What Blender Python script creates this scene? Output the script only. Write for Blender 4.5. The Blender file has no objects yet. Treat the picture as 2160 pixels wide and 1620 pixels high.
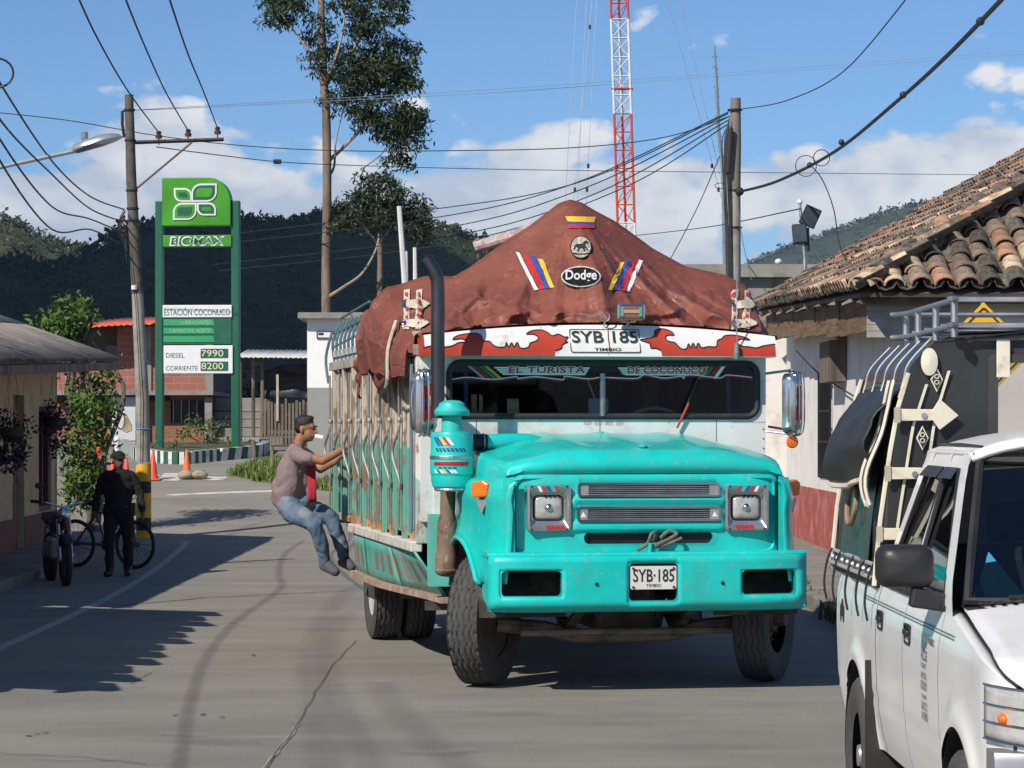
import bpy, bmesh, math, random
from mathutils import Vector as V, Matrix, noise
from mathutils.bvhtree import BVHTree
R = math.radians
random.seed(7)
C = bpy.context.scene.collection
SC = bpy.context.scene
# ------------------------------------------------------------------ camera, sky, sun, exposure
FOC, HOR, EYE = 5740.0, 905.0, 1.9          # focal length and horizon row of the 2160 px wide photograph, eye height in metres
cd = bpy.data.cameras.new('camera'); cam = bpy.data.objects.new('camera', cd); C.objects.link(cam)
cam.location = (0, 0, EYE); cam.rotation_euler = (R(90), 0, 0)
cd.sensor_width = 36; cd.lens = 36 * FOC / 2160; cd.shift_y = 95 / 2160
cd.clip_start = .1; cd.clip_end = 20000
SC.camera = cam
SUN = V((-.48, -.60, .64)).normalized()
elev = math.asin(SUN.z); azim = math.atan2(SUN.x, SUN.y)
ld = bpy.data.lights.new('sun', 'SUN'); ld.energy = 4.8; ld.angle = R(.5); ld.color = (1, .92, .80)
lo = bpy.data.objects.new('sun', ld); C.objects.link(lo)
lo.rotation_euler = (-SUN).to_track_quat('-Z', 'Y').to_euler()
w = bpy.data.worlds.new('World'); SC.world = w; w.use_nodes = True
nt = w.node_tree; nt.nodes.clear()
def wn(t, **k):
    n = nt.nodes.new(t)
    for a, b in k.items(): setattr(n, a, b)
    return n
def wmath(op, a, b=None, c=None, clamp=False):
    n = wn('ShaderNodeMath', operation=op, use_clamp=clamp)
    for i, x in enumerate((a, b, c)):
        if x is None: continue
        if isinstance(x, (int, float)): n.inputs[i].default_value = x
        else: nt.links.new(x, n.inputs[i])
    return n.outputs[0]
def wmix(f, a, b, mode='MIX'):
    n = wn('ShaderNodeMix', data_type='RGBA', blend_type=mode)
    for i, x in ((0, f), (6, a), (7, b)):
        if isinstance(x, (int, float)): n.inputs[i].default_value = x
        elif isinstance(x, tuple): n.inputs[i].default_value = (*x, 1)
        else: nt.links.new(x, n.inputs[i])
    return n.outputs[2]
sky = wn('ShaderNodeTexSky', sky_type='NISHITA', sun_disc=False, sun_elevation=elev, sun_rotation=azim, altitude=2400, air_density=1.0, dust_density=.15, ozone_density=2.0)
tc = wn('ShaderNodeTexCoord'); sp = wn('ShaderNodeSeparateXYZ'); nt.links.new(tc.outputs['Generated'], sp.inputs[0])
EL = sp.outputs[2]
SKY_OFF = (0.7, 2.1, 1.3)
def cloud_noise(scale, off, detail, rough, zs):
    m = wn('ShaderNodeMapping'); m.inputs['Scale'].default_value = (1, 1, zs); m.inputs['Location'].default_value = off
    nt.links.new(tc.outputs['Generated'], m.inputs[0])
    n = wn('ShaderNodeTexNoise'); n.inputs['Scale'].default_value = scale; n.inputs['Detail'].default_value = detail; n.inputs['Roughness'].default_value = rough
    nt.links.new(m.outputs[0], n.inputs['Vector']); return n.outputs[0]
zs = 1.7
def cloud_field(dx, dz, detail):                       # billowing cumulus: soft noise with rounded cells on it
    o = (SKY_OFF[0] + dx, SKY_OFF[1], SKY_OFF[2] + dz)
    a = cloud_noise(11, o, detail, .55, zs)
    m = wn('ShaderNodeMapping'); m.inputs['Scale'].default_value = (1, 1, zs); m.inputs['Location'].default_value = o; nt.links.new(tc.outputs['Generated'], m.inputs[0])
    wv = wn('ShaderNodeTexNoise'); wv.inputs['Scale'].default_value = 40; wv.inputs['Detail'].default_value = 3; nt.links.new(m.outputs[0], wv.inputs['Vector'])
    ad = wn('ShaderNodeVectorMath', operation='MULTIPLY_ADD'); nt.links.new(wv.outputs[1], ad.inputs[0]); ad.inputs[1].default_value = (.02, .02, .02); nt.links.new(m.outputs[0], ad.inputs[2])
    out = a
    for sc, k in ((26, .17), (60, .11))[:2 if detail > 5 else 1]:
        v = wn('ShaderNodeTexVoronoi', feature='F1'); v.inputs['Scale'].default_value = sc; nt.links.new(ad.outputs[0], v.inputs['Vector'])
        out = wmath('ADD', out, wmath('MULTIPLY_ADD', v.outputs['Distance'], -k, k * .45))
    return out
n1 = cloud_field(0, 0, 8)
n2 = cloud_field(.010, -.014, 6)      # the same field, stepped towards the sun
n3 = cloud_noise(4.5, (1.7, 2.2, .1), 3, .5, 1.2)
# banks of cumulus low over the hills all round the horizon, thinning out upwards
top = wmath('MULTIPLY_ADD', n3, .13, .050)
band = wmath('SUBTRACT', top, wmath('ABSOLUTE', EL))
dens = wmath('ADD', wmath('MULTIPLY_ADD', band, 11.0, .04), wmath('MULTIPLY_ADD', n1, 2.3, -1.17))
mask = wmath('MULTIPLY', dens, 7.5, clamp=True)
lit = wmath('MULTIPLY_ADD', wmath('SUBTRACT', n1, n2), 6.5, .50, clamp=True)
thick = wmath('MULTIPLY', dens, 1.2, clamp=True)
shade = wmath('MULTIPLY', wmath('SUBTRACT', 1.0, wmath('MULTIPLY', thick, .35)), wmath('MULTIPLY_ADD', lit, .62, .38))
SKY_K = .085
ccol = wmix(shade, (.32 / SKY_K, .40 / SKY_K, .56 / SKY_K), (.88 / SKY_K, .87 / SKY_K, .85 / SKY_K))
skyc = wmix(1.0, sky.outputs[0], (.71, .97, 1.20), 'MULTIPLY')
wcol = wmix(wmath('MULTIPLY', mask, .93), skyc, ccol)
bg = wn('ShaderNodeBackground'); bg.inputs[1].default_value = SKY_K
nt.links.new(wcol, bg.inputs[0])
wo = wn('ShaderNodeOutputWorld'); nt.links.new(bg.outputs[0], wo.inputs[0])
SC.view_settings.view_transform = 'Standard'; SC.view_settings.look = 'None'; SC.view_settings.gamma = 1
SC.view_settings.exposure = 0.2
# ------------------------------------------------------------------ helpers
def P(x, y, Y): return V(((x - 1080) * Y / FOC, Y, EYE + (HOR - y) * Y / FOC))   # a photograph point taken at depth Y metres
def ss(a, b, t):
    t = min(1, max(0, (t - a) / (b - a))); return t * t * (3 - 2 * t)
def gz(Y): return 1.38 * ss(45.5, 66, Y) + .3 * ss(66, 90, Y)                    # the street climbs beyond the pole
def G(x, y, dz=0):
    Y = 5.0
    while Y < 140:
        if EYE - (y - HOR) * Y / FOC <= gz(Y) + dz: break
        Y += .02
    return V(((x - 1080) * Y / FOC, Y, gz(Y) + dz))
class MB:
    def __init__(s): s.v = []; s.f = []
    def add(s, vs, fs):
        o = len(s.v); s.v += [V(p) for p in vs]; s.f += [tuple(i + o for i in f) for f in fs]; return s
    def box(s, c, d, M=None):
        x, y, z = (k / 2 for k in d); c = V(c)
        vs = [V((a * x, b * y, e * z)) for a in (-1, 1) for b in (-1, 1) for e in (-1, 1)]
        if M is not None: vs = [M @ p for p in vs]
        return s.add([c + p for p in vs], [(0, 1, 3, 2), (4, 6, 7, 5), (0, 4, 5, 1), (2, 3, 7, 6), (0, 2, 6, 4), (1, 5, 7, 3)])
    def bb(s, x0, x1, y0, y1, z0, z1): return s.box(((x0 + x1) / 2, (y0 + y1) / 2, (z0 + z1) / 2), (x1 - x0, y1 - y0, z1 - z0))
    def loft(s, rings, closed=True, cap=True):
        n = len(rings[0]); vs = [p for r in rings for p in r]; fs = []
        for i in range(len(rings) - 1):
            for j in range(n if closed else n - 1):
                k = (j + 1) % n; fs.append((i * n + j, i * n + k, (i + 1) * n + k, (i + 1) * n + j))
        if cap and closed: fs += [tuple(range(n))[::-1], tuple((len(rings) - 1) * n + j for j in range(n))]
        return s.add(vs, fs)
    def tube(s, pts, r, n=8, cap=True, closed=False, flat=None):
        pts = [V(p) for p in pts]; m = len(pts)
        rs = r if isinstance(r, (list, tuple)) else [r] * m
        up = None; rings = []
        for i, p in enumerate(pts):
            if closed: t = pts[(i + 1) % m] - pts[i - 1]
            else: t = pts[min(i + 1, m - 1)] - pts[max(i - 1, 0)]
            t.normalize()
            if up is None:
                a = V((0, 0, 1)) if abs(t.z) < .9 else V((1, 0, 0)); up = (a - t * a.dot(t)).normalized()
            else:
                up = (up - t * up.dot(t)); up = up.normalized() if up.length > 1e-6 else t.orthogonal().normalized()
            b = t.cross(up)
            rings.append([p + (up * math.cos(2 * math.pi * k / n) * (flat or 1) + b * math.sin(2 * math.pi * k / n)) * rs[i] for k in range(n)])
        if closed: rings.append(rings[0]); cap = False
        return s.loft(rings, True, cap)
    def lathe(s, prof, n=20, M=None, cap=True):
        M = M or Matrix()
        return s.loft([[M @ V((r * math.cos(2 * math.pi * k / n), r * math.sin(2 * math.pi * k / n), z)) for k in range(n)] for r, z in prof], True, cap)
    def prism(s, poly, z0, z1, M=None):
        M = M or Matrix(); n = len(poly)
        vs = [M @ V((x, y, z0)) for x, y in poly] + [M @ V((x, y, z1)) for x, y in poly]
        return s.add(vs, [tuple(range(n))[::-1], tuple(range(n, 2 * n))] + [(i, (i + 1) % n, n + (i + 1) % n, n + i) for i in range(n)])
    def grid(s, nu, nv, fn):
        return s.add([fn(i / nu, j / nv) for j in range(nv + 1) for i in range(nu + 1)],
                     [(j * (nu + 1) + i, j * (nu + 1) + i + 1, (j + 1) * (nu + 1) + i + 1, (j + 1) * (nu + 1) + i) for j in range(nv) for i in range(nu)])
    def ring(s, a, b, z=None):
        n = len(a); return s.add(list(a) + list(b), [(i, (i + 1) % n, n + (i + 1) % n, n + i) for i in range(n)])
    def ball(s, c, r, nu=12, nv=8, M=None):
        rx, ry, rz = r if isinstance(r, (tuple, list)) else (r, r, r); c = V(c); M = M or Matrix.Identity(3)
        rings = []
        for j in range(nv + 1):
            a = -math.pi / 2 + math.pi * min(max(j / nv, .004), .996)
            rings.append([c + M @ V((rx * math.cos(a) * math.cos(2 * math.pi * k / nu), ry * math.cos(a) * math.sin(2 * math.pi * k / nu), rz * math.sin(a))) for k in range(nu)])
        return s.loft(rings)
    def xf(s, M): s.v = [M @ p for p in s.v]; return s
    def mesh(s, name, smooth=False, fix=True, ang=38):
        me = bpy.data.meshes.new(name); me.from_pydata([tuple(p) for p in s.v], [], s.f)
        if fix:
            bm = bmesh.new(); bm.from_mesh(me); bmesh.ops.recalc_face_normals(bm, faces=bm.faces); bm.to_mesh(me); bm.free()
        if smooth:
            me.polygons.foreach_set('use_smooth', [True] * len(me.polygons)); me.set_sharp_from_angle(angle=R(ang))
        return me
    def build(s, name, m, parent=None, smooth=False, bevel=0, solid=0, fix=True, ang=38, sub=0):
        return link(name, s.mesh(name, smooth, fix, ang), m, parent, bevel, solid, sub)
def link(name, me, m, parent=None, bevel=0, solid=0, sub=0):
    o = bpy.data.objects.new(name, me); C.objects.link(o); o.parent = parent
    if m is not None and not me.materials: me.materials.append(m)
    if solid:
        k = o.modifiers.new('solid', 'SOLIDIFY'); k.thickness = abs(solid); k.offset = -1 if solid > 0 else 1
    if sub:
        k = o.modifiers.new('sub', 'SUBSURF'); k.levels = sub; k.render_levels = sub
    if bevel:
        k = o.modifiers.new('bevel', 'BEVEL'); k.width = bevel; k.segments = 2; k.limit_method = 'ANGLE'; k.angle_limit = R(40)
    return o
def tag(o, label, cat, group=None, kind=None):
    o['label'] = label; o['category'] = cat
    if group: o['group'] = group
    if kind: o['kind'] = kind
    return o
def thing(name, label, cat, loc=(0, 0, 0), rz=0, group=None):
    o = bpy.data.objects.new(name, None); C.objects.link(o); o.location = loc; o.rotation_euler = (0, 0, rz); o.empty_display_size = .2
    return tag(o, label, cat, group)
def struct(o): o['kind'] = 'structure'; return o
def copy_tree(o, parent=None):
    c = o.copy(); C.objects.link(c); c.parent = parent
    for ch in list(o.children): copy_tree(ch, c)
    return c
def rr(cx, cy, w, h, r, n=5):                     # rounded rectangle outline
    pts = []
    for sx, sy, a0 in ((1, 1, 0), (-1, 1, 90), (-1, -1, 180), (1, -1, 270)):
        for k in range(n):
            a = R(a0 + 90 * k / (n - 1)); pts.append((cx + sx * (w / 2 - r) + r * math.cos(a), cy + sy * (h / 2 - r) + r * math.sin(a)))
    return pts
FRONT = Matrix(((1, 0, 0, 0), (0, 0, 1, 0), (0, 1, 0, 0), (0, 0, 0, 1)))   # 2D (x, y) -> (x, ., z), extruded along +y
def lerp(a, b, t): return a + (b - a) * t
def interp(tab, x):
    if x <= tab[0][0]: return tab[0][1]
    for (a, b), (c, d) in zip(tab, tab[1:]):
        if x <= c: return b + (d - b) * (x - a) / (c - a)
    return tab[-1][1]
def smooth_line(pts, n=6):
    pts = [V(p) for p in pts]; out = []
    for i in range(len(pts) - 1):
        a, b, c, d = pts[max(i - 1, 0)], pts[i], pts[i + 1], pts[min(i + 2, len(pts) - 1)]
        for k in range(n):
            t = k / n
            out.append(.5 * ((2 * b) + (c - a) * t + (2 * a - 5 * b + 4 * c - d) * t * t + (3 * b - a - 3 * c + d) * t ** 3))
    return out + [pts[-1]]
# ------------------------------------------------------------------ materials
MATS = {}
def mat(name, col, rough=.6, metal=0, var=.12, vs=5, bump=0, bs=60, dirt=None, ds=3, da=.5, coat=0, rnd=0, spec=.5, stretch=None, d2=None, alpha=None):
    if name in MATS: return MATS[name]
    m = bpy.data.materials.new(name); m.use_nodes = True; t = m.node_tree; b = t.nodes['Principled BSDF']
    L = t.links.new
    def N(k, **kw):
        n = t.nodes.new(k)
        for a, c in kw.items(): setattr(n, a, c)
        return n
    tcn = N('ShaderNodeTexCoord'); src = tcn.outputs['Object']
    if stretch:
        mp = N('ShaderNodeMapping'); mp.inputs['Scale'].default_value = stretch; L(src, mp.inputs[0]); src = mp.outputs[0]
    def noise_(scale, detail=6, rough=.6):
        n = N('ShaderNodeTexNoise'); n.inputs['Scale'].default_value = scale; n.inputs['Detail'].default_value = detail; n.inputs['Roughness'].default_value = rough; L(src, n.inputs['Vector']); return n.outputs[0]
    def ramp(f, p0, p1, c0, c1):
        n = N('ShaderNodeValToRGB'); e = n.color_ramp.elements; e[0].position = p0; e[1].position = p1; e[0].color = (*c0, 1); e[1].color = (*c1, 1); L(f, n.inputs[0]); return n.outputs[0]
    def mix(f, a, c, mode='MIX'):
        n = N('ShaderNodeMix', data_type='RGBA', blend_type=mode)
        for i, x in ((0, f), (6, a), (7, c)):
            if isinstance(x, (int, float)): n.inputs[i].default_value = x
            elif isinstance(x, tuple): n.inputs[i].default_value = (*x[:3], 1)
            else: L(x, n.inputs[i])
        return n.outputs[2]
    nv = noise_(vs)
    out = ramp(nv, .3, .7, tuple(c * (1 - var) for c in col), tuple(min(.95, c * (1 + var)) for c in col))
    if dirt is not None:
        nd = noise_(ds, 8, .68); f = ramp(nd, .62 - .3 * da, .72 - .16 * da, (0, 0, 0), (1, 1, 1))
        out = mix(f, out, dirt)
    if d2 is not None:                               # a second, finer wear layer (colour, scale, amount)
        nd = noise_(d2[1], 9, .7); f = ramp(nd, .66 - .3 * d2[2], .70 - .2 * d2[2], (0, 0, 0), (1, 1, 1))
        out = mix(f, out, d2[0])
    if rnd:
        oi = N('ShaderNodeObjectInfo'); hs = N('ShaderNodeMapRange'); L(oi.outputs['Random'], hs.inputs[0]); hs.inputs[3].default_value = 1 - rnd; hs.inputs[4].default_value = 1 + rnd
        cmb = N('ShaderNodeVectorMath', operation='SCALE'); L(out, cmb.inputs[0]); L(hs.outputs[0], cmb.inputs['Scale']); out = cmb.outputs[0]
    L(out, b.inputs['Base Color'])
    b.inputs['Roughness'].default_value = rough; b.inputs['Metallic'].default_value = metal; b.inputs['Coat Weight'].default_value = coat
    b.inputs['Specular IOR Level'].default_value = spec
    if coat: b.inputs['Coat Roughness'].default_value = .08
    rn = N('ShaderNodeMapRange'); L(nv, rn.inputs[0]); rn.inputs[3].default_value = max(.02, rough - .1); rn.inputs[4].default_value = min(1, rough + .12); L(rn.outputs[0], b.inputs['Roughness'])
    if bump:
        bn = N('ShaderNodeBump'); bn.inputs['Strength'].default_value = min(1, bump); bn.inputs['Distance'].default_value = .02 * max(1, bump); L(noise_(bs, 5, .65), bn.inputs['Height']); L(bn.outputs[0], b.inputs['Normal'])
    if alpha is not None: b.inputs['Alpha'].default_value = alpha
    MATS[name] = m; return m
def glass_mat(name, tint, gloss=.12, thru=.8, rough=.02):
    if name in MATS: return MATS[name]
    m = bpy.data.materials.new(name); m.use_nodes = True; t = m.node_tree; t.nodes.clear()
    o = t.nodes.new('ShaderNodeOutputMaterial'); tr = t.nodes.new('ShaderNodeBsdfTransparent'); gl = t.nodes.new('ShaderNodeBsdfGlossy'); mx = t.nodes.new('ShaderNodeMixShader')
    tr.inputs[0].default_value = (*(c * thru for c in tint), 1); gl.inputs['Roughness'].default_value = rough; gl.inputs[0].default_value = (1, 1, 1, 1)
    fr = t.nodes.new('ShaderNodeFresnel'); fr.inputs[0].default_value = 1.5
    ad = t.nodes.new('ShaderNodeMath'); ad.operation = 'ADD'; ad.inputs[1].default_value = gloss - .04; t.links.new(fr.outputs[0], ad.inputs[0])
    t.links.new(ad.outputs[0], mx.inputs[0]); t.links.new(tr.outputs[0], mx.inputs[1]); t.links.new(gl.outputs[0], mx.inputs[2]); t.links.new(mx.outputs[0], o.inputs[0])
    MATS[name] = m; return m
def stain_mat(name, col, strength, scale=2, stretch=(1, 1, 1), soft=False):      # a worn, see-through mark on the pavement
    if name in MATS: return MATS[name]
    m = bpy.data.materials.new(name); m.use_nodes = True; t = m.node_tree; b = t.nodes['Principled BSDF']
    b.inputs['Base Color'].default_value = (*col, 1); b.inputs['Roughness'].default_value = .85
    tcn = t.nodes.new('ShaderNodeTexCoord'); n = t.nodes.new('ShaderNodeTexNoise'); n.inputs['Scale'].default_value = scale; n.inputs['Detail'].default_value = 8; n.inputs['Roughness'].default_value = .7
    mp = t.nodes.new('ShaderNodeMapping'); mp.inputs['Scale'].default_value = stretch; t.links.new(tcn.outputs['Object'], mp.inputs[0]); t.links.new(mp.outputs[0], n.inputs['Vector'])
    r = t.nodes.new('ShaderNodeMapRange'); r.inputs[1].default_value = .3; r.inputs[2].default_value = .7; r.inputs[3].default_value = strength * .35; r.inputs[4].default_value = strength
    t.links.new(n.outputs[0], r.inputs[0]); out = r.outputs[0]
    if soft:                                                          # fades out towards both edges of the band
        uv = t.nodes.new('ShaderNodeUVMap'); sx_ = t.nodes.new('ShaderNodeSeparateXYZ'); t.links.new(uv.outputs[0], sx_.inputs[0])
        k1 = t.nodes.new('ShaderNodeMath'); k1.operation = 'MULTIPLY_ADD'; k1.inputs[1].default_value = 2; k1.inputs[2].default_value = -1; t.links.new(sx_.outputs[0], k1.inputs[0])
        k2 = t.nodes.new('ShaderNodeMath'); k2.operation = 'MULTIPLY'; t.links.new(k1.outputs[0], k2.inputs[0]); t.links.new(k1.outputs[0], k2.inputs[1])
        k3 = t.nodes.new('ShaderNodeMath'); k3.operation = 'SUBTRACT'; k3.inputs[0].default_value = 1; t.links.new(k2.outputs[0], k3.inputs[1])
        k4 = t.nodes.new('ShaderNodeMath'); k4.operation = 'MULTIPLY'; t.links.new(k3.outputs[0], k4.inputs[0]); t.links.new(out, k4.inputs[1]); out = k4.outputs[0]
    t.links.new(out, b.inputs['Alpha'])
    MATS[name] = m; return m
def text_geo(body, w, h, shear=0, bold=0, space=1):
    cu = bpy.data.curves.new('t', 'FONT'); cu.body = body; cu.size = 1; cu.shear = shear; cu.offset = bold; cu.space_character = space; cu.resolution_u = 3
    ob = bpy.data.objects.new('t', cu); me = bpy.data.meshes.new_from_object(ob)
    vs = [V(v.co) for v in me.vertices]; fs = [tuple(p.vertices) for p in me.polygons]
    bpy.data.objects.remove(ob); bpy.data.curves.remove(cu); bpy.data.meshes.remove(me)
    x0, x1 = min(p.x for p in vs), max(p.x for p in vs); y0, y1 = min(p.y for p in vs), max(p.y for p in vs)
    kx = w / (x1 - x0) if w else h / (y1 - y0); ky = h / (y1 - y0) if h else kx
    return [((p.x - (x0 + x1) / 2) * kx, (p.y - (y0 + y1) / 2) * ky) for p in vs], fs
def text(body, w, h, m, parent, M, name='lettering', **k):           # flat print on a plane: M maps (x, y, 0) of the print
    vs, fs = text_geo(body, w, h, **k)
    return MB().add([M @ V((x, y, 0)) for x, y in vs], fs).build(name, m, parent, fix=False)
def face_front(x, y, z): return Matrix.Translation((x, y, z)) @ Matrix.Rotation(R(90), 4, 'X')    # print that faces -y
def leaves(name, clumps, m, parent=None, size=(.08, .16), per=200, shell=.55, aspect=.45, droop=.3, rng=None):
    g = rng or random; v = []; f = []
    for c, r in clumps:
        c = V(c); r = V(r) if not isinstance(r, (int, float)) else V((r, r, r))
        n = int(per * (r.x * r.y * r.z) ** (2 / 3) / (.5 ** 2)) if per else 0
        for _ in range(max(n, 6)):
            d = V((g.gauss(0, 1), g.gauss(0, 1), g.gauss(0, 1))).normalized(); k = shell + (1 - shell) * g.random() if g.random() < .8 else g.random()
            p = c + V((d.x * r.x, d.y * r.y, d.z * r.z)) * k * (1 + .25 * noise.noise(d * 2.3 + c * 3))
            ax = V((g.gauss(0, 1), g.gauss(0, 1), g.gauss(0, 1) - droop)).normalized(); sd = ax.orthogonal().normalized(); sd.rotate(Matrix.Rotation(g.random() * 6.28, 3, ax))
            L_ = g.uniform(*size); W = L_ * aspect * .5; o = len(v)
            v += [p, p + ax * L_ * .5 + sd * W, p + ax * L_, p + ax * L_ * .5 - sd * W]; f.append((o, o + 1, o + 2, o + 3))
    me = bpy.data.meshes.new(name); me.from_pydata([tuple(q) for q in v], [], f)
    return link(name, me, m, parent)
def leaf_mat(name, c0, c1, rough=.55, sc=1.2):
    if name in MATS: return MATS[name]
    m = mat(name, tuple((a + b) / 2 for a, b in zip(c0, c1)), rough, var=0, spec=.3)
    t = m.node_tree; b = t.nodes['Principled BSDF']
    rp = t.nodes.new('ShaderNodeValToRGB'); rp.color_ramp.elements[0].color = (*c0, 1); rp.color_ramp.elements[1].color = (*c1, 1); rp.color_ramp.elements[0].position = .32; rp.color_ramp.elements[1].position = .68
    n = t.nodes.new('ShaderNodeTexNoise'); n.inputs['Scale'].default_value = sc; n.inputs['Detail'].default_value = 9; n.inputs['Roughness'].default_value = .75
    tcn = t.nodes.new('ShaderNodeTexCoord'); t.links.new(tcn.outputs['Object'], n.inputs['Vector']); t.links.new(n.outputs[0], rp.inputs[0]); t.links.new(rp.outputs[0], b.inputs['Base Color'])
    return m
white_paint = mat('white paint', (.74, .74, .72), .42, var=.05, dirt=(.42, .40, .36), ds=4, da=.25, coat=.2)
black_rubber = mat('black rubber', (.018, .018, .019), .6, var=.3)
chrome = mat('chrome', (.62, .62, .62), .18, 1, var=.06)
steel = mat('galvanised steel', (.42, .43, .44), .42, .85, var=.15, vs=12)
dark_metal = mat('dark metal', (.035, .034, .033), .5, .4, var=.3, vs=8)
black_paint = mat('black paint', (.012, .012, .013), .4, var=.2)
ink = mat('black ink', (.02, .02, .022), .6, var=.1)
red_ink = mat('red ink', (.50, .025, .03), .5, var=.1)
white_ink = mat('white ink', (.78, .78, .76), .5, var=.06)
blue_ink = mat('blue ink', (.03, .07, .32), .5, var=.1)
yellow_ink = mat('yellow ink', (.75, .48, .03), .5, var=.1)
cable_mat = mat('cable', (.018, .02, .024), .6, var=.2)
# ------------------------------------------------------------------ the ground, the road and its marks
concrete = mat('road concrete', (.245, .229, .198), .88, var=.14, vs=.7, bump=.7, bs=70, dirt=(.195, .182, .157), ds=.6, da=.45, d2=((.31, .29, .252), 60, .32), stretch=(.6, 1.6, 1))
side_conc = mat('pavement concrete', (.21, .20, .175), .85, var=.2, vs=3, bump=.4, bs=30, dirt=(.14, .13, .11), ds=2.2, da=.5)
earth = mat('earth', (.11, .095, .06), .9, var=.35, vs=.6, bump=.5, bs=6, dirt=(.06, .075, .025), ds=.3, da=.7)
def ys(a, b, n): return [lerp(a, b, i / n) for i in range(n + 1)]
YL = [-4000, -800, -100] + ys(-20, 44, 16) + ys(46, 92, 46) + [120, 200, 400, 700, 1500, 3000, 8000]
XL = [-8000, -2000, -500, -120, -60, -40] + ys(-30, 30, 12) + [40, 60, 120, 500, 2000, 8000]
g = MB(); g.add([(x, y, gz(y) - .012) for y in YL for x in XL], [(j * len(XL) + i, j * len(XL) + i + 1, (j + 1) * len(XL) + i + 1, (j + 1) * len(XL) + i) for j in range(len(YL) - 1) for i in range(len(XL) - 1)])
struct(g.build('ground', earth, fix=False))
YR = ys(-30, 44, 20) + ys(45, 72, 54); XR = ys(-24, 3.3, 14)
g = MB(); g.add([(x, y, gz(y)) for y in YR for x in XR], [(j * len(XR) + i, j * len(XR) + i + 1, (j + 1) * len(XR) + i + 1, (j + 1) * len(XR) + i) for j in range(len(YR) - 1) for i in range(len(XR) - 1)])
road = struct(g.build('road', concrete, fix=False))
def strip(name, pts, wd, m, dz=.004, sub=8):                          # a flat band laid on the road along ground points
    c = smooth_line([(p[0], p[1], 0) for p in pts], sub); L, Rr = [], []
    for i, p in enumerate(c):
        t = (c[min(i + 1, len(c) - 1)] - c[max(i - 1, 0)]).normalized(); n = V((-t.y, t.x, 0)); ww = (wd(i / (len(c) - 1)) if callable(wd) else wd) / 2
        for lst, s in ((L, 1), (Rr, -1)):
            q = p + n * ww * s; lst.append((q.x, q.y, gz(q.y) + dz))
    k = len(c); mb = MB().add(L + Rr, [(i, i + 1, k + i + 1, k + i) for i in range(k - 1)])
    o = mb.build(name, m, road, fix=False); uv = o.data.uv_layers.new(name='UVMap')
    for lp in o.data.loops: uv.data[lp.index].uv = (0 if lp.vertex_index < k else 1, 0)
    return o
tyre_mark = stain_mat('tyre mark', (.045, .043, .05), .30, 3, soft=True); tyre_faint = stain_mat('faint tyre mark', (.05, .05, .055), .16, 2, soft=True)
tar = stain_mat('tar joint', (.02, .02, .022), .95, 6); dust_joint = stain_mat('dusty joint', (.40, .37, .30), .85, 5)
road_white = mat('road paint', (.62, .62, .60), .7, var=.15, vs=8, dirt=(.25, .24, .22), ds=3, da=.45)
gp = lambda *l: [G(x, y) for x, y in l]
strip('tyre_mark', gp((372, 1640), (388, 1560), (405, 1470), (440, 1380), (500, 1310), (570, 1260), (595, 1235), (588, 1210), (600, 1170), (640, 1140)), .13, tyre_mark)
strip('tyre_mark', gp((690, 1640), (668, 1500), (655, 1400), (672, 1330), (705, 1275), (740, 1240)), .30, tyre_faint, .005)
strip('tyre_mark', gp((800, 1640), (745, 1540), (700, 1440), (700, 1350), (735, 1290)), .24, tyre_faint, .006)
strip('tyre_mark', gp((560, 1100), (500, 1120), (440, 1150)), .2, tyre_faint, .007)
strip('tyre_mark', gp((1000, 1640), (900, 1560), (830, 1490), (800, 1440)), .3, tyre_faint, .005)
rn = random.Random(4)
def crack(pts, wd, m, dz, jit):
    o = []
    for a, b in zip(pts, pts[1:]):
        for k in range(5):
            t = k / 5; o.append((lerp(a[0], b[0], t) + rn.uniform(-jit, jit), lerp(a[1], b[1], t) + rn.uniform(-jit, jit) * .5))
    strip('joint', gp(*o), wd, m, dz, 2)
crack([(560, 1625), (640, 1510), (665, 1460), (705, 1400), (760, 1340)], .013, stain_mat('fine crack', (.03, .03, .03), .75, 9), .008, 3)
crack([(556, 1625), (600, 1570), (636, 1520)], .025, dust_joint, .0075, 4)
crack([(60, 1290), (270, 1277), (430, 1262), (610, 1253), (760, 1247)], .05, tar, .008, .8)
crack([(0, 1592), (200, 1602), (330, 1618)], .016, tar, .008, 3)
crack([(275, 1445), (300, 1430), (322, 1418)], .012, tar, .008, 1)
for x, y in ((62, 1555), (80, 1551), (97, 1549), (535, 1385), (370, 1512), (430, 1510), (470, 1516)):
    crack([(x - 6, y), (x + 6, y - 2)], .03, tar, .008, 1)
for k in range(26):                                                   # patches of wear across the slabs
    x = rn.uniform(-40, 1500); y = rn.uniform(1190, 1615); L_ = rn.uniform(40, 190)
    strip('worn_patch', gp((x, y), (x + L_ * .5, y + rn.uniform(-4, 4)), (x + L_, y + rn.uniform(-5, 5))), rn.uniform(.06, .3), tyre_faint if k % 2 else dust_faint if k > 999 else stain_mat('pale wear', (.30, .29, .27), .25, 4, soft=True), .009 + .0004 * k)
strip('edge_line', gp((-60, 1402), (0, 1368), (150, 1300), (250, 1250), (330, 1200), (385, 1155), (392, 1142)), .11, stain_mat('worn road paint', (.62, .62, .60), .8, 9), .004)
strip('lane_line', gp((352, 1045), (460, 1040), (572, 1036), (700, 1030)), .24, road_white, .004)
for k, (xa, xb, y) in enumerate(((345, 400, 1000), (340, 392, 1004), (430, 478, 1007), (338, 384, 1008), (430, 470, 1011), (345, 378, 1012), (300, 335, 1003), (260, 300, 1001))):
    strip('crossing_bar', gp((xa, y), (xb, y + 1)), .28, road_white, .004)
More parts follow.
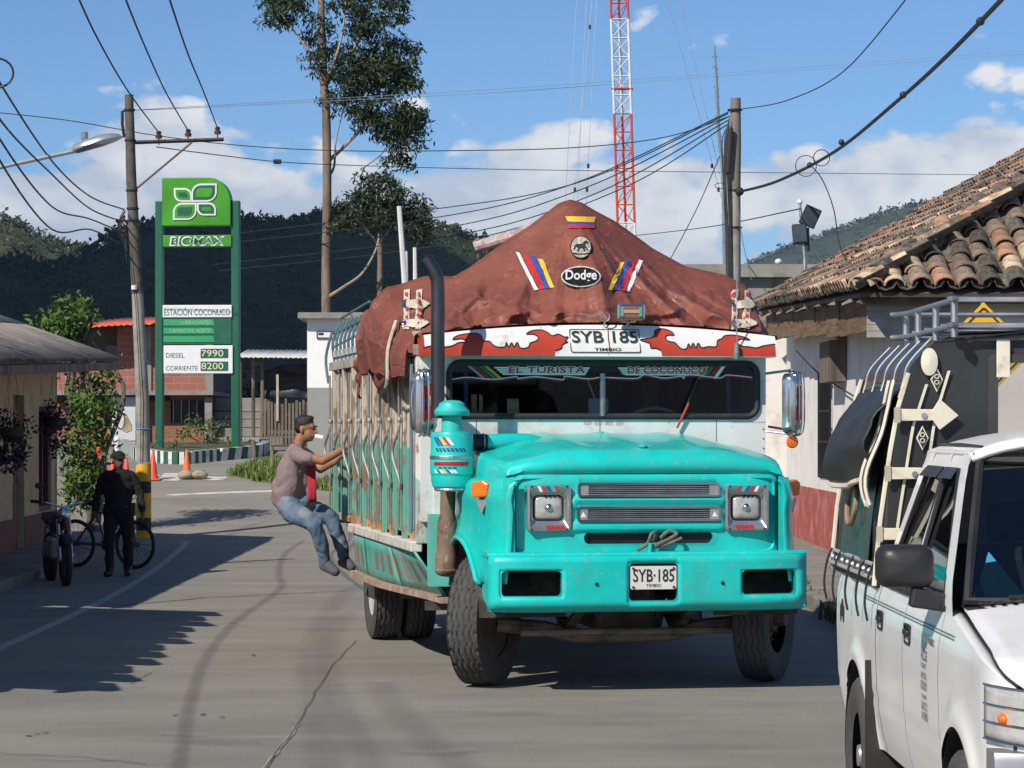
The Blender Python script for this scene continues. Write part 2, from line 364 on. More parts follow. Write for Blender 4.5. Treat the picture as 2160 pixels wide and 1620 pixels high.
# right pavement with its kerb, and weeds in the joint
pv = MB(); pv.bb(3.25, 4.64, 6, 60, -.2, .15); struct(pv.build('pavement', side_conc, bevel=.02))
pv = MB()
for k in range(40): pv.bb(3.13, 3.25, 7 + k * 1.3, 7 + k * 1.3 + 1.285, -.2, .162 + rn.uniform(-.01, .008))
struct(pv.build('kerb', mat('kerb concrete', (.22, .21, .18), .9, var=.25, vs=4, bump=.5, bs=20, dirt=(.10, .11, .06), ds=2, da=.5), bevel=.02))
pv = MB()
pv.add([(-7.3, 27, .13), (-5.85, 27, .13), (-6.15, 44.2, .13), (-7.8, 44.2, .13), (-7.3, 27, -.1), (-5.85, 27, -.1), (-6.15, 44.2, -.1), (-7.8, 44.2, -.1)], [(0, 1, 2, 3), (4, 7, 6, 5), (0, 4, 5, 1), (1, 5, 6, 2), (2, 6, 7, 3), (3, 7, 4, 0)])
struct(pv.build('pavement_at_house', side_conc, bevel=.02))
grass_m = leaf_mat('grass', (.07, .12, .022), (.15, .20, .045), sc=3)
weed_m = leaf_mat('weeds', (.05, .075, .02), (.12, .12, .05), sc=4)
def tufts(name, spots, m, h=(.12, .3), label=None):
    v = []; f = []
    for x, y, z, n, sp in spots:
        for _ in range(n):
            a = rn.uniform(0, 6.28); r = sp * math.sqrt(rn.random()); px, py = x + r * math.cos(a), y + r * math.sin(a); hh = rn.uniform(*h); b = rn.uniform(0, 6.28); ln = rn.uniform(.1, .6) * hh; w_ = .012 + .012 * rn.random(); o = len(v)
            cx, cy = math.cos(b), math.sin(b)
            v += [(px - cy * w_, py + cx * w_, z), (px + cy * w_, py - cx * w_, z), (px + cx * ln * .5 + cy * w_ * .7, py + cy * ln * .5 - cx * w_ * .7, z + hh * .7), (px + cx * ln, py + cy * ln, z + hh)]
            f.append((o, o + 1, o + 2, o + 3))
    me = bpy.data.meshes.new(name); me.from_pydata(v, [], f); o = link(name, me, m); o['kind'] = 'stuff'
    if label: o['label'] = label; o['category'] = 'grass'
    return o
tufts('kerb_weeds', [(3.12 + rn.uniform(-.05, .12), Y, 0.02, rn.randint(5, 40), .13) for Y in [rn.uniform(22, 36) for _ in range(46)]], weed_m, (.08, .24), 'straggling weeds growing along the grey kerb beside the teal truck')
# grassy bank at the bend and the wooden stakes in it
bank_pts = gp((490, 1003), (540, 985), (620, 975), (720, 972), (760, 1000), (740, 1040), (640, 1030), (560, 1018))
bm_ = MB(); cen = sum(bank_pts, V()) / len(bank_pts); rings = []
for k, (s, h) in enumerate(((1.06, -.03), (.9, .10), (.6, .22), (.25, .27), (.02, .28))): rings.append([V((cen.x + (p.x - cen.x) * s, cen.y + (p.y - cen.y) * s, gz(cen.y + (p.y - cen.y) * s) + h)) for p in bank_pts])
struct(bm_.loft(rings).build('grass_bank', mat('bank earth', (.13, .11, .06), .95, var=.3, vs=2, dirt=(.07, .10, .025), ds=1.2, da=.8), smooth=True))
sp_ = []
for _ in range(420):
    k = rn.randrange(8); s = math.sqrt(rn.random()) * .95; a, b = bank_pts[k], bank_pts[(k + 1) % 8]; q = a.lerp(b, rn.random()); x, y = cen.x + (q.x - cen.x) * s, cen.y + (q.y - cen.y) * s
    sp_.append((x, y, gz(y) + .26 * (1 - s * s) - .02, 26, .25))
tufts('grass', sp_, grass_m, (.05, .19), 'bright green grass growing on the bank at the bend')
# ------------------------------------------------------------------ hills and the cloud out of view, added to shade the nearer one
def hill(name, sil, yc, yb, m, base=902, nx=150, ny=26, rough=1.0, trees=None, tm=None, label=None, ts=(2, 4.5), seed=1, tlabel=''):
    g = MB(); x0, x1 = sil[0][0], sil[-1][0]
    def pt(a, b):
        x = lerp(x0, x1, a); s = interp(sil, x); y = lerp(s, base, b); Y = lerp(yc(x), yb(x), b ** .8)
        p = P(x, y, Y); n = noise.fractal(V((p.x * .012, p.y * .012, seed)), 1, 2, 5) * rough
        p.y += n * Y * .02 * (b ** .5 if b > 0 else 0); p.z += n * Y * .0018 * (0 if b == 0 else 1); return p
    g.grid(nx, ny, pt); back = [pt(i / nx, 0) for i in range(nx + 1)]
    g.grid(nx, 3, lambda a, b: back[round(a * nx)] + V((0, 600 * b, -back[round(a * nx)].z * b * 1.02)))
    o = struct(g.build(name, m, smooth=True, ang=180))
    if trees:
        q = random.Random(seed); cl = []
        for _ in range(trees):
            b = q.random() ** 1.6 * .8 if q.random() > .35 else 0; p = pt(q.random(), b); s = q.uniform(*ts) * (1.5 if b == 0 and q.random() < .2 else 1); cl.append((p + V((0, 0, s * .5)), (s, s, s * q.uniform(.8, 1.5))))
        t = leaves('forest', cl, tm, size=(ts[0] * .45, ts[1] * .45), per=0, rng=q)
        # a fixed count of leaf clumps for each far tree
        t2 = t.data; bpy.data.objects.remove(t); bpy.data.meshes.remove(t2); v = []; f = []
        for c, r in cl:
            for _ in range(22):
                d = V((q.gauss(0, 1), q.gauss(0, 1), q.gauss(0, 1))).normalized(); k = .55 + .45 * q.random(); p = V(c) + V((d.x * r[0], d.y * r[1], d.z * r[2])) * k
                ax = V((q.gauss(0, 1), q.gauss(0, .6), q.gauss(0, 1))).normalized(); sd = ax.orthogonal().normalized(); sd.rotate(Matrix.Rotation(q.random() * 6.28, 3, ax)); L_ = r[0] * q.uniform(.5, .9); W = L_ * .32; oo = len(v)
                v += [p, p + ax * L_ * .5 + sd * W, p + ax * L_, p + ax * L_ * .5 - sd * W]; f.append((oo, oo + 1, oo + 2, oo + 3))
        me = bpy.data.meshes.new('forest'); me.from_pydata([tuple(z) for z in v], [], f); t = link('forest', me, tm); t['kind'] = 'stuff'; t['label'] = tlabel; t['category'] = 'forest'
    return o
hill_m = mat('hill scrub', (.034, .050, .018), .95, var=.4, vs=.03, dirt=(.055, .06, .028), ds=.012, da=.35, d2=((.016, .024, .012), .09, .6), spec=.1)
hill_l = mat('sunlit hill scrub', (.06, .07, .03), .95, var=.35, vs=.03, dirt=(.09, .085, .045), ds=.02, da=.5, d2=((.025, .035, .015), .09, .5), spec=.1)  # paler copy of the hill scrub, sunlight put into the colour
far_m = mat('far hill', (.05, .065, .045), .95, var=.3, vs=.004, d2=((.025, .04, .02), .02, .5), spec=.1)
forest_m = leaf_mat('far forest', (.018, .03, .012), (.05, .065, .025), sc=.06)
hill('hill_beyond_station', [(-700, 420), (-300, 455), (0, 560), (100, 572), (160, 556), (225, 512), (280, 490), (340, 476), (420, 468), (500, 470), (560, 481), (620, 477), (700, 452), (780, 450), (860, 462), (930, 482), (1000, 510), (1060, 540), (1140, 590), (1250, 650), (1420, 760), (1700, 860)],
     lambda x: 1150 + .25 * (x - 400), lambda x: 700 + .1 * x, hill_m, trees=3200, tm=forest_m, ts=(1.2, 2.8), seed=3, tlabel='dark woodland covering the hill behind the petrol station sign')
hill('hill_to_the_side', [(-900, 300), (-500, 380), (-200, 420), (0, 468), (40, 480), (90, 508), (150, 525), (200, 545), (260, 580), (400, 640)], lambda x: 1750, lambda x: 1350, hill_l, trees=1100, tm=leaf_mat('sunlit forest', (.03, .045, .016), (.07, .085, .03), sc=.05), ts=(2, 4.2), seed=8, tlabel='sunlit trees on the pale hill behind the grey sheet roof')  # lighter leaf colour carries the sunlight on these trees
hill('far_mountain', [(1100, 720), (1300, 660), (1480, 600), (1600, 552), (1680, 520), (1760, 490), (1820, 468), (1900, 440), (2000, 425), (2100, 400), (2300, 350), (2700, 330)], lambda x: 4200, lambda x: 3300, far_m, trees=2200, tm=leaf_mat('far mountain forest', (.03, .045, .03), (.05, .065, .04), sc=.02), ts=(2.5, 5), seed=5, tlabel='hazy woodland on the far mountain beyond the tiled roof')
cl = MB(); q = random.Random(11)
for _ in range(130):
    x, y = q.uniform(-1250, -655), q.uniform(-20, 700); r = q.uniform(70, 130)
    cl.ball((x, y, 740 + q.uniform(-20, 60)), (r, r, r * .55), 14, 9)
cm = MB(); cm.v = [p + V((1, 1, .7)) * 22 * noise.fractal(p * .02, 1, 2, 4) for p in cl.v]; cm.f = cl.f
shade_cloud = cm.build('shade_cloud', mat('cloud white', (.85, .86, .88), 1, var=.03), smooth=True, fix=False); tag(shade_cloud, 'unseen cloud high over the dark hill', 'shade_cloud', kind='stuff')
# ------------------------------------------------------------------ houses on the left side of the street
cream = mat('cream limewash', (.52, .41, .24), .85, var=.12, vs=2.5, bump=.15, bs=18, dirt=(.34, .26, .15), ds=2, da=.35)
dado_m = mat('red brown dado', (.16, .06, .04), .8, var=.2, vs=4, dirt=(.09, .05, .035), ds=3, da=.4)
sheet_m = mat('weathered cement sheet', (.22, .20, .18), .9, var=.2, vs=1.4, dirt=(.10, .095, .085), ds=.9, da=.5, d2=((.30, .28, .25), 5, .3))
old_wood = mat('weathered wood', (.17, .135, .10), .85, var=.3, vs=4, bump=.4, bs=25, stretch=(1, 1, .15), dirt=(.06, .05, .04), ds=3, da=.45)
maroon = mat('maroon joinery', (.10, .022, .022), .6, var=.2)
dark_glass = mat('dark window glass', (.02, .022, .025), .12, var=.2)
def sheet_house(label, e0, e1, off, depth, rise, wall_off, gap0, gap1):
    root = thing('sheet_roofed_house', label, 'house', (e0[0], e0[1], 0))
    A, B = V(e0), V(e1); O = V((e0[0], e0[1], 0)); d = (B - A); L_ = d.length; dh = V((d.x, d.y, 0)).normalized(); nrm = V((-dh.y, dh.x, 0))     # nrm points away from the street
    def pt(a, b):
        p = A + d * a + nrm * depth * b + V((0, 0, rise * b)) - O
        lap = .012 * ((b * 3) % 1); p.z += .028 * math.sin(a * L_ / .177 * 2 * math.pi) - lap + .02 * noise.noise(V((a * 9, b * 5, 2))); 
        if b == 0: p -= nrm * .03 * noise.noise(V((a * 40, 0, 7)))
        return p
    nu = int(L_ / .177 * 6)
    for k in range(3):
        g = MB(); g.grid(nu, 1, lambda a, b: pt(a, (k + b * (1.04 if k < 2 else 1)) / 3) + V((0, 0, (.012 if k else .0) * (1 - b)))); g.build('roof_sheet', sheet_m, root, smooth=True, solid=.008, fix=False, ang=80)
    # far slope
    g = MB(); g.grid(20, 1, lambda a, b: A + d * a + nrm * depth * (1 + b) + V((0, 0, rise * (1 - b) - .02)) - O); g.build('roof', sheet_m, root, solid=.02)
    hz = lambda a: (A + d * a).z
    for nm, b0, zt, th, m in (('fascia_beam', .05, .09, .12, old_wood), ('rafter_plate', .55, .0, .1, old_wood)):
        g = MB(); rings = []
        for a in (0.005, .995):
            c = A + d * a + nrm * b0 - O; c.z -= .06
            rings.append([c + nrm * s * .04 + V((0, 0, z)) for s, z in ((-1, 0), (1, 0), (1, -th), (-1, -th))])
        g.loft(rings).build(nm, m, root)
    W0 = A + dh * gap0 + nrm * wall_off - O; W0.z = 0; LW = L_ - gap0 - gap1
    def wp(t, o, z): return W0 + dh * (t * LW) + nrm * o + V((0, 0, z))
    ztop = lambda t: hz((gap0 + t * LW) / L_) + rise * wall_off / depth - .05
    return root, wp, ztop, LW, dh, nrm
root, wp, zt, LW, dh, nrm = sheet_house('cream house with grey corrugated sheet roof and dark red base', (-5.95, 26.5, 2.55), (-6.40, 44.4, 3.05), 0, 4.6, 1.6, .95, .5, .5)
def wall_block(t0, t1, z0, z1, m=cream, o0=0, o1=.2, name='wall'):
    g = MB(); zz = [(z1(t) if callable(z1) else z1) for t in (t0, t1)]
    vs = [wp(t, o, z) for t, z in ((t0, z0), (t1, z0), (t1, zz[1]), (t0, zz[0])) for o in (o0, o1)]
    g.add(vs, [(0, 2, 4, 6), (1, 7, 5, 3), (0, 1, 3, 2), (2, 3, 5, 4), (4, 5, 7, 6), (6, 7, 1, 0)]); return g.build(name, m, root)
ops = [(.30, .36, 0, 2.35, 'd'), (.47, .55, .75, 2.1, 'w'), (.605, .648, .75, 2.2, 'w'), (.735, .797, 0, 2.4, 'd'), (.883, .962, .62, 2.25, 'w')]
t = 0
for a, b, z0, z1, k in ops:
    wall_block(t, a, 0, zt); wall_block(a, b, z1, zt)
    if z0: wall_block(a, b, 0, z0)
    t = b
    if k == 'd':
        dr = wall_block(a, b, 0, z1, maroon, .10, .15, 'door')
        g = MB()
        for q0, q1, y0, y1 in ((a + .008, (a + b) / 2 - .003, .2, 1.1), ((a + b) / 2 + .003, b - .008, .2, 1.1), (a + .008, (a + b) / 2 - .003, 1.2, 2.2), ((a + b) / 2 + .003, b - .008, 1.2, 2.2)):
            vs = [wp(t_, o, z) for t_, z in ((q0, y0), (q1, y0), (q1, y1), (q0, y1)) for o in (.08, .11)]; g.add(vs, [(0, 2, 4, 6), (1, 7, 5, 3), (0, 1, 3, 2), (2, 3, 5, 4), (4, 5, 7, 6), (6, 7, 1, 0)])
        link('door_panel', g.mesh('door_panel'), maroon, dr)
    else:
        wn_ = wall_block(a, b, z0, z1, dark_glass, .12, .15, 'window')
        for q0, q1, y0, y1 in ((a, a + .006, z0, z1), (b - .006, b, z0, z1), (a, b, z0, z0 + .08), (a, b, z1 - .08, z1), ((a + b) / 2 - .002, (a + b) / 2 + .002, z0, z1)):
            vs = [wp(t_, o, z) for t_, z in ((q0, y0), (q1, y0), (q1, y1), (q0, y1)) for o in (.04, .118)]; link('window_frame', MB().add(vs, [(0, 2, 4, 6), (1, 7, 5, 3), (0, 1, 3, 2), (2, 3, 5, 4), (4, 5, 7, 6), (6, 7, 1, 0)]).mesh('window_frame'), maroon, wn_)
wall_block(t, 1, 0, zt)
t = 0
for a, b, z0, z1, k in ops:
    if k == 'd': wall_block(t + .001, a - .001, 0, .92, dado_m, -.012, .005, 'dado') if not [1 for o in ops if t < o[0] < a and o[2] < .92] else None
    if k == 'd': t = b
for a, b in ((0, .30), (.36, .47), (.36, .735), (.797, .999)):
    if (a, b) != (.36, .47): wall_block(a + .001, b - .001, 0, .60, dado_m, -.014, .004, 'dado_base')
g = MB(); e = wp(1, 0, 0); g.add([wp(1, 0, 0), wp(1, 6.6, 0), wp(1, 6.6, 3.0), wp(1, 3.4, 4.25), wp(1, 0, zt(1))], [(0, 1, 2, 3, 4)]); g.build('gable_wall', cream, root, solid=.2)
g = MB(); g.add([wp(0, 0, 0), wp(0, 6.6, 0), wp(0, 6.6, 2.6), wp(0, 3.4, 3.8), wp(0, 0, zt(0))], [(0, 1, 2, 3, 4)]); g.build('gable_wall', cream, root, solid=-.2)
h2, wp, zt, LW, dh, nrm = sheet_house('cream house before the near corner, its tiled eave shading the road', (-5.17, 17.1, 2.78), (-5.3, 25.7, 2.82), 0, 4.4, 1.5, .9, .4, .4)
root = h2; wall_block(0, 1, 0, zt); g = MB(); g.add([wp(1, 0, 0), wp(1, 6.6, 0), wp(1, 6.6, 2.8), wp(1, 3.4, 4.0), wp(1, 0, zt(1))], [(0, 1, 2, 3, 4)]); g.build('gable_wall', cream, root, solid=.2)
g = MB(); g.add([wp(0, 0, 0), wp(0, 6.6, 0), wp(0, 6.6, 2.8), wp(0, 3.4, 4.0), wp(0, 0, zt(0))], [(0, 1, 2, 3, 4)]); g.build('gable_wall', cream, root, solid=-.2)
g = MB()                                                              # ragged tile ends along that eave throw the saw-tooth shadow
for k in range(12):
    y = .05 + k * .72; x1 = .30 + .10 * math.sin(k * 2.3); g.add([(-.1 - .015 * y, y, 2.82), (-.1 - .015 * y, y + .62, 2.82), (x1 * .45 - .015 * y, y + .62, 2.73), (x1 - .015 * y, y + .10, 2.69), (x1 * .8 - .015 * y, y, 2.70)], [(0, 1, 2, 3, 4)])
for ch in [o for o in h2.children if o.name.startswith('roof_sheet')][:1]: g.build('eave_tiles', mat('old clay', (.24, .13, .085), .9, var=.3), h2, solid=.02)
# hanging baskets under the cream house's eave
bk_leaf = leaf_mat('basket foliage', (.02, .03, .03), (.05, .05, .08), sc=9); bk_flower = mat('basket flowers', (.25, .03, .05), .7, var=.5, vs=14)
for i, (x, y, Y, lab) in enumerate(((24, 915, 37.0, 'flower basket hanging beside the maroon door at the frame edge'), (116, 892, 42.6, 'flower basket hanging over the window nearest the shrub'))):
    p = P(x, y, Y); b = thing('hanging_basket', lab, 'flower basket', p, group='flower baskets under the eave'); q = random.Random(20 + i)
    MB().lathe([(.06, -.12), (.16, -.02), (.19, .08)], 14).build('pot', mat('basket pot', (.06, .05, .05), .8), b)
    leaves('foliage', [((q.uniform(-.2, .2), q.uniform(-.15, .15), q.uniform(-.38, .2)), q.uniform(.14, .24)) for _ in range(13)], bk_leaf, b, (.06, .11), 300, rng=q)
    leaves('flowers', [((q.uniform(-.14, .14), q.uniform(-.14, .14), q.uniform(-.3, .1)), q.uniform(.08, .15)) for _ in range(6)], bk_flower, b, (.03, .06), 90, rng=q)
    ez = 2.55 + .50 * (Y - 26.5) / 17.9
    for a in range(3): MB().tube([(.18 * math.cos(a * 2.1), .18 * math.sin(a * 2.1), .08), (0, 0, max(.5, ez + .1 - p.z))], .003, 4).build('chain', dark_metal, b)
# ------------------------------------------------------------------ tiled house on the right side of the street
rq = random.Random(31)
clay = mat('clay roof tile', (.25, .165, .12), .88, var=.30, vs=7, bump=.3, bs=40, rnd=.42, dirt=(.10, .09, .07), ds=5, da=.55, d2=((.36, .31, .24), 18, .30))
clay_o = mat('fresh clay tile', (.40, .21, .13), .85, var=.25, vs=7, bump=.2, bs=40, rnd=.25, dirt=(.16, .12, .09), ds=5, da=.45)
clay_p = mat('pale clay tile', (.52, .40, .27), .85, var=.2, vs=7, bump=.2, bs=40, rnd=.2, dirt=(.2, .16, .12), ds=5, da=.35)
clay_d = mat('mossy clay tile', (.115, .10, .08), .92, var=.3, vs=9, bump=.4, bs=40, rnd=.35, dirt=(.045, .04, .03), ds=6, da=.5, d2=((.20, .19, .15), 16, .35))
TM = [clay, clay, clay, clay_d, clay_d, clay_o, clay_p]
def tile_geo(L_=.42, r0=.125, r1=.10, n=7, th=.016):
    g = MB(); rings = []
    for rr_, y in ((r0, 0), (r1, L_)):
        rings.append([V((-(rr_) * math.cos(math.pi * k / n), y, rr_ * .8 * math.sin(math.pi * k / n))) for k in range(n + 1)] + [V(((rr_ - th) * math.cos(math.pi * k / n), y, (rr_ - th) * .8 * math.sin(math.pi * k / n) - .001)) for k in range(n + 1)])
    return g.loft(rings)
tile_me = []
for m in TM: me = tile_geo(.42 + rq.uniform(-.02, .02)).mesh('tile', True, ang=50); me.materials.append(m); tile_me.append(me)
EA, EB = V((3.97, 31, 3.50)), V((4.02, 44.3, 3.87)); PIT = .56; RX = 8.6
th_root = thing('tiled_house', 'white and red adobe house with old clay barrel tile roof', 'house', (4.6, 31, 0))
O = V((4.6, 31, 0))
deck_m = mat('roof deck clay', (.10, .075, .055), .95, var=.35, vs=5, dirt=(.05, .045, .035), ds=3, da=.5)
def eav(y): return EA.z + (EB.z - EA.z) * (y - EA.y) / (EB.y - EA.y)
D_ = V((RX, EA.y + (RX - EA.x), EA.z + .28 * .37 + PIT * (RX - EA.x))); Cc = V((RX, 46.0, EB.z + PIT * (RX - EB.x) + .04)); Ee = V((13.3, EA.y, EA.z)); Ef = V((13.3, 46, EB.z))
g = MB(); dz = V((0, 0, -.05)); g.add([p + dz - O for p in (EA, EB + V((0, 1.2, .03)), Cc, D_, Ee, Ef)], [(0, 1, 2, 3), (0, 3, 4), (3, 2, 5, 4)]); roof = g.build('roof', deck_m, th_root, solid=.05)
tiles = []          # (position, rotation matrix) of every cover tile
def place(base, down, side, row, up_len, jit=1):
    up = -down; nrm = side.cross(up).normalized()
    if nrm.z < 0: nrm = -nrm
    p = base + up * row * .335 + side * rq.uniform(-.018, .018) * jit + nrm * (.035 + rq.uniform(-.008, .02))
    a = up.copy(); a.rotate(Matrix.Rotation(rq.uniform(-.07, .07) * jit, 3, nrm)); a = (a - nrm * .045).normalized(); s = a.cross(nrm).normalized(); n2 = s.cross(a)
    M = Matrix((s, a, n2)).transposed().to_4x4(); M.translation = p; return M
up_s = V((1, 0, PIT)).normalized(); side_s = V((0, 1, .028)).normalized()
chan = MB()
for c in range(int((EB.y + 1.0 - EA.y) / .27)):
    y0 = EA.y + .1 + c * .27; base = V((lerp(EA.x, EB.x, (y0 - EA.y) / 13.3) - .06, y0, eav(y0)))
    for r in range(16):
        M = place(base, -up_s, side_s, r, 0); p = M.translation
        if p.x > RX or (p.x - EA.x) > (y0 - EA.y) + .05: continue
        tiles.append((p.y + (0 if r > 3 else -2), M))
up_n = V((0, 1, PIT)).normalized(); side_n = V((1, 0, 0))
for c in range(34):
    x0 = EA.x + .12 + c * .275; base = V((x0, EA.y - .06, EA.z))
    for r in range(16):
        M = place(base, -up_n, side_n, r, 0, 1.5); p = M.translation
        if (p.y - EA.y) > min(x0 - EA.x, 13.3 - x0) + .05: continue
        tiles.append((20 + (0 if x0 < 6.6 else 30), M))
tiles.sort(key=lambda t: t[0])
nt_ = len(tiles)
for k, (_, M) in enumerate(tiles[:280]):
    o = link('tile', tile_me[rq.randrange(7)], None, roof); o.matrix_basis = Matrix.Translation(-O) @ M
for kk, sub_m in enumerate((clay, clay_d, clay_o)):
    g = MB(); tg = tile_geo(n=5)
    for k, (_, M) in enumerate(tiles[280:]):
        if (k * 7 % 5 in (0, 1), k * 7 % 5 in (2, 3), k * 7 % 5 == 4)[kk]: g.add([M @ p - O for p in tg.v], tg.f)
    o = g.build('more_tiles', sub_m, roof, smooth=True, fix=True, ang=50); o['kind'] = 'stuff'
g = MB()                                                              # channel tiles between the covers
tg = tile_geo(n=4)
for k, (_, M) in enumerate(tiles):
    N = M @ Matrix.Translation((.137, 0, .04)) @ Matrix.Rotation(math.pi, 4, 'Y'); g.add([N @ p - O for p in tg.v], tg.f)
o = g.build('channel_tiles', clay_d, roof, smooth=True, ang=50); o['kind'] = 'stuff'
hp = (D_ - EA); n_hip = int(hp.length / .33)
for k in range(n_hip):                                                # the cap tiles up the hip
    a = hp.normalized(); s = a.cross(V((0, 0, 1))).normalized(); n2 = s.cross(a); M = Matrix((s, a, n2)).transposed().to_4x4() @ Matrix.Rotation(rq.uniform(-.1, .1), 4, 'Z'); M.translation = EA + a * (k * .33) + n2 * (.02 + rq.uniform(-.02, .03)) - O
    o = link('ridge_tile', tile_me[rq.randrange(7)], None, roof); o.matrix_basis = M @ Matrix.Scale(1.35, 4)
leaves('roof_weeds', [(EA + hp * f + V((rq.uniform(-.3, .2), rq.uniform(-.2, .1), .10)) - O, rq.uniform(.1, .22)) for f in [rq.uniform(.03, .42) for _ in range(16)]], weed_m, th_root, (.04, .10), 70, aspect=.2, rng=rq)
wash = mat('white limewash', (.74, .72, .68), .88, var=.08, vs=2, bump=.2, bs=14, dirt=(.52, .47, .40), ds=1.3, da=.3)
reddado = mat('red dado paint', (.36, .075, .06), .75, var=.18, vs=3, dirt=(.45, .22, .18), ds=2.2, da=.45, d2=((.2, .05, .04), 9, .2))
def hb(name, x0, x1, y0, y1, z0, z1, m, parent=th_root, bevel=0): return MB().bb(x0 - O.x, x1 - O.x, y0 - O.y, y1 - O.y, z0, z1).build(name, m, parent, bevel=bevel)
wy = [(31.7, 36.2, 0, 3.5)]
win = (39.05, 40.65, 1.30, 2.58)
hb('wall', 4.6, 4.9, 31.7, win[0], 0, 3.52, wash); hb('wall', 4.6, 4.9, win[1], 45.6, 0, 3.75, wash); hb('wall', 4.6, 4.9, win[0], win[1], 0, win[2], wash); hb('wall', 4.6, 4.9, win[0], win[1], win[3], 3.62, wash)
hb('wall', 4.9, 12.6, 31.7, 32.0, 0, 3.5, wash); hb('wall', 4.9, 12.6, 45.3, 45.6, 0, 3.75, wash); hb('wall', 12.6, 12.9, 31.7, 45.6, 0, 3.6, wash)
hb('dado', 4.585, 4.606, 31.68, 45.62, 0.05, 1.0, reddado); hb('dado', 4.606, 12.6, 31.685, 31.71, 0.05, 1.0, reddado)
wd_ = hb('window', 4.78, 4.82, win[0], win[1], win[2], win[3], dark_glass)
for k in range(9): MB().tube([(4.57 - O.x, lerp(win[0] + .05, win[1] - .05, k / 8) - O.y, win[2] - .12), (4.57 - O.x, lerp(win[0] + .05, win[1] - .05, k / 8) - O.y, win[3] + .15)], .011, 6).build('bar', black_paint, wd_)
for z in (win[2] - .1, 1.7, 2.15, win[3] + .13): MB().bb(-.035, -.02, win[0] - O.y, win[1] - O.y, z, z + .03).build('crossbar', black_paint, wd_)
bx = hb('shutter_box', 4.36, 4.6, 37.35, 38.6, 2.55, 3.12, old_wood, bevel=.01)
bamboo = mat('cane lath', (.19, .115, .06), .85, var=.35, vs=9, bump=.5, bs=30, stretch=(1, .2, 3), dirt=(.06, .04, .025), ds=4, da=.45)
for k in range(9):                                                    # the row of boards that closes the eave
    y0 = 31.6 + k * 1.42; z = eav(y0); hb('eave_board', 4.14 + .012 * (k % 2), 4.17 + .012 * (k % 2), y0, y0 + 1.40, z - .47 - .02 * (k % 3), z - .10, bamboo)
for k in range(8):
    y0 = 32 + k * 1.7; MB().tube([(4.0 - O.x, y0 - O.y, eav(y0) - .11), (4.9 - O.x, y0 - O.y, eav(y0) + .38)], .045, 6).build('rafter', old_wood, th_root)
for k in range(6): hb('siding_plank', 4.10, 5.1, 31.44, 31.47, EA.z - .54 + k * .075, EA.z - .47 + k * .075, mat('pale plank', (.33, .31, .29), .8, var=.2, vs=6))
hb('soffit_beam', 4.0, 12.8, 31.25, 31.35, EA.z - .16, EA.z - .06, old_wood)
g = MB().tube(smooth_line([P(1680, 740, 41), P(1730, 790, 40), P(1800, 835, 36)], 6), .012, 5); tag(g.build('sagging_cable', cable_mat), 'loose cable sagging across the white adobe wall', 'cable')
# the white neighbour and the concrete house beyond
nb = thing('white_house', 'white rendered house end behind the tiled roof, beside the truck', 'house', (4.0, 46.2, gz(46)))
MB().bb(0, 7, 0, 7, -.3, 3.62).build('wall', wash, nb); MB().bb(-.1, 7.1, -.1, 7.1, 3.62, 3.74).build('parapet', side_conc, nb)
cb = thing('concrete_house', 'unpainted grey concrete house top between pole and tiled roof', 'house', (3.6, 68, gz(68)))
grey_block = mat('grey render', (.25, .24, .22), .9, var=.15, vs=2, dirt=(.15, .145, .13), ds=1.4, da=.4)
MB().bb(0, 6, 0, 6, -.5, 4.3).build('wall', grey_block, cb); MB().bb(-.25, 6.3, -.25, 6.2, 4.3, 4.62).build('roof_slab', grey_block, cb)
# ------------------------------------------------------------------ petrol station sign
sg = G(418, 952); SY = 64.0; s_ = FOC / SY; sgz = gz(SY)
sign = thing('petrol_station_sign', 'tall green petrol station price sign on two green posts', 'sign', ((418 - 1080) / s_, SY, sgz), R(-4))
g_dark = mat('dark green paint', (.008, .10, .055), .4, var=.1, coat=.3); g_light = mat('leaf green sign', (.045, .27, .010), .4, var=.22, vs=1.4); g_mid = mat('mid green sign', (.03, .30, .12), .45, var=.15, vs=3)
sgn_w = mat('sign white', (.70, .71, .73), .45, var=.04); digit_y = mat('price digits', (.62, .62, .40), .5, var=.1)
def sx(x): return (x - 418) / s_
def sz(y): return EYE + (HOR - y) / s_ - sgz
for a, b in ((328, 344), (490, 507)): MB().bb(sx(a), sx(b), -.11, .11, -.3, sz(424)).build('post', g_dark, sign, bevel=.02)
poly = [(sx(344), sz(477)), (sx(490), sz(477)), (sx(490), sz(430))] + [(sx(444) + (sx(490) - sx(444)) * math.cos(R(a)), sz(430) + (sz(376) - sz(430)) * math.sin(R(a))) for a in range(10, 91, 10)] + [(sx(344), sz(376))]
hd = MB().prism(poly, -.19, .16, FRONT).build('logo_panel', g_light, sign, bevel=.015)
def leafy(x0, x1, y0, y1, corner, k=0):              # a square with two opposite corners rounded, as the logo's petals are
    a, b, c, d = sx(x0) + k, sx(x1) - k, sz(y1) + k, sz(y0) - k; r = .55 * min(b - a, d - c); pts = []
    def arc(cx, cy, a0): return [(cx + r * math.cos(R(a0 + t)), cy + r * math.sin(R(a0 + t))) for t in range(0, 91, 15)]
    return (arc(b - r, d - r, 0) if corner == 1 else [(b, d)]) + (arc(a + r, d - r, 90) if corner == 0 else [(a, d)]) + (arc(a + r, c + r, 180) if corner == 1 else [(a, c)]) + (arc(b - r, c + r, 270) if corner == 0 else [(b, c)])
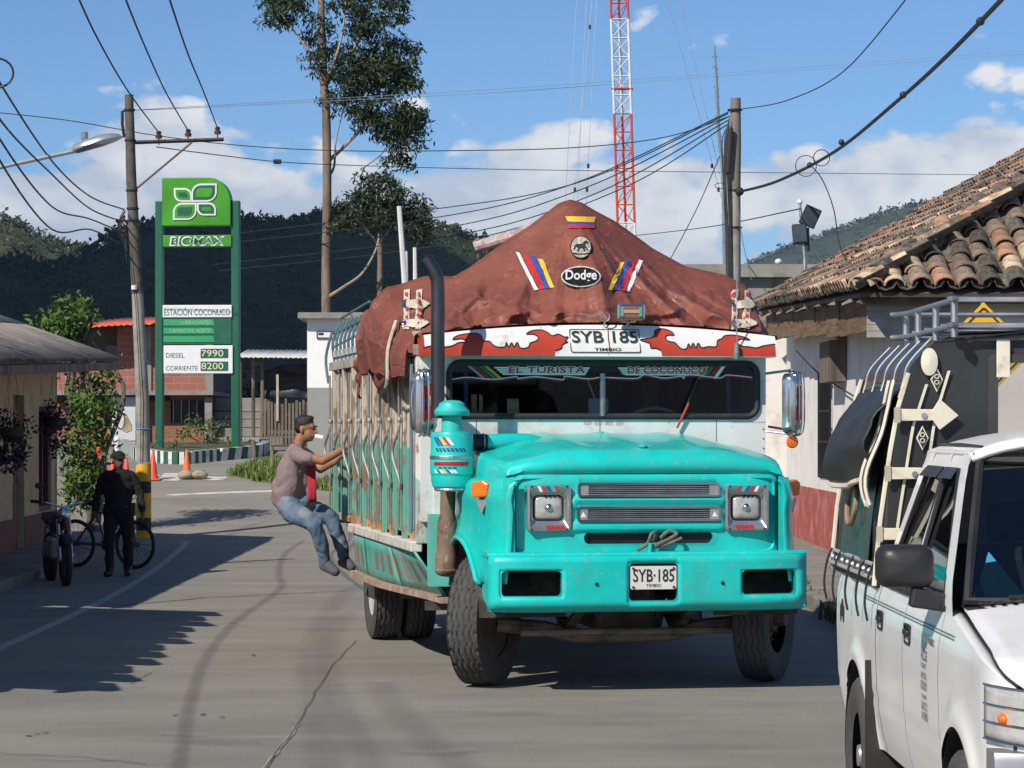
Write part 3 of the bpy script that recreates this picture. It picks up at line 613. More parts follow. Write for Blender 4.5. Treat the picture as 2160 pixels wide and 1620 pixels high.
for x0, x1, y0, y1, cn, c1, c2 in ((370, 408, 398, 427, 1, g_light, g_dark), (407, 461, 389, 427, 0, g_dark, g_light), (368, 418, 429, 465, 0, g_light, g_dark), (419, 459, 429, 456, 1, g_dark, g_light)):
    pt_ = MB().prism(leafy(x0, x1, y0, y1, cn), -.215, -.185, FRONT).build('petal', sgn_w, hd)
    MB().prism(leafy(x0, x1, y0, y1, cn, .04), -.222, -.2, FRONT).build('petal_inner', c1, hd); MB().prism(leafy(x0, x1, y0, y1, cn, .105), -.229, -.2, FRONT).build('petal_core', c2, hd)
np_ = MB().bb(sx(345), sx(491), -.15, .12, sz(521), sz(497)).build('name_panel', g_light, sign, bevel=.01)
text('BIOMAX', sx(476) - sx(361) + .03, sz(500) - sz(518) + .03, sgn_w, np_, face_front(sx(418), -.154, sz(509.5)), bold=.03, shear=.12)
text('BIOMAX', sx(474) - sx(363), sz(502) - sz(517), g_dark, np_, face_front(sx(418), -.158, sz(509.5)), bold=.005, shear=.12)
MB().bb(sx(345), sx(491), -.13, .1, sz(726), sz(671)).build('service_panel', g_dark, sign)
st = MB().bb(sx(345), sx(492), -.16, .12, sz(670), sz(644)).build('station_panel', sgn_w, sign, bevel=.01)
text('ESTACIÓN COCONUCO', sx(489) - sx(349), sz(649) - sz(666), g_dark, st, face_front(sx(418.5), -.163, sz(657.5)), bold=.008)
for y0, y1, tx in ((674, 687, 'LUBRICANTES'), (692, 704, 'CAMBIO DE ACEITE'), (709, 722, None)):
    b_ = MB().prism([(sx(347), sz(y1)), (sx(456), sz(y1)), (sx(452), sz(y0)), (sx(347), sz(y0))], -.145, -.125, FRONT).build('service_strip', g_mid, sign)
    if tx: text(tx, sx(447) - sx(383 if tx[0] == 'L' else 359), sz(676) - sz(684), mat('pale green ink', (.22, .52, .28), .5), b_, face_front((sx(447) + sx(383 if tx[0] == 'L' else 359)) / 2, -.148, sz((y0 + y1) / 2)))
pr = MB().bb(sx(347), sx(494), -.16, .12, sz(788), sz(729)).build('price_panel', sgn_w, sign, bevel=.01)
for y, tx, num, w_ in ((750, 'DIESEL', '7990', 40), (777, 'CORRIENTE', '8200', 68)):
    text(tx, w_ / s_, 10 / s_, g_dark, pr, face_front(sx(352) + w_ / s_ / 2, -.163, sz(y)), bold=.004)
    b_ = MB().bb(sx(426), sx(484), -.175, -.15, sz(y + 5), sz(y - 14)).build('price_display', g_dark, sign); text(num, 47 / s_, 14 / s_, digit_y, b_, face_front(sx(451), -.178, sz(y - 4.5)), bold=.004)
# planter round the sign: a curved kerb of green and white blocks
pl = thing('planter_kerb', 'kerb of painted green and white blocks around the petrol sign planter', 'kerb', (sign.location.x, 62, gz(62)))
pl_pts = smooth_line([G(262, 950), G(285, 966), G(310, 971), G(345, 977), G(385, 979), G(420, 976), G(470, 971), G(520, 966), G(552, 960), G(558, 950), G(520, 944)], 10)
tot = 0; cum = [0]
for a, b in zip(pl_pts, pl_pts[1:]): tot += (b - a).length; cum.append(tot)
def along(s):
    for i in range(len(cum) - 1):
        if s <= cum[i + 1]: return pl_pts[i].lerp(pl_pts[i + 1], (s - cum[i]) / (cum[i + 1] - cum[i]))
    return pl_pts[-1]
kg = mat('kerb green', (.012, .09, .05), .6, var=.2, vs=6, dirt=(.12, .13, .1), ds=5, da=.2); kw = mat('kerb white', (.62, .63, .62), .6, var=.12, vs=6, dirt=(.3, .29, .26), ds=5, da=.3)
s = 0; k = 0
while s < tot - .05:
    stp = .115 if s < tot * .42 else .22; a, b = along(s), along(min(tot, s + stp - .006)); n = V((-(b - a).y, (b - a).x, 0)).normalized() * .09; z = V((0, 0, .27)); lo_ = V((0, 0, -.1)); OO = pl.location
    sl = (b - a) * (.35 if s > tot * .42 else 0)
    MB().add([q - OO for q in (a - n + lo_, b - n + lo_, b + n + lo_, a + n + lo_, a - n + z + sl, b - n + z + sl, b + n + z + sl, a + n + z + sl)], [(0, 1, 2, 3), (4, 7, 6, 5), (0, 4, 5, 1), (1, 5, 6, 2), (2, 6, 7, 3), (3, 7, 4, 0)]).build('block', (kg, kw)[k % 2], pl); s += stp; k += 1
struct(MB().add([(p.x, p.y, p.z + .17) for p in pl_pts], [tuple(range(len(pl_pts)))]).build('planter_soil', mat('soil', (.09, .075, .05), .95, var=.3, dirt=(.06, .09, .02), ds=2, da=.6)))
shrub_m = leaf_mat('shrub leaves', (.035, .07, .02), (.10, .15, .04), sc=3)
def bush(name, label, base, clumps, m, size=(.08, .16), per=170, stems=5, seed=1, group=None):
    q = random.Random(seed); b = thing(name, label, 'shrub', base, group=group)
    for k in range(stems):
        c, r = clumps[k % len(clumps)]; MB().tube(smooth_line([(q.uniform(-.05, .05), q.uniform(-.05, .05), -.05), (c[0] * .4, c[1] * .4, c[2] * .5), c], 4), [.025 * (1 - i / 12) for i in range(9)], 5).build('stem', old_wood, b)
    leaves('foliage', clumps, m, b, size, per, rng=q); return b
q = random.Random(5); bp = G(420, 950)
bush('rose_bush', 'leafy green bush in the planter between the two sign posts', bp + V((0, 1.2, .1)), [((q.uniform(-.5, .5), q.uniform(-.3, .3), q.uniform(.15, .62)), q.uniform(.14, .26)) for _ in range(16)], shrub_m, (.06, .13), 190, 7, 5)
for i, (x, y) in enumerate(((318, 960), (362, 960), (525, 958), (478, 950))): 
    bush('small_plant', ('small plant by the left sign post', 'small yellowish plant between kerb and rose bush', 'small plant at the far tip of the striped kerb', 'low plant behind the right sign post')[i], G(x, y) + V((0, .5, .05)), [((q.uniform(-.12, .12), 0, q.uniform(.1, .25)), .11) for _ in range(4)], grass_m, (.06, .12), 200, 3, 40 + i, 'small plants in the planter')
# cones, sandbag, bollard
cone_r = mat('cone orange red', (.75, .07, .035), .45, var=.08); cone_o = mat('cone orange', (.80, .13, .02), .45, var=.08)
base_c = None
for i, (x, y0, y1, lab) in enumerate(((323, 952, 1013, 'large red traffic cone just right of the striped pole'), (394, 948, 997, 'bright orange traffic cone behind the sandbag'), (196, 959, 1012, 'red traffic cone nearest the shrub, leftmost of the row'), (216, 961, 1013, 'second red traffic cone from the shrub'), (238, 963, 1013, 'red traffic cone behind the dark cap'), (267, 964, 1012, 'red traffic cone between the cap and the striped pole'))):
    p = G(x, y1); hgt = (y1 - y0) * p.y / FOC; c = thing('traffic_cone', lab, 'traffic cone', p, group='traffic cones at the bend'); m = cone_o if i == 1 else cone_r
    MB().box((0, 0, .015), (hgt * .52, hgt * .52, .03)).build('base', m, c, bevel=.01)
    MB().lathe([(hgt * .19, .03), (hgt * .17, .07), (hgt * .045, hgt * .97), (hgt * .03, hgt)], 20).build('cone', m, c, smooth=True)
p = G(407, 1011)
sb = MB(); 
for k in range(2): sb.ball((p.x - .14 + .28 * k, p.y, p.z + .09), (.19, .15, .10), 16, 10)
sb.v = [v + V((1, 1, 1)) * .022 * noise.fractal(v * 9, 1, 2, 3) for v in sb.v]
tag(sb.build('sandbag', mat('sacking', (.32, .28, .20), .95, var=.3, vs=18, bump=.6, bs=50), smooth=True), 'lumpy tan sandbag lying in front of the orange cone', 'sandbag')
# ------------------------------------------------------------------ brick house, retaining wall, gate and shelter behind the sign
bh = P(320, 940, 76); BZ = gz(76) + .02; s2 = FOC / 76
bho = thing('brick_house', 'two storey brick house with red sheet roof behind the sign', 'house', (bh.x, 76, BZ))
def brick_mat(name, c1, c2, mort, sc):
    m = bpy.data.materials.new(name); m.use_nodes = True; t = m.node_tree; b = t.nodes['Principled BSDF']; tcn = t.nodes.new('ShaderNodeTexCoord'); mp = t.nodes.new('ShaderNodeMapping'); mp.inputs['Rotation'].default_value = (R(90), 0, 0)
    br = t.nodes.new('ShaderNodeTexBrick'); br.inputs['Scale'].default_value = sc; br.inputs['Color1'].default_value = (*c1, 1); br.inputs['Color2'].default_value = (*c2, 1); br.inputs['Mortar'].default_value = (*mort, 1); br.inputs['Mortar Size'].default_value = .018
    br.inputs['Brick Width'].default_value = .56; br.inputs['Row Height'].default_value = .24
    t.links.new(tcn.outputs['Object'], mp.inputs[0]); t.links.new(mp.outputs[0], br.inputs['Vector'])
    n = t.nodes.new('ShaderNodeTexNoise'); n.inputs['Scale'].default_value = 1.5; n.inputs['Detail'].default_value = 8; t.links.new(tcn.outputs['Object'], n.inputs['Vector'])
    mx = t.nodes.new('ShaderNodeMix'); mx.data_type = 'RGBA'; mx.blend_type = 'MULTIPLY'; mx.inputs[0].default_value = .6; t.links.new(br.outputs[0], mx.inputs[6]); t.links.new(n.outputs[0], mx.inputs[7]); t.links.new(mx.outputs[2], b.inputs['Base Color']); b.inputs['Roughness'].default_value = .9
    bp_ = t.nodes.new('ShaderNodeBump'); bp_.inputs['Strength'].default_value = .5; bp_.inputs['Distance'].default_value = .01; bp_.invert = True; t.links.new(br.outputs['Fac'], bp_.inputs['Height']); t.links.new(bp_.outputs[0], b.inputs['Normal']); return m
brick = brick_mat('hollow brick', (.44, .17, .09), (.36, .13, .07), (.30, .26, .21), 2.0); brick2 = brick_mat('upper brick', (.46, .17, .12), (.38, .14, .10), (.36, .28, .24), 1.3)
bx_ = lambda x: (x - 320) / s2
bz_ = lambda y: EYE + (HOR - y) / s2 - BZ
def bb(name, x0, x1, yt, yb, m, f=0, d=.25, parent=bho, bevel=0): return MB().bb(bx_(x0), bx_(x1), f, f + d, bz_(yb), bz_(yt)).build(name, m, parent, bevel=bevel)
bb('wall', 120, 360, 845, 960, brick); bb('wall', 437, 448, 845, 945, brick); bb('wall', 360, 437, 892, 945, brick); bb('wall', 360, 437, 832, 843, brick)
bb('wall', 250, 450, 690, 826, brick2, -.25); bb('wall', 120, 250, 768, 826, brick2, -.25)
bb('floor_slab', 110, 456, 826, 834, grey_block, -.8, 5)
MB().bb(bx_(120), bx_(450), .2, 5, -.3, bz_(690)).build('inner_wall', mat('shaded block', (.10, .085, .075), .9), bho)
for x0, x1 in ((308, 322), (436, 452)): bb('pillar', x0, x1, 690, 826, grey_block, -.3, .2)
bb('pillar', 437, 452, 838, 945, grey_block, -.6, .2)
w_ = bb('window', 362, 436, 843, 892, dark_glass, .1, .05)
for k in range(5): MB().tube([(bx_(366 + k * 16.5), .02, bz_(892)), (bx_(366 + k * 16.5), .02, bz_(843))], .014, 6).build('bar', steel, w_)
w_ = bb('window', 205, 246, 845, 896, dark_glass, -.04, .05); bb('poster', 214, 231, 852, 893, red_ink, -.06, .015)
w_ = bb('window', 225, 300, 728, 765, dark_glass, -.02, .05)
rs = MB(); rs.grid(40, 1, lambda a, b: V((bx_(lerp(150, 335, a)), lerp(-1.3, 2.4, b), bz_(lerp(672 + 10 * (1 - a) ** 2, 668, a)) - .25 + .35 * b + .02 * math.sin(a * 90)))); rs.build('roof', mat('red roof sheet', (.62, .12, .05), .5, var=.12, vs=2), bho, smooth=True, solid=.02, ang=80)
MB().grid(20, 1, lambda a, b: V((bx_(lerp(335, 455, a)), lerp(-.8, 2.4, b), bz_(690) + .05 + .25 * b))).build('roof', mat('roof grey sheet', (.2, .18, .16), .8), bho, solid=.02)
ban = bb('banner', 242, 291, 838, 941, mat('banner white', (.55, .56, .62), .6, var=.05), -.5, .02)
g = MB().prism([(bx_(270) + a, bz_(900) + b) for a, b in ((-.1, -.1), (-.02, .33), (.05, .30), (.17, .05), (.17, -.1), (.02, -.16))], -.515, -.502, FRONT).build('bottle_print', mat('banner print', (.35, .28, .14), .6, var=.5, vs=4), ban)
MB().tube([(bx_(260) + .12 * math.cos(a), -.506, bz_(888) + .22 * math.sin(a)) for a in [k * .3142 for k in range(20)]], .02, 5, closed=True).build('ring_print', mat('banner brown', (.12, .07, .06), .6), ban)
bb('stripe_print', 243, 290, 929, 931, red_ink, -.512, .01, ban)
rw = thing('retaining_wall', 'stepped grey concrete retaining wall right of the brick house', 'wall', (bh.x, 75.5, BZ))
for k, (x0, x1, y0, y1, f) in enumerate(((450, 560, 838, 868, .9), (450, 560, 868, 884, .7), (450, 560, 884, 902, .5), (450, 560, 902, 921, .3), (450, 600, 921, 945, .05))): MB().bb(bx_(x0), bx_(x1), f, f + 1.2, bz_(y1), bz_(y0) - .015).build('course', grey_block, rw, bevel=.015)
gt = thing('picket_gate', 'rough wooden picket gate left of the white pillar', 'gate', ((600 - 1080) / (FOC / 70), 70, gz(70))); s3 = FOC / 70; gx_ = lambda x: (x - 600) / s3; gy_ = lambda y: EYE + (HOR - y) / s3 - gz(70)
for k in range(15):
    x = 549 + k * 7.4; w3 = rq.uniform(4.2, 6.2); MB().bb(gx_(x), gx_(x + w3), -.02 + .01 * (k % 2), .02, gy_(940 - rq.uniform(0, 4)), gy_(842 + rq.uniform(-4, 8) + (2 if k else -8))).build('picket', old_wood, gt)
for y in (872, 915): MB().bb(gx_(548), gx_(656), .02, .06, gy_(y + 5), gy_(y)).build('rail', old_wood, gt)
MB().bb(gx_(583), gx_(588), -.06, -.02, gy_(888), gy_(790)).build('post', mat('pale stake', (.42, .36, .30), .8, var=.2), gt)
sh = thing('shelter', 'lean-to shelter with pale sheet roof and black plastic screen', 'shelter', ((600 - 1080) / (FOC / 74), 74, gz(74))); s4 = FOC / 74; hx = lambda x: (x - 600) / s4; hy = lambda y: EYE + (HOR - y) / s4 - gz(74)
MB().grid(50, 1, lambda a, b: V((hx(lerp(507, 720, a)), lerp(-1.5, 2, b), hy(lerp(756, 758, a)) + .30 * b + .018 * math.sin(a * 130)))).build('roof', mat('pale roof sheet', (.52, .52, .50), .6, var=.15, dirt=(.3, .27, .24), ds=2, da=.3), sh, smooth=True, solid=.015, ang=80)
MB().grid(24, 14, lambda a, b: V((hx(lerp(556, 720, a)), -.7 + .12 * noise.noise(V((a * 6, b * 4, 1))), lerp(hy(842), hy(785 - 14 * ss(0, .3, a)), b)))).build('screen', mat('black plastic', (.02, .022, .025), .45, var=.4, vs=4), sh, smooth=True, solid=.004)
for x in (514, 541, 560): MB().tube([(hx(x), -.9, -.1), (hx(x), -.9, hy(760))], .05, 7).build('post', old_wood, sh)
MB().bb(hx(536), hx(562), -.95, -.75, hy(772), hy(766)).build('beam', old_wood, sh)
q = random.Random(9); bush('hedge_plant', 'green shrub seen under the pale shelter roof', (((495 - 1080) / (FOC / 80)), 80, gz(80)), [((q.uniform(-.9, 1.1), 0, q.uniform(.9, 2.3)), q.uniform(.3, .5)) for _ in range(9)], shrub_m, (.12, .24), 60, 3, 9)
for i, (x, y0, y1) in enumerate(((535, 931, 990), (573, 940, 1010))):
    p = G(x, y1); tag(MB().tube([p, p + V((.02, 0, (y1 - y0) * p.y / FOC * .6)), p + V((0, 0, (y1 - y0) * p.y / FOC))], [.05, .045, .04], 7).build('wooden_stake', old_wood), ('thin grey wooden stake at the end of the striped kerb', 'thicker grey wooden stake in the grass by the climbing man')[i], 'stake', 'stakes by the bank')
p = G(247, 962); tag(MB().lathe([(.06, 0), (.06, .4), (.03, .45)], 10, Matrix.Translation(p)).build('bollard', sgn_w), 'small white bollard beyond the row of cones', 'bollard')
# white and grey gate pillar building
gb = thing('gate_pillar', 'white and grey rendered pillar building with flat concrete cap', 'building', (-4.4, 56, gz(56))); s5 = FOC / 56; kx = lambda x: (x - 1080) / s5 + 4.4; kz = lambda y: EYE + (HOR - y) / s5 - gz(56)
MB().bb(kx(648), kx(648) + 3.2, 0, 3, kz(818), kz(672)).build('wall', mat('bright white render', (.78, .78, .77), .7, var=.04), gb)
MB().bb(kx(648) + .004, kx(648) + 3.196, .004, 2.996, -.3, kz(818)).build('wall', mat('grey painted base', (.27, .27, .25), .75, var=.06), gb)
MB().bb(kx(630), kx(648) + 3.4, -.25, 3.2, kz(673), kz(660)).build('cap', grey_block, gb, bevel=.01)
MB().bb(kx(668), kx(706), -.04, -.004, kz(714), kz(699)).build('meter_plate', dark_metal, gb); MB().bb(kx(671), kx(703), -.045, -.02, kz(712), kz(701)).build('meter_face', sgn_w, gb); MB().bb(kx(672), kx(683), -.05, -.03, kz(707), kz(702)).build('meter_mark', ink, gb)
# ------------------------------------------------------------------ poles, wires, street lamp
pole_m = mat('pole concrete', (.30, .285, .25), .85, var=.15, vs=4, bump=.25, bs=30, dirt=(.17, .16, .14), ds=3, da=.4)
pole_d = mat('sooty pole', (.11, .10, .085), .9, var=.3, vs=6, bump=.4, bs=30, dirt=(.05, .045, .04), ds=5, da=.4)
PY = 46.9; pb = G(303, 1141); s6 = FOC / PY
pole = thing('utility_pole', 'concrete utility pole with yellow and black base and crossarm', 'utility pole', (pb.x, PY, pb.z))
def pp(x, y, dy=0): return P(x, y, PY + dy) - V((pb.x, PY, pb.z))
ax = [(303, 1146), (303, 1060), (302.5, 975), (300, 830), (290, 620), (282, 480), (277, 380), (272, 200)]; rad = [.128, .125, .122, .115, .10, .094, .09, .075]
seg = lambda i, j, y0=None: [pp(*ax[k]) for k in range(i, j + 1)]
MB().tube(seg(2, 4), rad[2:5], 16).build('shaft', pole_m, pole, smooth=True); MB().tube([pp(*ax[4]), pp(*ax[5]), pp(*ax[6]), pp(*ax[7])], rad[4:], 14).build('upper_shaft', pole_d, pole, smooth=True)
yel = mat('pole yellow', (.72, .42, .01), .6, var=.12, dirt=(.35, .2, .03), ds=4, da=.25); blk = mat('pole black', (.02, .02, .02), .6, var=.3)
for y0, y1, m in ((1146, 1119, yel), (1119, 1092, blk), (1092, 1040, yel), (1040, 1015, blk), (1015, 977, yel)): MB().tube([pp(303, y0), pp(303, y1)], .132, 16).build('painted_band', m, pole, smooth=True)
for y in (905, 978): MB().lathe([(.128, -.012), (.134, 0), (.128, .012)], 14, Matrix.Translation(pp(302, y))).build('blue_tie', mat('blue tape', (.06, .25, .6), .5), pole)
MB().tube([pp(266, 301), pp(472, 294)], .034, 4).build('crossarm', mat('crossarm iron', (.07, .06, .055), .7, .3, var=.3), pole); MB().tube([pp(283, 402), pp(405, 300)], .018, 6).build('brace', mat('rusty iron', (.16, .09, .07), .8, .2, var=.3), pole)
ins_m = mat('brown porcelain', (.10, .045, .035), .25, var=.2, coat=.4)
for x, y in ((335, 286), (397, 282), (459, 277)): MB().lathe([(.012, -.16), (.012, -.05), (.055, -.05), (.062, 0), (.035, .02), (.05, .05), (.03, .08)], 12, Matrix.Translation(pp(x, y))).build('insulator', ins_m, pole, smooth=True)
MB().tube([pp(262, 290), pp(258, 262), pp(258, 235), pp(268, 232)], .026, 8).build('bracket', dark_metal, pole)
for y, r_ in ((232, .10), (296, .10), (402, .105), (440, .11), (465, .11)): MB().lathe([(r_ - .02, -.02), (r_, -.015), (r_, .015), (r_ - .02, .02)], 14, Matrix.Translation(pp(interp([(200, 272), (380, 277), (480, 282)], y), y))).build('clamp', dark_metal, pole)
for k in range(7): MB().tube([pp(262 + 3 * math.sin(k), 440 + k * 3), pp(255 - k, 455 + k * 6), pp(263, 475 + k * 7), pp(268, 500 + k * 9)], .008, 5).build('wire_loop', cable_mat, pole)
for k, y in enumerate((460, 492)): MB().lathe([(.02, -.06), (.035, -.03), (.02, 0), (.035, .03), (.02, .05)], 10, Matrix.Translation(pp(261, y))).build('insulator', ins_m, pole)
MB().tube([pp(272, 500, -.12), pp(276, 560, -.14), pp(286, 640, -.14), pp(297, 840, -.16), pp(297, 975, -.16)], .007, 5).build('down_wire', cable_mat, pole)
MB().lathe([(.02, 0), (.05, .01), (.05, .08), (.02, .09)], 10, Matrix.Translation(pp(283, 612, -.1))).build('fitting', sgn_w, pole)
# second pole, behind the truck
QY = 55.0
def qq(x, y, dy=0): return P(x, y, QY + dy) - V((P(1549, 900, QY).x, QY, gz(QY)))
pole2 = thing('wooden_pole', 'weathered pole hung with cables behind the tarpaulin', 'utility pole', (P(1549, 900, QY).x, QY, gz(QY)))
MB().tube([qq(1549, 1010), qq(1549, 590), qq(1549, 400)], [.14, .13, .125], 14).build('shaft', pole_m, pole2, smooth=True); MB().tube([qq(1549, 400), qq(1551, 300), qq(1552, 207)], [.125, .118, .10], 14).build('upper_shaft', mat('grey pole wood', (.20, .18, .15), .9, var=.3, vs=6, bump=.5, bs=30, stretch=(1, 1, .2)), pole2, smooth=True)
sp2 = MB(); sp2.box(qq(1538, 318, -.2), (.10, .10, .95), Matrix.Rotation(R(4), 3, 'Y')); sp2.build('splice_box', black_rubber, pole2, bevel=.03)
for k in range(9):
    q = random.Random(60 + k); x = 1530 + q.uniform(0, 12); MB().tube(smooth_line([qq(1538, 245 + q.uniform(0, 20), -.15), qq(x - q.uniform(0, 8), 300, -.2), qq(x - 4, 400, -.2), qq(x, 480, -.17), qq(x + 2, 600, -.17)], 5), .012, 5).build('hanging_cable', cable_mat, pole2)
for y in (232, 402, 480): MB().lathe([(.12, -.02), (.15, -.015), (.15, .015), (.12, .02)], 14, Matrix.Translation(qq(1550, y))).build('clamp', dark_metal, pole2)
MB().ball(qq(1560, 404, -.12), .09, 10, 7).build('clamp', dark_metal, pole2)
MB().tube([qq(1520 + 12 * math.cos(a * .5), 392 + 6 * math.sin(a * .5), -.2) for a in range(13)], .008, 5, closed=True).build('wire_loop', cable_mat, pole2)
wire_n = 0
def wire(pts, r, label, m=cable_mat, cat='cable', name='overhead_wire', group='overhead wires', n=8):
    global wire_n
    c = smooth_line([P(x, y, Y) if Y is not None else V((x, y)) for x, y, Y in pts], n); return tag(MB().tube(c, r, 5).build(name, m, smooth=True, fix=False), label, cat, group)
wire([(150, -40, 24), (205, 80, 30), (270, 192, 38), (335, 280, PY)], .011, 'wire from the top edge to the first pin on the crossarm')
wire([(250, -40, 24), (300, 85, 31), (350, 195, 39), (397, 276, PY)], .011, 'wire from the top edge to the middle pin on the crossarm')
wire([(345, -40, 24), (395, 110, 31), (430, 195, 39), (459, 271, PY)], .011, 'wire from the top edge to the outer pin on the crossarm')
for k, (y0, ym, xe, ye) in enumerate(((130, 300, 262, 442), (195, 320, 260, 468), (235, 380, 258, 490), (268, 420, 250, 512))):
    wire([(-60, y0 - 75 - k * 8, 24), (0, y0 + 45 + k * 12 - (k > 1) * 10, 28), (110, ym + 40 + k * 8, 36), (190, ye - 28, 42), (xe, ye, PY)], .012, ('topmost', 'second', 'third', 'lowest')[k] + ' of the four wires sagging from the left edge to the striped pole', group=None)
wire([(0, 238, 60), (150, 255, 60), (330, 286, 60), (520, 308, 60), (720, 318, 58), (940, 318, 57), (1200, 312, 56), (1400, 290, 55.5), (1540, 245, 55)], .011, 'long dark wire crossing behind the eucalyptus to the cable hung pole')
wire([(270, 233, PY), (420, 224, 50), (700, 208, 58), (1080, 186, 66), (1500, 156, 72), (2200, 104, 80)], .006, 'upper pale twin wire from the striped pole top across the sky', mat('pale wire', (.45, .47, .5), .6))
wire([(270, 233, PY), (420, 227, 50), (700, 213, 58), (1080, 193, 66), (1500, 162, 72), (2200, 111, 80)], .006, 'lower pale twin wire from the striped pole top across the sky', mat('pale wire', (.45, .47, .5), .6))
sj = wire([(330, 310, PY), (460, 327, 52), (585, 341, 58), (720, 348, 62), (1000, 356, 70), (1400, 362, 80), (2200, 370, 95)], .010, 'thin wire with a small black splice box below the crossarm')
MB().box(P(585, 341, 58), (.17, .08, .10)).build('splice', black_rubber, sj, bevel=.02)
for k, (a, b, c_) in enumerate(((( 880, 446), (1210, 385), (1535, 240)), ((930, 482), (1230, 395), (1535, 247)), ((950, 498), (1250, 408), (1535, 254)), ((960, 512), (1300, 400), (1535, 262)), ((900, 462), (1200, 388), (1537, 236)))):
    wire([(a[0] - 500, a[1] + 60, 80), (*a, 70), (b[0], b[1] + 3, 62), (*c_, 55)], .013, ('highest', 'second', 'third', 'lowest', 'thin middle')[k] + ' wire of the bunch rising from behind the tarpaulin to the pole', group=None)
wire([(1565, 230, 55), (1660, 212, 48), (1780, 150, 42), (1930, -25, 34)], .010, 'thin wire from the cable hung pole up to the top edge')
bun = wire([(1562, 404, 55), (1640, 382, 50), (1760, 320, 44), (1890, 215, 38), (2000, 115, 33), (2140, -30, 27)], .028, 'thick twisted cable bundle climbing to the upper right corner')
for x, y, Y in ((1708, 348, 46.4), (1775, 300, 43), (1905, 200, 37.3), (2068, 45, 30)): MB().ball(P(x, y, Y), .05, 8, 6).build('tie', cable_mat, bun)
for x, y, r_, Y in ((1700, 350, 22, 46), (1733, 333, 17, 45)): MB().tube([P(x + r_ * math.cos(a * .3142), y + r_ * math.sin(a * .3142), Y) for a in range(20)], .008, 5, closed=True).build('coil', cable_mat, bun)
wire([(1712, 350, 46), (1735, 380, 45), (1758, 440, 43), (1772, 520, 40), (1800, 570, 37), (1830, 600, 35), (1900, 710, 33)], .010, 'drop wire hanging from the thick bundle to the tiled roof')
wire([(1340, 497, 88), (1500, 478, 70), (1690, 440, 48)], .012, 'wire running level from the mast to the floodlight post')
wire([(1415, 545, 60), (1470, 440, 57), (1518, 330, 55)], .010, 'stay wire slanting up to the thin aerial')
wire([(1556, 420, 55), (1565, 500, 53), (1585, 590, 50)], .008, 'thin wire slanting from the pole to the tiled roof', steel)
for k, (x0, x1, xm) in enumerate(((1220, 1185, .3), (1262, 1230, .25), (1255, 1198, .3), (1388, 1560, .3), (1420, 1560, .4), (1240, 1212, .3))):
    g_ = wire([(x0, -60, 96), (lerp(x0, x1, .5), 240, 96), (x1, 560, 96)], .010, ('outermost', 'third', 'second', 'fourth', 'fifth', 'innermost')[k] + ' guy wire of the red and white mast counted from the eucalyptus', steel, 'guy wire', 'guy_wire', None, 3)
    for y in ((57, 350)[k % 2], 400): 
        if k in (1, 2, 3): MB().box(P(lerp(x0, x1, (y + 60) / 620), y, 96), (.09, .06, .15)).build('insulator', black_rubber, g_)
lamp = thing('street_lamp', 'cobra head street lamp on a long grey arm at the upper left', 'street lamp', (P(-250, 905, 34).x, 34, 0))
LO = V((P(-250, 905, 34).x, 34, 0))
MB().tube([(0, 0, 0), (0, 0, 6.2)], [.12, .08], 12).build('pole', pole_m, lamp, smooth=True)
MB().tube(smooth_line([V((0, 0, 4.6)), P(-150, 390, 34) - LO, P(0, 353, 34) - LO, P(160, 318, 34) - LO], 5), .026, 8).build('arm', mat('grey arm paint', (.28, .28, .28), .6, var=.1), lamp, smooth=True)
hsec = []
for t_, w_, hu, hd_ in ((0, .05, .03, .03), (.06, .10, .07, .04), (.3, .15, .085, .045), (.6, .15, .09, .05), (.85, .11, .06, .04), (1, .03, .02, .02)):
    c = P(lerp(155, 256, t_), lerp(318, 286, t_), 34) - LO; hsec.append([c + V((.1 * math.sin(a) * -.3, w_ * math.cos(a), (hu if math.sin(a) > 0 else hd_) * math.sin(a))) for a in [k * math.pi / 8 for k in range(16)]])
MB().loft(hsec).build('lamp_head', mat('lamp aluminium', (.62, .64, .68), .25, .7, var=.08), lamp, smooth=True)
MB().lathe([(.035, 0), (.045, .02), (.045, .09), (.03, .1)], 12, Matrix.Translation(P(178, 295, 34) - LO)).build('photocell', mat('photocell', (.2, .24, .27), .4), lamp)
MB().tube([P(-8 + 36 * math.cos(a * .3142), 154 + 31 * math.sin(a * .3142), 30) for a in range(20)], .012, 5, closed=True)
tag(MB().tube([P(-8 + 36 * math.cos(a * .3142), 154 + 31 * math.sin(a * .3142), 27) for a in range(20)], .012, 5, closed=True).build('wire_coil', cable_mat), 'round loop of spare wire at the upper left edge', 'wire coil')
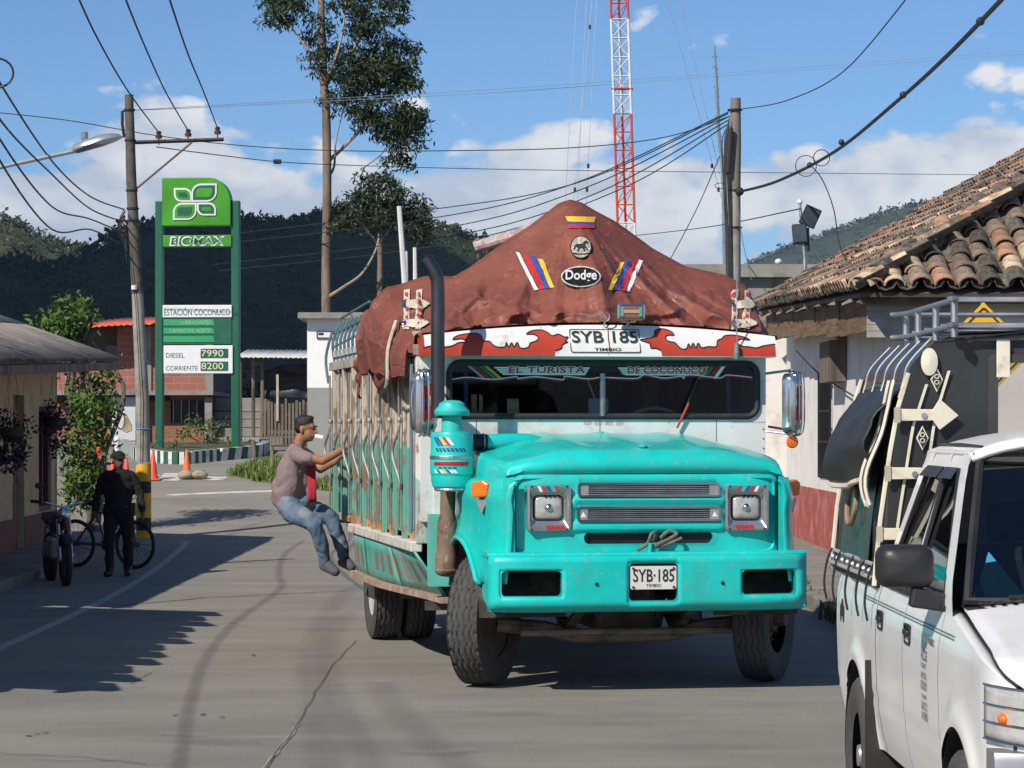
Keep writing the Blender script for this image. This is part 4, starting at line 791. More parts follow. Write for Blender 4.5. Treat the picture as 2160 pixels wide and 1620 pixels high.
# ------------------------------------------------------------------ mast, aerial, floodlights
red_st = mat('mast red', (.60, .06, .03), .5, var=.1); wht_st = mat('mast white', (.68, .68, .68), .5, var=.08)
MY = 92; mast = thing('lattice_mast', 'slim red and white lattice radio mast rising behind the truck', 'mast', (P(1322, 905, MY).x, MY, gz(MY))); MO = V(mast.location)
def mp_(f, y, b=0): xl = lerp(1288, 1303, y / 480); return P(xl + f * 36, y, MY) + V((0, b * .5, 0)) - MO
bands = [(-60, 40, red_st), (40, 240, wht_st), (240, 470, red_st), (470, 700, wht_st), (700, 900, red_st)]
for y0, y1, m in bands:
    for f, b in ((0, 0), (1, 0), (.5, 1)): MB().tube([mp_(f, y0, b), mp_(f, y1, b)], .042, 6).build('mast_leg', m, mast)
    n = max(2, round((y1 - y0) / 38))
    for k in range(n):
        a, c = lerp(y0, y1, k / n), lerp(y0, y1, (k + 1) / n)
        g = MB(); fl = (k % 2)
        g.tube([mp_(0, a), mp_(1, a)], .022, 4); g.tube([mp_(0, a if fl else c), mp_(1, c if fl else a)], .018, 4); g.tube([mp_(1, a), mp_(.5, c, 1)], .014, 4); g.tube([mp_(.5, a, 1), mp_(0, c)], .014, 4)
        if m is wht_st: g.tube([mp_(0, c if fl else a), mp_(1, a if fl else c)], .014, 4)
        g.build('brace', m, mast)
MB().tube([mp_(-.1, 187), mp_(1.15, 187)], .05, 4).build('ring', red_st, mast)
AY = 70; aer = thing('thin_aerial', 'thin grey whip aerial mast beside the cable hung pole', 'aerial', (P(1530, 905, AY).x, AY, gz(AY))); AO = V(aer.location)
MB().tube([P(1532, 700, AY) - AO, P(1526, 370, AY) - AO, P(1516, 280, AY) - AO, P(1511, 170, AY) - AO, P(1507, 98, AY) - AO], [.07, .06, .05, .045, .02], 7).build('mast', steel, aer, smooth=True)
for k in range(12): y = 120 + k * 21; MB().tube([P(interp([(98, 1507), (280, 1516), (370, 1526)], y) - 6 + k % 3, y, AY) - AO, P(interp([(98, 1507), (280, 1516), (370, 1526)], y) + 6, y + 6 * (k % 2), AY) - AO], .014, 5).build('element', steel, aer)
FY = 49; fl = thing('floodlight_post', 'post with two dark floodlights above the tiled roof', 'floodlight', (P(1698, 905, FY).x, FY, gz(FY))); FO = V(fl.location)
MB().tube([V((0, 0, 0)), P(1698, 545, FY) - FO, P(1687, 428, FY) - FO], [.05, .04, .025], 8).build('pole', steel, fl); MB().tube([P(1703, 530, FY) - FO, P(1702, 480, FY) - FO], .045, 8).build('stub', dark_metal, fl)
for x, y, w_, h_, rx_, ry_ in ((1709, 457, .30, .36, 10, 24), (1687, 494, .26, .36, -8, -4)):
    M = Matrix.Rotation(R(ry_), 3, 'Y') @ Matrix.Rotation(R(rx_), 3, 'X'); hd = MB().box(P(x, y, FY) - FO, (w_, .13, h_), M).build('floodlight_head', dark_metal, fl, bevel=.015)
    MB().box(P(x, y, FY) - FO + M @ V((0, -.07, 0)), (w_ * .85, .012, h_ * .85), M).build('lens', mat('flood lens', (.05, .07, .09), .1, var=.2), hd)
MB().ball(P(1687, 426, FY) - FO, .05, 10, 6).build('cap', sgn_w, fl)
tag(MB().ball(P(1642, 552, 45), (.06, .06, .05)).build('camera_ball', sgn_w), 'small white fitting at the far edge of the tiled roof', 'fitting')
ws = thing('warning_sign', 'yellow diamond warning sign behind the pickup rack', 'road sign', (P(2075, 745, 28).x, 28, 0)); MB().tube([(0, .03, 0), (0, .03, 3.2)], .03, 8).build('post', steel, ws)
M = Matrix.Translation((0, 0, EYE + (HOR - 742) * 28 / FOC)) @ Matrix.Rotation(R(45), 4, 'Y')
MB().box((0, 0, 0), (.72, .012, .72)).xf(M).build('plate', mat('sign yellow', (.72, .42, .01), .5, var=.05), ws, bevel=.004); g = MB(); g.ring([M @ V((x, -.009, z)) for x, z in rr(0, 0, .66, .66, .03)], [M @ V((x, -.009, z)) for x, z in rr(0, 0, .62, .62, .03)]); g.build('border', ink, ws)
# ------------------------------------------------------------------ trees
bark = mat('eucalyptus bark', (.20, .15, .115), .9, var=.3, vs=5, bump=.4, bs=14, stretch=(1, 1, .3), dirt=(.10, .075, .06), ds=3, da=.45); pale_b = mat('pale limb', (.30, .24, .18), .85, var=.25, vs=4)
euc = leaf_mat('eucalyptus leaves', (.014, .028, .012), (.045, .066, .028), sc=1.0)
TY = 75
def eucalyptus(label, trunk, limbs, crowns, seed, bx0):
    q = random.Random(seed); b = P(bx0, 905, TY); b.z = gz(TY); t = thing('eucalyptus_tree', label, 'tree', b)
    MB().tube(smooth_line([P(x, y, TY) - b for x, y, _ in trunk], 6), [r for i, (x, y, r) in enumerate(trunk) for _ in range(6)][: (len(trunk) - 1) * 6] + [trunk[-1][2]], 12).build('trunk', bark, t, smooth=True)
    for lm in limbs:
        pts = smooth_line([P(x, y, TY + d) - b for x, y, d in lm[1]], 6); MB().tube(pts, [lerp(lm[0], lm[0] * .35, i / (len(pts) - 1)) for i in range(len(pts))], 7).build('limb', pale_b, t, smooth=True)
    cl = []
    for x, y, rx_, ry_, n in crowns:
        for _ in range(n):
            a = q.uniform(0, 6.28); r_ = math.sqrt(q.random()); c = P(x + rx_ * r_ * math.cos(a), y + ry_ * r_ * math.sin(a), TY + q.uniform(-1, 1) * rx_ * TY / FOC * .9) - b; s = q.uniform(.16, .38); cl.append((c, (s * 1.2, s, s * .8)))
    leaves('crown', cl, euc, t, (.10, .22), 118, .2, .30, .9, q); return t
eucalyptus('tall slender eucalyptus tree rising out of the top of the picture', [(690, 930, .14), (689, 700, .135), (688, 560, .125), (690, 400, .12), (688, 240, .115), (682, 160, .11), (679, 60, .09), (676, -60, .08)],
  [(.05, [(689, 628, 0), (725, 605, -.3), (765, 575, -.5), (795, 520, -.4), (800, 470, 0)]), (.06, [(692, 340, 0), (730, 305, .3), (770, 260, .4), (800, 190, .3), (830, 120, 0)]), (.04, [(692, 375, 0), (705, 350, .2), (708, 300, 0), (722, 240, .3), (738, 190, .2)]),
   (.055, [(686, 185, 0), (712, 140, .4), (745, 105, .5), (770, 60, .4), (780, 10, .2)]), (.05, [(684, 180, 0), (705, 130, -.3), (722, 70, -.2), (732, -20, 0)]), (.045, [(678, 150, 0), (650, 105, -.2), (620, 65, -.1), (590, 25, .1)]), (.03, [(690, 260, 0), (705, 235, .1), (720, 210, .1)]),
   (.02, [(765, 355, 0), (800, 330, .2), (822, 305, .1), (850, 290, 0)]), (.025, [(800, 470, 0), (803, 430, .1), (800, 395, 0)])],
  [(600, 22, 52, 38, 46), (665, 62, 26, 30, 12), (720, 5, 40, 20, 12), (800, 20, 70, 34, 46), (770, 60, 40, 22, 16), (690, 130, 42, 40, 26), (745, 130, 40, 45, 30), (825, 120, 55, 50, 62), (790, 170, 70, 44, 62), (730, 205, 40, 38, 24), (850, 160, 34, 34, 24), (820, 240, 70, 34, 48), (862, 270, 48, 44, 42), (790, 265, 34, 26, 14), (835, 330, 22, 18, 7), (855, 345, 16, 12, 4)], 3, 690)
eucalyptus('smaller eucalyptus crown half hidden behind the tall bare trunk', [(800, 930, .09), (800, 700, .085), (802, 560, .075), (800, 450, .05), (798, 390, .03)], [(.035, [(801, 520, 0), (770, 480, .2), (735, 450, .1)]), (.035, [(801, 510, 0), (835, 470, .1), (860, 450, 0)]), (.025, [(800, 470, 0), (820, 420, .1), (815, 385, 0)])],
  [(800, 400, 52, 34, 40), (765, 440, 55, 34, 34), (725, 465, 30, 26, 14), (850, 440, 48, 36, 32), (885, 480, 26, 26, 16), (815, 460, 40, 26, 14)], 6, 800)
sh_b = G(195, 1105); q = random.Random(15)
lt = thing('leafy_tree', 'bushy tree with light green top behind the cream house corner', 'tree', V((P(190, 905, 48.5).x, 48.5, gz(48.5)))); LB = V(lt.location)
for k in range(6): MB().tube(smooth_line([V((q.uniform(-.15, .15), q.uniform(-.1, .1), -.1)), V((q.uniform(-.3, .3), 0, 1.2)), V((q.uniform(-.6, .6), 0, 2.6)), P(q.uniform(120, 210), q.uniform(650, 720), 48.5) - LB], 5), [.06 * (1 - i / 20) for i in range(16)], 6).build('trunk', old_wood, lt)
top_c = [(P(x, y, 48.5 + q.uniform(-.5, .5)) - LB, r_) for x, y, r_ in [(q.gauss(150, 40), q.uniform(650, 740), q.uniform(.22, .4)) for _ in range(34)] if 45 < x < 235 and y > 640 + abs(x - 155) * .35]
low_c = [(P(q.uniform(140, 225), q.uniform(740, 1060), 48.5 + q.uniform(-.5, .5)) - LB, q.uniform(.22, .42)) for _ in range(46)] + [(P(q.uniform(205, 245), q.uniform(760, 900), 48.5) - LB, .2) for _ in range(8)]
leaves('crown', top_c + low_c, leaf_mat('light tree leaves', (.035, .085, .014), (.10, .17, .03), sc=2), lt, (.10, .20), 130, .3, .32, .3, q)
# ------------------------------------------------------------------ the teal bus truck; local axes: x across, y rearwards, z up, origin under the front axle
YAW = math.atan2(1020, FOC); TO = V((.82, 20.35, 0))
truck = thing('bus_truck', 'teal and white wooden bodied bus truck with brown tarpaulin peak, facing the viewer', 'truck', TO, YAW)
TI = (Matrix.Translation(TO) @ Matrix.Rotation(YAW, 4, 'Z')).inverted()
teal = mat('teal paint', (.006, .53, .485), .36, var=.09, vs=2.2, coat=.3, dirt=(.03, .43, .39), ds=2.5, da=.45, d2=((.15, .42, .37), 18, .27), bump=.10, bs=3)
teal_old = mat('faded teal', (.09, .40, .34), .65, var=.2, vs=4, dirt=(.30, .33, .28), ds=5, da=.35, d2=((.22, .12, .08), 12, .18))
body_white = mat('body white', (.66, .67, .66), .45, var=.06, vs=3, coat=.15, dirt=(.50, .48, .44), ds=2.4, da=.3, d2=((.30, .22, .17), 16, .12))
visor_red = mat('visor red', (.46, .045, .02), .45, var=.10, vs=4, dirt=(.34, .04, .02), ds=3, da=.3)
dark_in = mat('cab dark', (.015, .016, .018), .8, var=.2)
under_m = mat('grimy chassis', (.045, .04, .034), .85, var=.4, vs=5, dirt=(.12, .10, .075), ds=4, da=.35)
axle_m = mat('dusty axle', (.22, .18, .13), .85, var=.3, vs=6, dirt=(.08, .065, .05), ds=5, da=.4)
rust_pipe = mat('rusty pipe', (.22, .15, .11), .8, .2, var=.3, vs=5, dirt=(.10, .065, .05), ds=6, da=.45, d2=((.36, .28, .22), 9, .3))
orange_l = mat('amber lens', (.75, .16, .01), .2, var=.1, coat=.5)
plate_w = mat('plate white', (.66, .66, .62), .45, var=.06)
def tb(name, x0, x1, y0, y1, z0, z1, m, parent=truck, bevel=0): return MB().bb(x0, x1, y0, y1, z0, z1).build(name, m, parent, bevel=bevel)
# --- wheels
def tyre_mesh(rad=.485, wid=.25, nr=132, treads=True):
    prof = [(-wid * .42, .27), (-wid * .49, .33), (-wid * .52, .40), (-wid * .50, .455), (-wid * .46, .475)]; ks = 26; n0 = len(prof)
    prof += [(lerp(-wid * .44, wid * .44, k / ks), rad - .014 * abs(2 * k / ks - 1) ** 2) for k in range(ks + 1)] + [(-a, b) for a, b in prof[::-1]]
    zig = (0, 1, 2, 2, 1, 0); rings = []
    for i in range(nr):
        a = 2 * math.pi * i / nr; ring = []
        for j, (x, r_) in enumerate(prof):
            jj = j - n0
            if 0 <= jj <= ks and treads:
                if jj - zig[i % 6] in (4, 9, 15, 20): r_ -= .017
                elif (jj < 3 or jj > ks - 3) and i % 6 == 0: r_ -= .016
                elif i % 6 == 3 and jj % 5 in (0, 1): r_ -= .007
            ring.append(V((x, r_ * math.sin(a), r_ * math.cos(a))))
        rings.append(ring)
    n = len(prof); vs = [p for r_ in rings for p in r_]; fs = [(i * n + j, i * n + j + 1, ((i + 1) % nr) * n + j + 1, ((i + 1) % nr) * n + j) for i in range(nr) for j in range(n - 1)]
    return MB().add(vs, fs)
ty_m = mat('tyre', (.055, .054, .053), .85, var=.15, vs=14, dirt=(.085, .08, .074), ds=22, da=.3)
YR_ = Matrix.Rotation(R(90), 4, 'Y')
rim_prof = [(.275, -.09), (.29, -.10), (.295, -.06), (.24, -.04), (.22, .02), (.12, .06), (.10, .09), (.07, .09), (.07, .17), (.03, .18)]
def wheel(u, v, out, rot, rim_m, parent=truck, dual=False, rad=.485, wid=.25):
    M = Matrix.Translation((u, v, rad)) @ Matrix.Rotation(rot, 4, 'Z'); wl = tyre_mesh(rad, wid).xf(M).build('wheel', ty_m, parent, smooth=True, ang=50)
    sgn = Matrix.Scale(out, 4, (1, 0, 0)); g = MB().lathe(rim_prof if not dual else [(r_, -z * .6 + .05) for r_, z in rim_prof], 26, YR_).xf(M @ sgn); g.build('rim', rim_m, wl, smooth=True)
    for k in range(8):
        a = k * math.pi / 4; MB().lathe([(.016, 0), (.016, .03), (.008, .04)], 6, Matrix.Translation((0, .17 * math.cos(a), .17 * math.sin(a))) @ YR_).xf(Matrix.Translation((.03 * out, 0, 0))).xf(M @ (Matrix.Scale(out, 4, (1, 0, 0)) if out < 0 else Matrix())).build('lug_nut', dark_metal, wl)
    return wl
rim_d = mat('dirty rim', (.10, .06, .045), .7, .2, var=.4, vs=7, dirt=(.25, .2, .16), ds=5, da=.3); rim_w = mat('pale rim', (.55, .55, .53), .5, var=.15, dirt=(.25, .22, .18), ds=5, da=.35)
wheel(-1.04, 0, -1, R(-30), rim_d); wheel(1.10, 0, 1, R(-30), rim_d)
for u in (-1.2, -.9, .9, 1.2): wheel(u, 4.6, 1 if u > 0 else -1, 0, rim_w if abs(u) > 1 else rim_d, dual=True)
# --- chassis
for u in (-.42, .42): tb('chassis_rail', u - .04, u + .04, -.75, 6.6, .62, .84, under_m)
g = MB().tube([(-.95, 0, .45), (-.6, 0, .42), (-.35, 0, .36), (.35, 0, .36), (.6, 0, .42), (.95, 0, .45)], .055, 8); g.build('front_axle', axle_m, truck)
for u in (-.42, .42):
    g = MB()
    for k in range(5): g.grid(10, 1, lambda a, b, k=k: V((u - .035 + .07 * b, lerp(-.55 + .07 * k, .55 - .07 * k, a), .50 - .018 * k + .12 * (2 * a - 1) ** 2 - .02)))
    g.build('leaf_spring', under_m, truck, solid=.014)
MB().tube([(-.8, -.18, .40), (.8, -.18, .40)], .025, 8).build('steering_rod', axle_m, truck)
tb('sump', -.24, .24, -.1, .7, .40, .8, under_m, bevel=.05); tb('radiator', -.5, .5, -.55, -.45, .75, 1.5, dark_metal); tb('engine', -.35, .35, -.4, .7, .8, 1.5, dark_metal)
MB().tube([(-.9, 4.6, .48), (.9, 4.6, .48)], .09, 10).build('rear_axle', under_m, truck); MB().ball((0, 4.6, .48), (.22, .2, .2)).build('differential', under_m, truck)
for u, w_ in ((-.75, .28), (.75, .28)): MB().grid(8, 8, lambda a, b: V((u - w_ / 2 + w_ * a, 1.05 + .05 * math.sin(a * 7 + b * 3), lerp(.30 + .03 * noise.noise(V((a * 9, 1, 1))), .72, b)))).build('mud_flap', black_rubber, truck, solid=.01)
for k in range(7): tb('cross_member', -1.2, 1.2, 1.1 + k * .85, 1.2 + k * .85, .84, .94, under_m)
# --- bumper with its openings
def holes_plate(u0, u1, w0, w1, holes, vf, step=.06):
    us = sorted({round(x, 4) for x in [u0, u1] + [h[i] for h in holes for i in (0, 1)] + [u0 + step * k for k in range(1, int((u1 - u0) / step))]}); ws = sorted({round(x, 4) for x in [w0, w1] + [h[i] for h in holes for i in (2, 3)] + [w0 + step * k for k in range(1, int((w1 - w0) / step))]})
    g = MB(); g.v = [V((u, vf(u, w_), w_)) for w_ in ws for u in us]; n = len(us)
    for j in range(len(ws) - 1):
        for i in range(n - 1):
            cu, cw = (us[i] + us[i + 1]) / 2, (ws[j] + ws[j + 1]) / 2
            if not any(h[0] < cu < h[1] and h[2] < cw < h[3] for h in holes): g.f.append((j * n + i, j * n + i + 1, (j + 1) * n + i + 1, (j + 1) * n + i))
    return g
bh_ = [(-1.08, -.645, .71, .90), (.66, 1.08, .71, .895), (-.17, .196, .672, .95)]
bv = lambda u, w_: -.98 + .10 * (abs(u) / 1.16) ** 6 + .05 * max(0, (.66 - w_) / .05) ** 2 * .6
g = holes_plate(-1.155, 1.165, .62, 1.0, bh_, bv)
bump_ = g.build('bumper', teal, truck, smooth=True, solid=-.016, ang=30)
g = MB(); sec = [(.30, 1.0), (.30, 1.02), (.05, 1.028), (.012, 1.022), (-.006, 1.002), (.012, .985)]
g.loft([[V((u, bv(u, .9) + a, b)) for a, b in sec] for u in [lerp(-1.165, 1.175, k / 40) for k in range(41)]]); g.build('bumper_top', teal, bump_, smooth=True)
g = MB(); sec = [(.20, .625), (.20, .60), (.04, .596), (-.004, .606), (-.004, .628), (.02, .632)]; g.loft([[V((u, bv(u, .62) + a, b)) for a, b in sec] for u in [lerp(-1.13, 1.15, k / 40) for k in range(41)]]); g.build('bumper_lip', teal, bump_, smooth=True)
for s in (-1, 1): MB().add([(s * 1.158 + .005, bv(1.15, .8), .62), (s * 1.158 + .005, bv(1.15, .8) + .34, .70), (s * 1.158 + .005, bv(1.15, .8) + .34, 1.015), (s * 1.158 + .005, bv(1.15, .8), 1.015)], [(0, 1, 2, 3)]).build('bumper_end', teal, bump_, solid=.016)
for u0, u1, w0, w1 in bh_:
    g = MB(); c = ((u0 + u1) / 2, (w0 + w1) / 2); a = rr(*c, u1 - u0 + .045, w1 - w0 + .045, .035); b = rr(*c, u1 - u0 - .012, w1 - w0 - .012, .028)
    g.loft([[V((x, bv(x, .8) + d, z)) for x, z in pts] for pts, d in ((a, .012), (a, -.006), (b, -.012), (b, .05))], True, False); g.build('opening_rim', teal, bump_, smooth=True, solid=.003)
for u in (-.40, .52): MB().lathe([(.014, 0), (.014, .02), (.006, .03)], 8, Matrix.Translation((u, bv(u, .8), .80)) @ Matrix.Rotation(R(90), 4, 'X')).build('bolt', dark_metal, bump_)
np2 = MB().prism(rr(.013, .842, .335, .165, .012), -.998, -.992, FRONT).build('number_plate', plate_w, truck); tb('plate_backing', -.16, .19, -.99, -.975, .77, .93, dark_metal)
text('SYB·185', .30, .092, ink, np2, face_front(.013, -1.001, .858), bold=.012); text('TIMBIO', .11, .022, ink, np2, face_front(.013, -1.001, .787))
for u in (-.135, .16): 
    for w_ in (.775, .908): MB().lathe([(.009, 0), (.009, .008)], 8, Matrix.Translation((u, -.998, w_)) @ Matrix.Rotation(R(90), 4, 'X')).build('plate_bolt', dark_metal, np2)
rope_m = mat('rope', (.16, .15, .13), .95, var=.3, vs=30, bump=.6, bs=80); rp = thing('rope', 'grey rope knotted round the hook on the teal bumper', 'rope', TI.inverted() @ V((.03, -.93, 1.03)), YAW)
MB().tube(smooth_line([(-.12, .03, .0), (-.04, .02, .05), (-.02, -.02, .12), (.03, .02, .13), (0, .03, .05), (-.03, 0, .02), (.05, -.03, .06), (.12, -.02, .09), (.17, .01, .12), (.12, .03, .14), (.05, .01, .09)], 6), .014, 7).build('strand', rope_m, rp); MB().tube(smooth_line([(.0, 0, .02), (.1, -.03, .05), (.2, -.02, .09)], 5), .012, 7).build('strand', rope_m, rp)
MB().tube([(.0, -.95, 1.02), (.0, -.96, 1.08), (.03, -.94, 1.08), (.03, -.93, 1.02)], .016, 8).build('tow_hook', teal, bump_)
# --- front panel, lamps and grilles
HL = [(-.865, -.57, 1.185, 1.49), (.585, .885, 1.18, 1.485)]; GR = [(-.50, .525, 1.42, 1.51), (-.505, .53, 1.245, 1.34)]; LOW = (-.47, .50, 1.075, 1.165)
pv_ = lambda u, w_: -.825 + .06 * (abs(u) / .98) ** 6 - .035 * math.exp(-((w_ - 1.38) / .035) ** 4) * (1 if abs(u) < .55 else 0) - .03 * math.exp(-((w_ - 1.205) / .03) ** 4) * (1 if abs(u) < .55 else 0)
fp = holes_plate(-.975, .985, .99, 1.575, HL + GR + [LOW], pv_, .04).build('front_panel', teal, truck, smooth=True, solid=-.012, ang=50)
g = MB(); o_ = rr(.005, 1.285, 1.95, .575, .06, 6); i_ = rr(.005, 1.285, 1.87, .495, .05, 6); g.loft([[V((x, pv_(x, 0) + d, z)) for x, z in p] for p, d in ((o_, .02), (o_, -.028), (rr(.005, 1.285, 1.90, .525, .055, 6), -.034), (i_, .0))], True, False); g.build('panel_rim', teal, fp, smooth=True, ang=60)
for (u0, u1, w0, w1) in GR:
    gr = MB(); c = ((u0 + u1) / 2, (w0 + w1) / 2); a = rr(*c, u1 - u0 + .02, w1 - w0 + .012, .025); b = rr(*c, u1 - u0 - .012, w1 - w0 - .016, .015)
    gr = gr.loft([[V((x, -.86 + d, z)) for x, z in p] for p, d in ((a, .05), (a, -.012), (b, -.012), (b, .05))], True, False).build('grille', chrome, truck, smooth=True)
    tb('grille_back', u0, u1, -.815, -.805, w0, w1, black_paint, gr)
    for k in range(6): tb('grille_bar', u0 + .07, u1 - .07, -.862, -.845, lerp(w0 + .010, w1 - .014, k / 5), lerp(w0 + .010, w1 - .014, k / 5) + .006, steel, gr)
    for k in range(1, 6): tb('grille_divider', lerp(u0 + .05, u1 - .05, k / 6), lerp(u0 + .05, u1 - .05, k / 6) + .006, -.859, -.848, w0 + .01, w1 - .01, dark_metal, gr)
    for x in (u0 + .035, u1 - .035):
        pl_ = tb('grille_plate', x - .034, x + .034, -.866, -.85, w0 + .008, w1 - .008, mat('grille end', (.42, .42, .41), .35, .5, var=.1), gr)
        if w0 < 1.3: MB().add([(x - .022, -.868, w0 + .025), (x + .022, -.868, w0 + .025), (x, -.868, w0 + .066)], [(0, 1, 2)]).build('arrow_mark', white_ink, gr)
tb('lower_opening', LOW[0], LOW[1], -.80, -.79, LOW[2], LOW[3], black_paint, fp); g = MB(); a, b = rr(.015, 1.12, 1.02, .125, .05), rr(.015, 1.12, .95, .085, .04); g.loft([[V((x, -.825 + d, z)) for x, z in p] for p, d in ((a, .012), (a, -.012), (b, -.016), (b, .04))], True, False).build('opening_rim', teal, fp, smooth=True)
lens_m = mat('lamp lens', (.55, .56, .52), .12, .35, var=.25, vs=16, coat=1)
for (u0, u1, w0, w1) in HL:
    c = ((u0 + u1) / 2, (w0 + w1) / 2); W, Hh = u1 - u0 + .02, w1 - w0 + .02; hl = MB(); a, b, d_, e = rr(*c, W, Hh, .02), rr(*c, W - .03, Hh - .03, .015), rr(c[0], c[1] + .0, .245, .21, .03), rr(c[0], c[1], .215, .175, .035)
    hl = hl.loft([[V((x, -.862 + t_, z)) for x, z in p] for p, t_ in ((a, .05), (a, -.008), (b, -.012), (d_, .03), (e, .034), (e, .06))], True, False).build('headlight', mat('headlight bezel', (.52, .52, .51), .25, .8, var=.1), truck, smooth=True, ang=30)
    g = MB(); g.loft([[V((x, -.828 - t_, z)) for x, z in rr(c[0], c[1], .215 * k, .175 * k, .035 * k)] for k, t_ in ((1, -.02), (.98, 0), (.7, .014), (.35, .02), (.03, .022))]); g.build('lens', lens_m, hl, smooth=True, ang=70)
    MB().lathe([(.03, 0), (.02, .012), (.004, .02)], 14, Matrix.Translation((c[0], -.849, c[1])) @ Matrix.Rotation(R(90), 4, 'X')).build('bulb_cap', chrome, hl, smooth=True)
    g = MB(); g.ring([V((x, -.834, z)) for x, z in rr(*c, .222, .182, .035)], [V((x, -.836, z)) for x, z in rr(*c, .200, .160, .03)]); g.build('seal', black_rubber, hl)
    sgn = 1 if c[0] < 0 else -1
    for k, m in enumerate((white_ink, red_ink, blue_ink, teal, red_ink)): x = c[0] - sgn * .07 + sgn * k * .032; MB().add([(x, -.878, w1 - .035), (x + sgn * .022, -.878, w1 - .035), (x + sgn * .002, -.878, w1 + .004), (x - sgn * .02, -.878, w1 + .004)], [(0, 1, 2, 3)]).build('sticker', m, hl)
    for k in range(4): x = c[0] + sgn * (-.02 + k * .034); MB().add([(x, -.878, w0 + .0), (x + .03, -.878, w0 + .0), (x + .024, -.878, w0 + .03), (x - .006, -.878, w0 + .03)], [(0, 1, 2, 3)]).build('sticker', red_ink, hl)
    for x in (u0 + .02, u1 - .02):
        for z in (w0 + .0, w1 + .0): MB().lathe([(.008, 0), (.008, .006)], 8, Matrix.Translation((x, -.873, z)) @ Matrix.Rotation(R(90), 4, 'X')).build('screw', dark_metal, hl)
# --- hood
HT = [(0, -.80, 1.572), (.03, -.845, 1.592), (.07, -.862, 1.64), (.12, -.835, 1.70), (.18, -.76, 1.745), (.26, -.62, 1.768), (.5, -.10, 1.81), (.75, .35, 1.84), (1, .74, 1.865)]
def hood(a, b):
    s = 2 * a - 1; v = interp([(t[0], t[1]) for t in HT], b); wc = interp([(t[0], t[2]) for t in HT], b); hw = interp([(0, .99), (.15, 1.02), (.4, 1.10), (1, 1.12)], b); k = abs(s); sg = 1 if s > 0 else -1
    f = ss(.03, .3, b)
    if k < .82:
        x = k / .82; u = x * hw * .97; w_ = wc - lerp(.012, .085, f) * ss(.55, .98, x) - .012 * x * x - (.035 if b > .06 else 0) * ss(.88, 1, x) * (1 - f)
        w_ += .012 * f * math.exp(-((x - .42) / .06) ** 2); v2 = v + .05 * x ** 4 * (1 - f)
        if x < .04 and b > .12: w_ += .012
    else:
        x = (k - .82) / .18; base = wc - lerp(.059 if b > .06 else .024, .097, f); u = hw * (.97 + .03 * math.sin(x * math.pi / 2)) + .01 * math.sin(x * 3.14); w_ = base - x * lerp(.0, .24, ss(.04, .25, b)) - .0; v2 = v + .05 * (1 - f)
    w_ += .0015 * noise.noise(V((s * 3, b * 4, 3)))
    return V((u * sg, v2, w_))
hood_o = MB().grid(64, 44, hood).build('hood', teal, truck, smooth=True, solid=.012, ang=60)
MB().tube([V((u, -.795 + .05 * (abs(u) / .97) ** 4, 1.566)) for u in [lerp(-.985, .985, k / 20) for k in range(21)]], .008, 6).build('hood_gap', black_paint, hood_o)
for s in (-1, 1): MB().tube([hood((s + 1) / 2, b) + V((s * .004, 0, -.012)) for b in [.1 + .06 * k for k in range(16)]], .008, 6).build('hood_gap', black_paint, hood_o)
MB().ball((0, -.70, 1.775), (.035, .06, .018)).build('hood_badge', teal, hood_o, smooth=True); MB().ball((-.02, .62, 1.872), .012).build('washer_jet', teal, hood_o)
# --- fenders
def fender(s):
    def fn(a, b):
        v = lerp(-.90, .80, a); um = interp([(-.90, 1.0), (-.84, 1.06), (-.7, 1.12), (-.45, 1.165), (0, 1.215), (.4, 1.20), (.8, 1.17)], v)
        wb = .50 + math.sqrt(max(.0, .60 ** 2 - v * v)) if abs(v) < .60 else 0; wb = max(wb, .80 if v < -.5 else .72)
        top = (1.02 if v > -.8 else lerp(.96, 1.02, (v + .9) / .1), 1.56 if v > -.8 else 1.53); pr = [top, (um - .06, 1.535), (um - .02, 1.50), (um, 1.40), (um - .012, 1.30), (um + .0, lerp(1.3, wb, .5)), (um + .035, wb)]
        x = b * 6; i = min(5, int(x)); f = x - i; return V((s * lerp(pr[i][0], pr[i + 1][0], f), v + (0 if b < .5 else 0), lerp(pr[i][1], pr[i + 1][1], f)))
    o = MB().grid(44, 18, fn).build('fender', teal, truck, smooth=True, solid=.01 if s < 0 else -.01, ang=60)
    MB().tube([fn(k / 44, 1) for k in range(8, 38)], .018, 8).build('arch_lip', teal, o, smooth=True)
    MB().grid(24, 4, lambda a, b: V((s * lerp(1.18, .55, b), .62 * math.cos(lerp(0.05, 3.1, a)), .52 + .60 * math.sin(lerp(.05, 3.1, a))))).build('wheel_well', under_m, o, solid=.01)
    MB().add([(s * .97, -.88, .98), (s * 1.05, -.86, .98), (s * 1.05, -.86, 1.55), (s * .97, -.88, 1.56)], [(0, 1, 2, 3)]).build('fender_front', teal, o, solid=.01)
    tl = MB(); tl.prism([(-.075, -.055), (.055, -.045), (.07, .045), (.02, .07), (-.08, .06)], -.03, .03, Matrix.Translation((s * 1.155, -.58, 1.46)) @ Matrix.Rotation(R(40 * s), 4, 'Z') @ FRONT); tl.build('turn_signal', orange_l, truck, bevel=.012)
    MB().prism([(-.05, -.06), (.05, -.06), (0, -.16)], -.015, .02, Matrix.Translation((s * 1.15, -.57, 1.45)) @ Matrix.Rotation(R(40 * s), 4, 'Z') @ FRONT).build('signal_bracket', steel, truck)
fender(-1); fender(1)
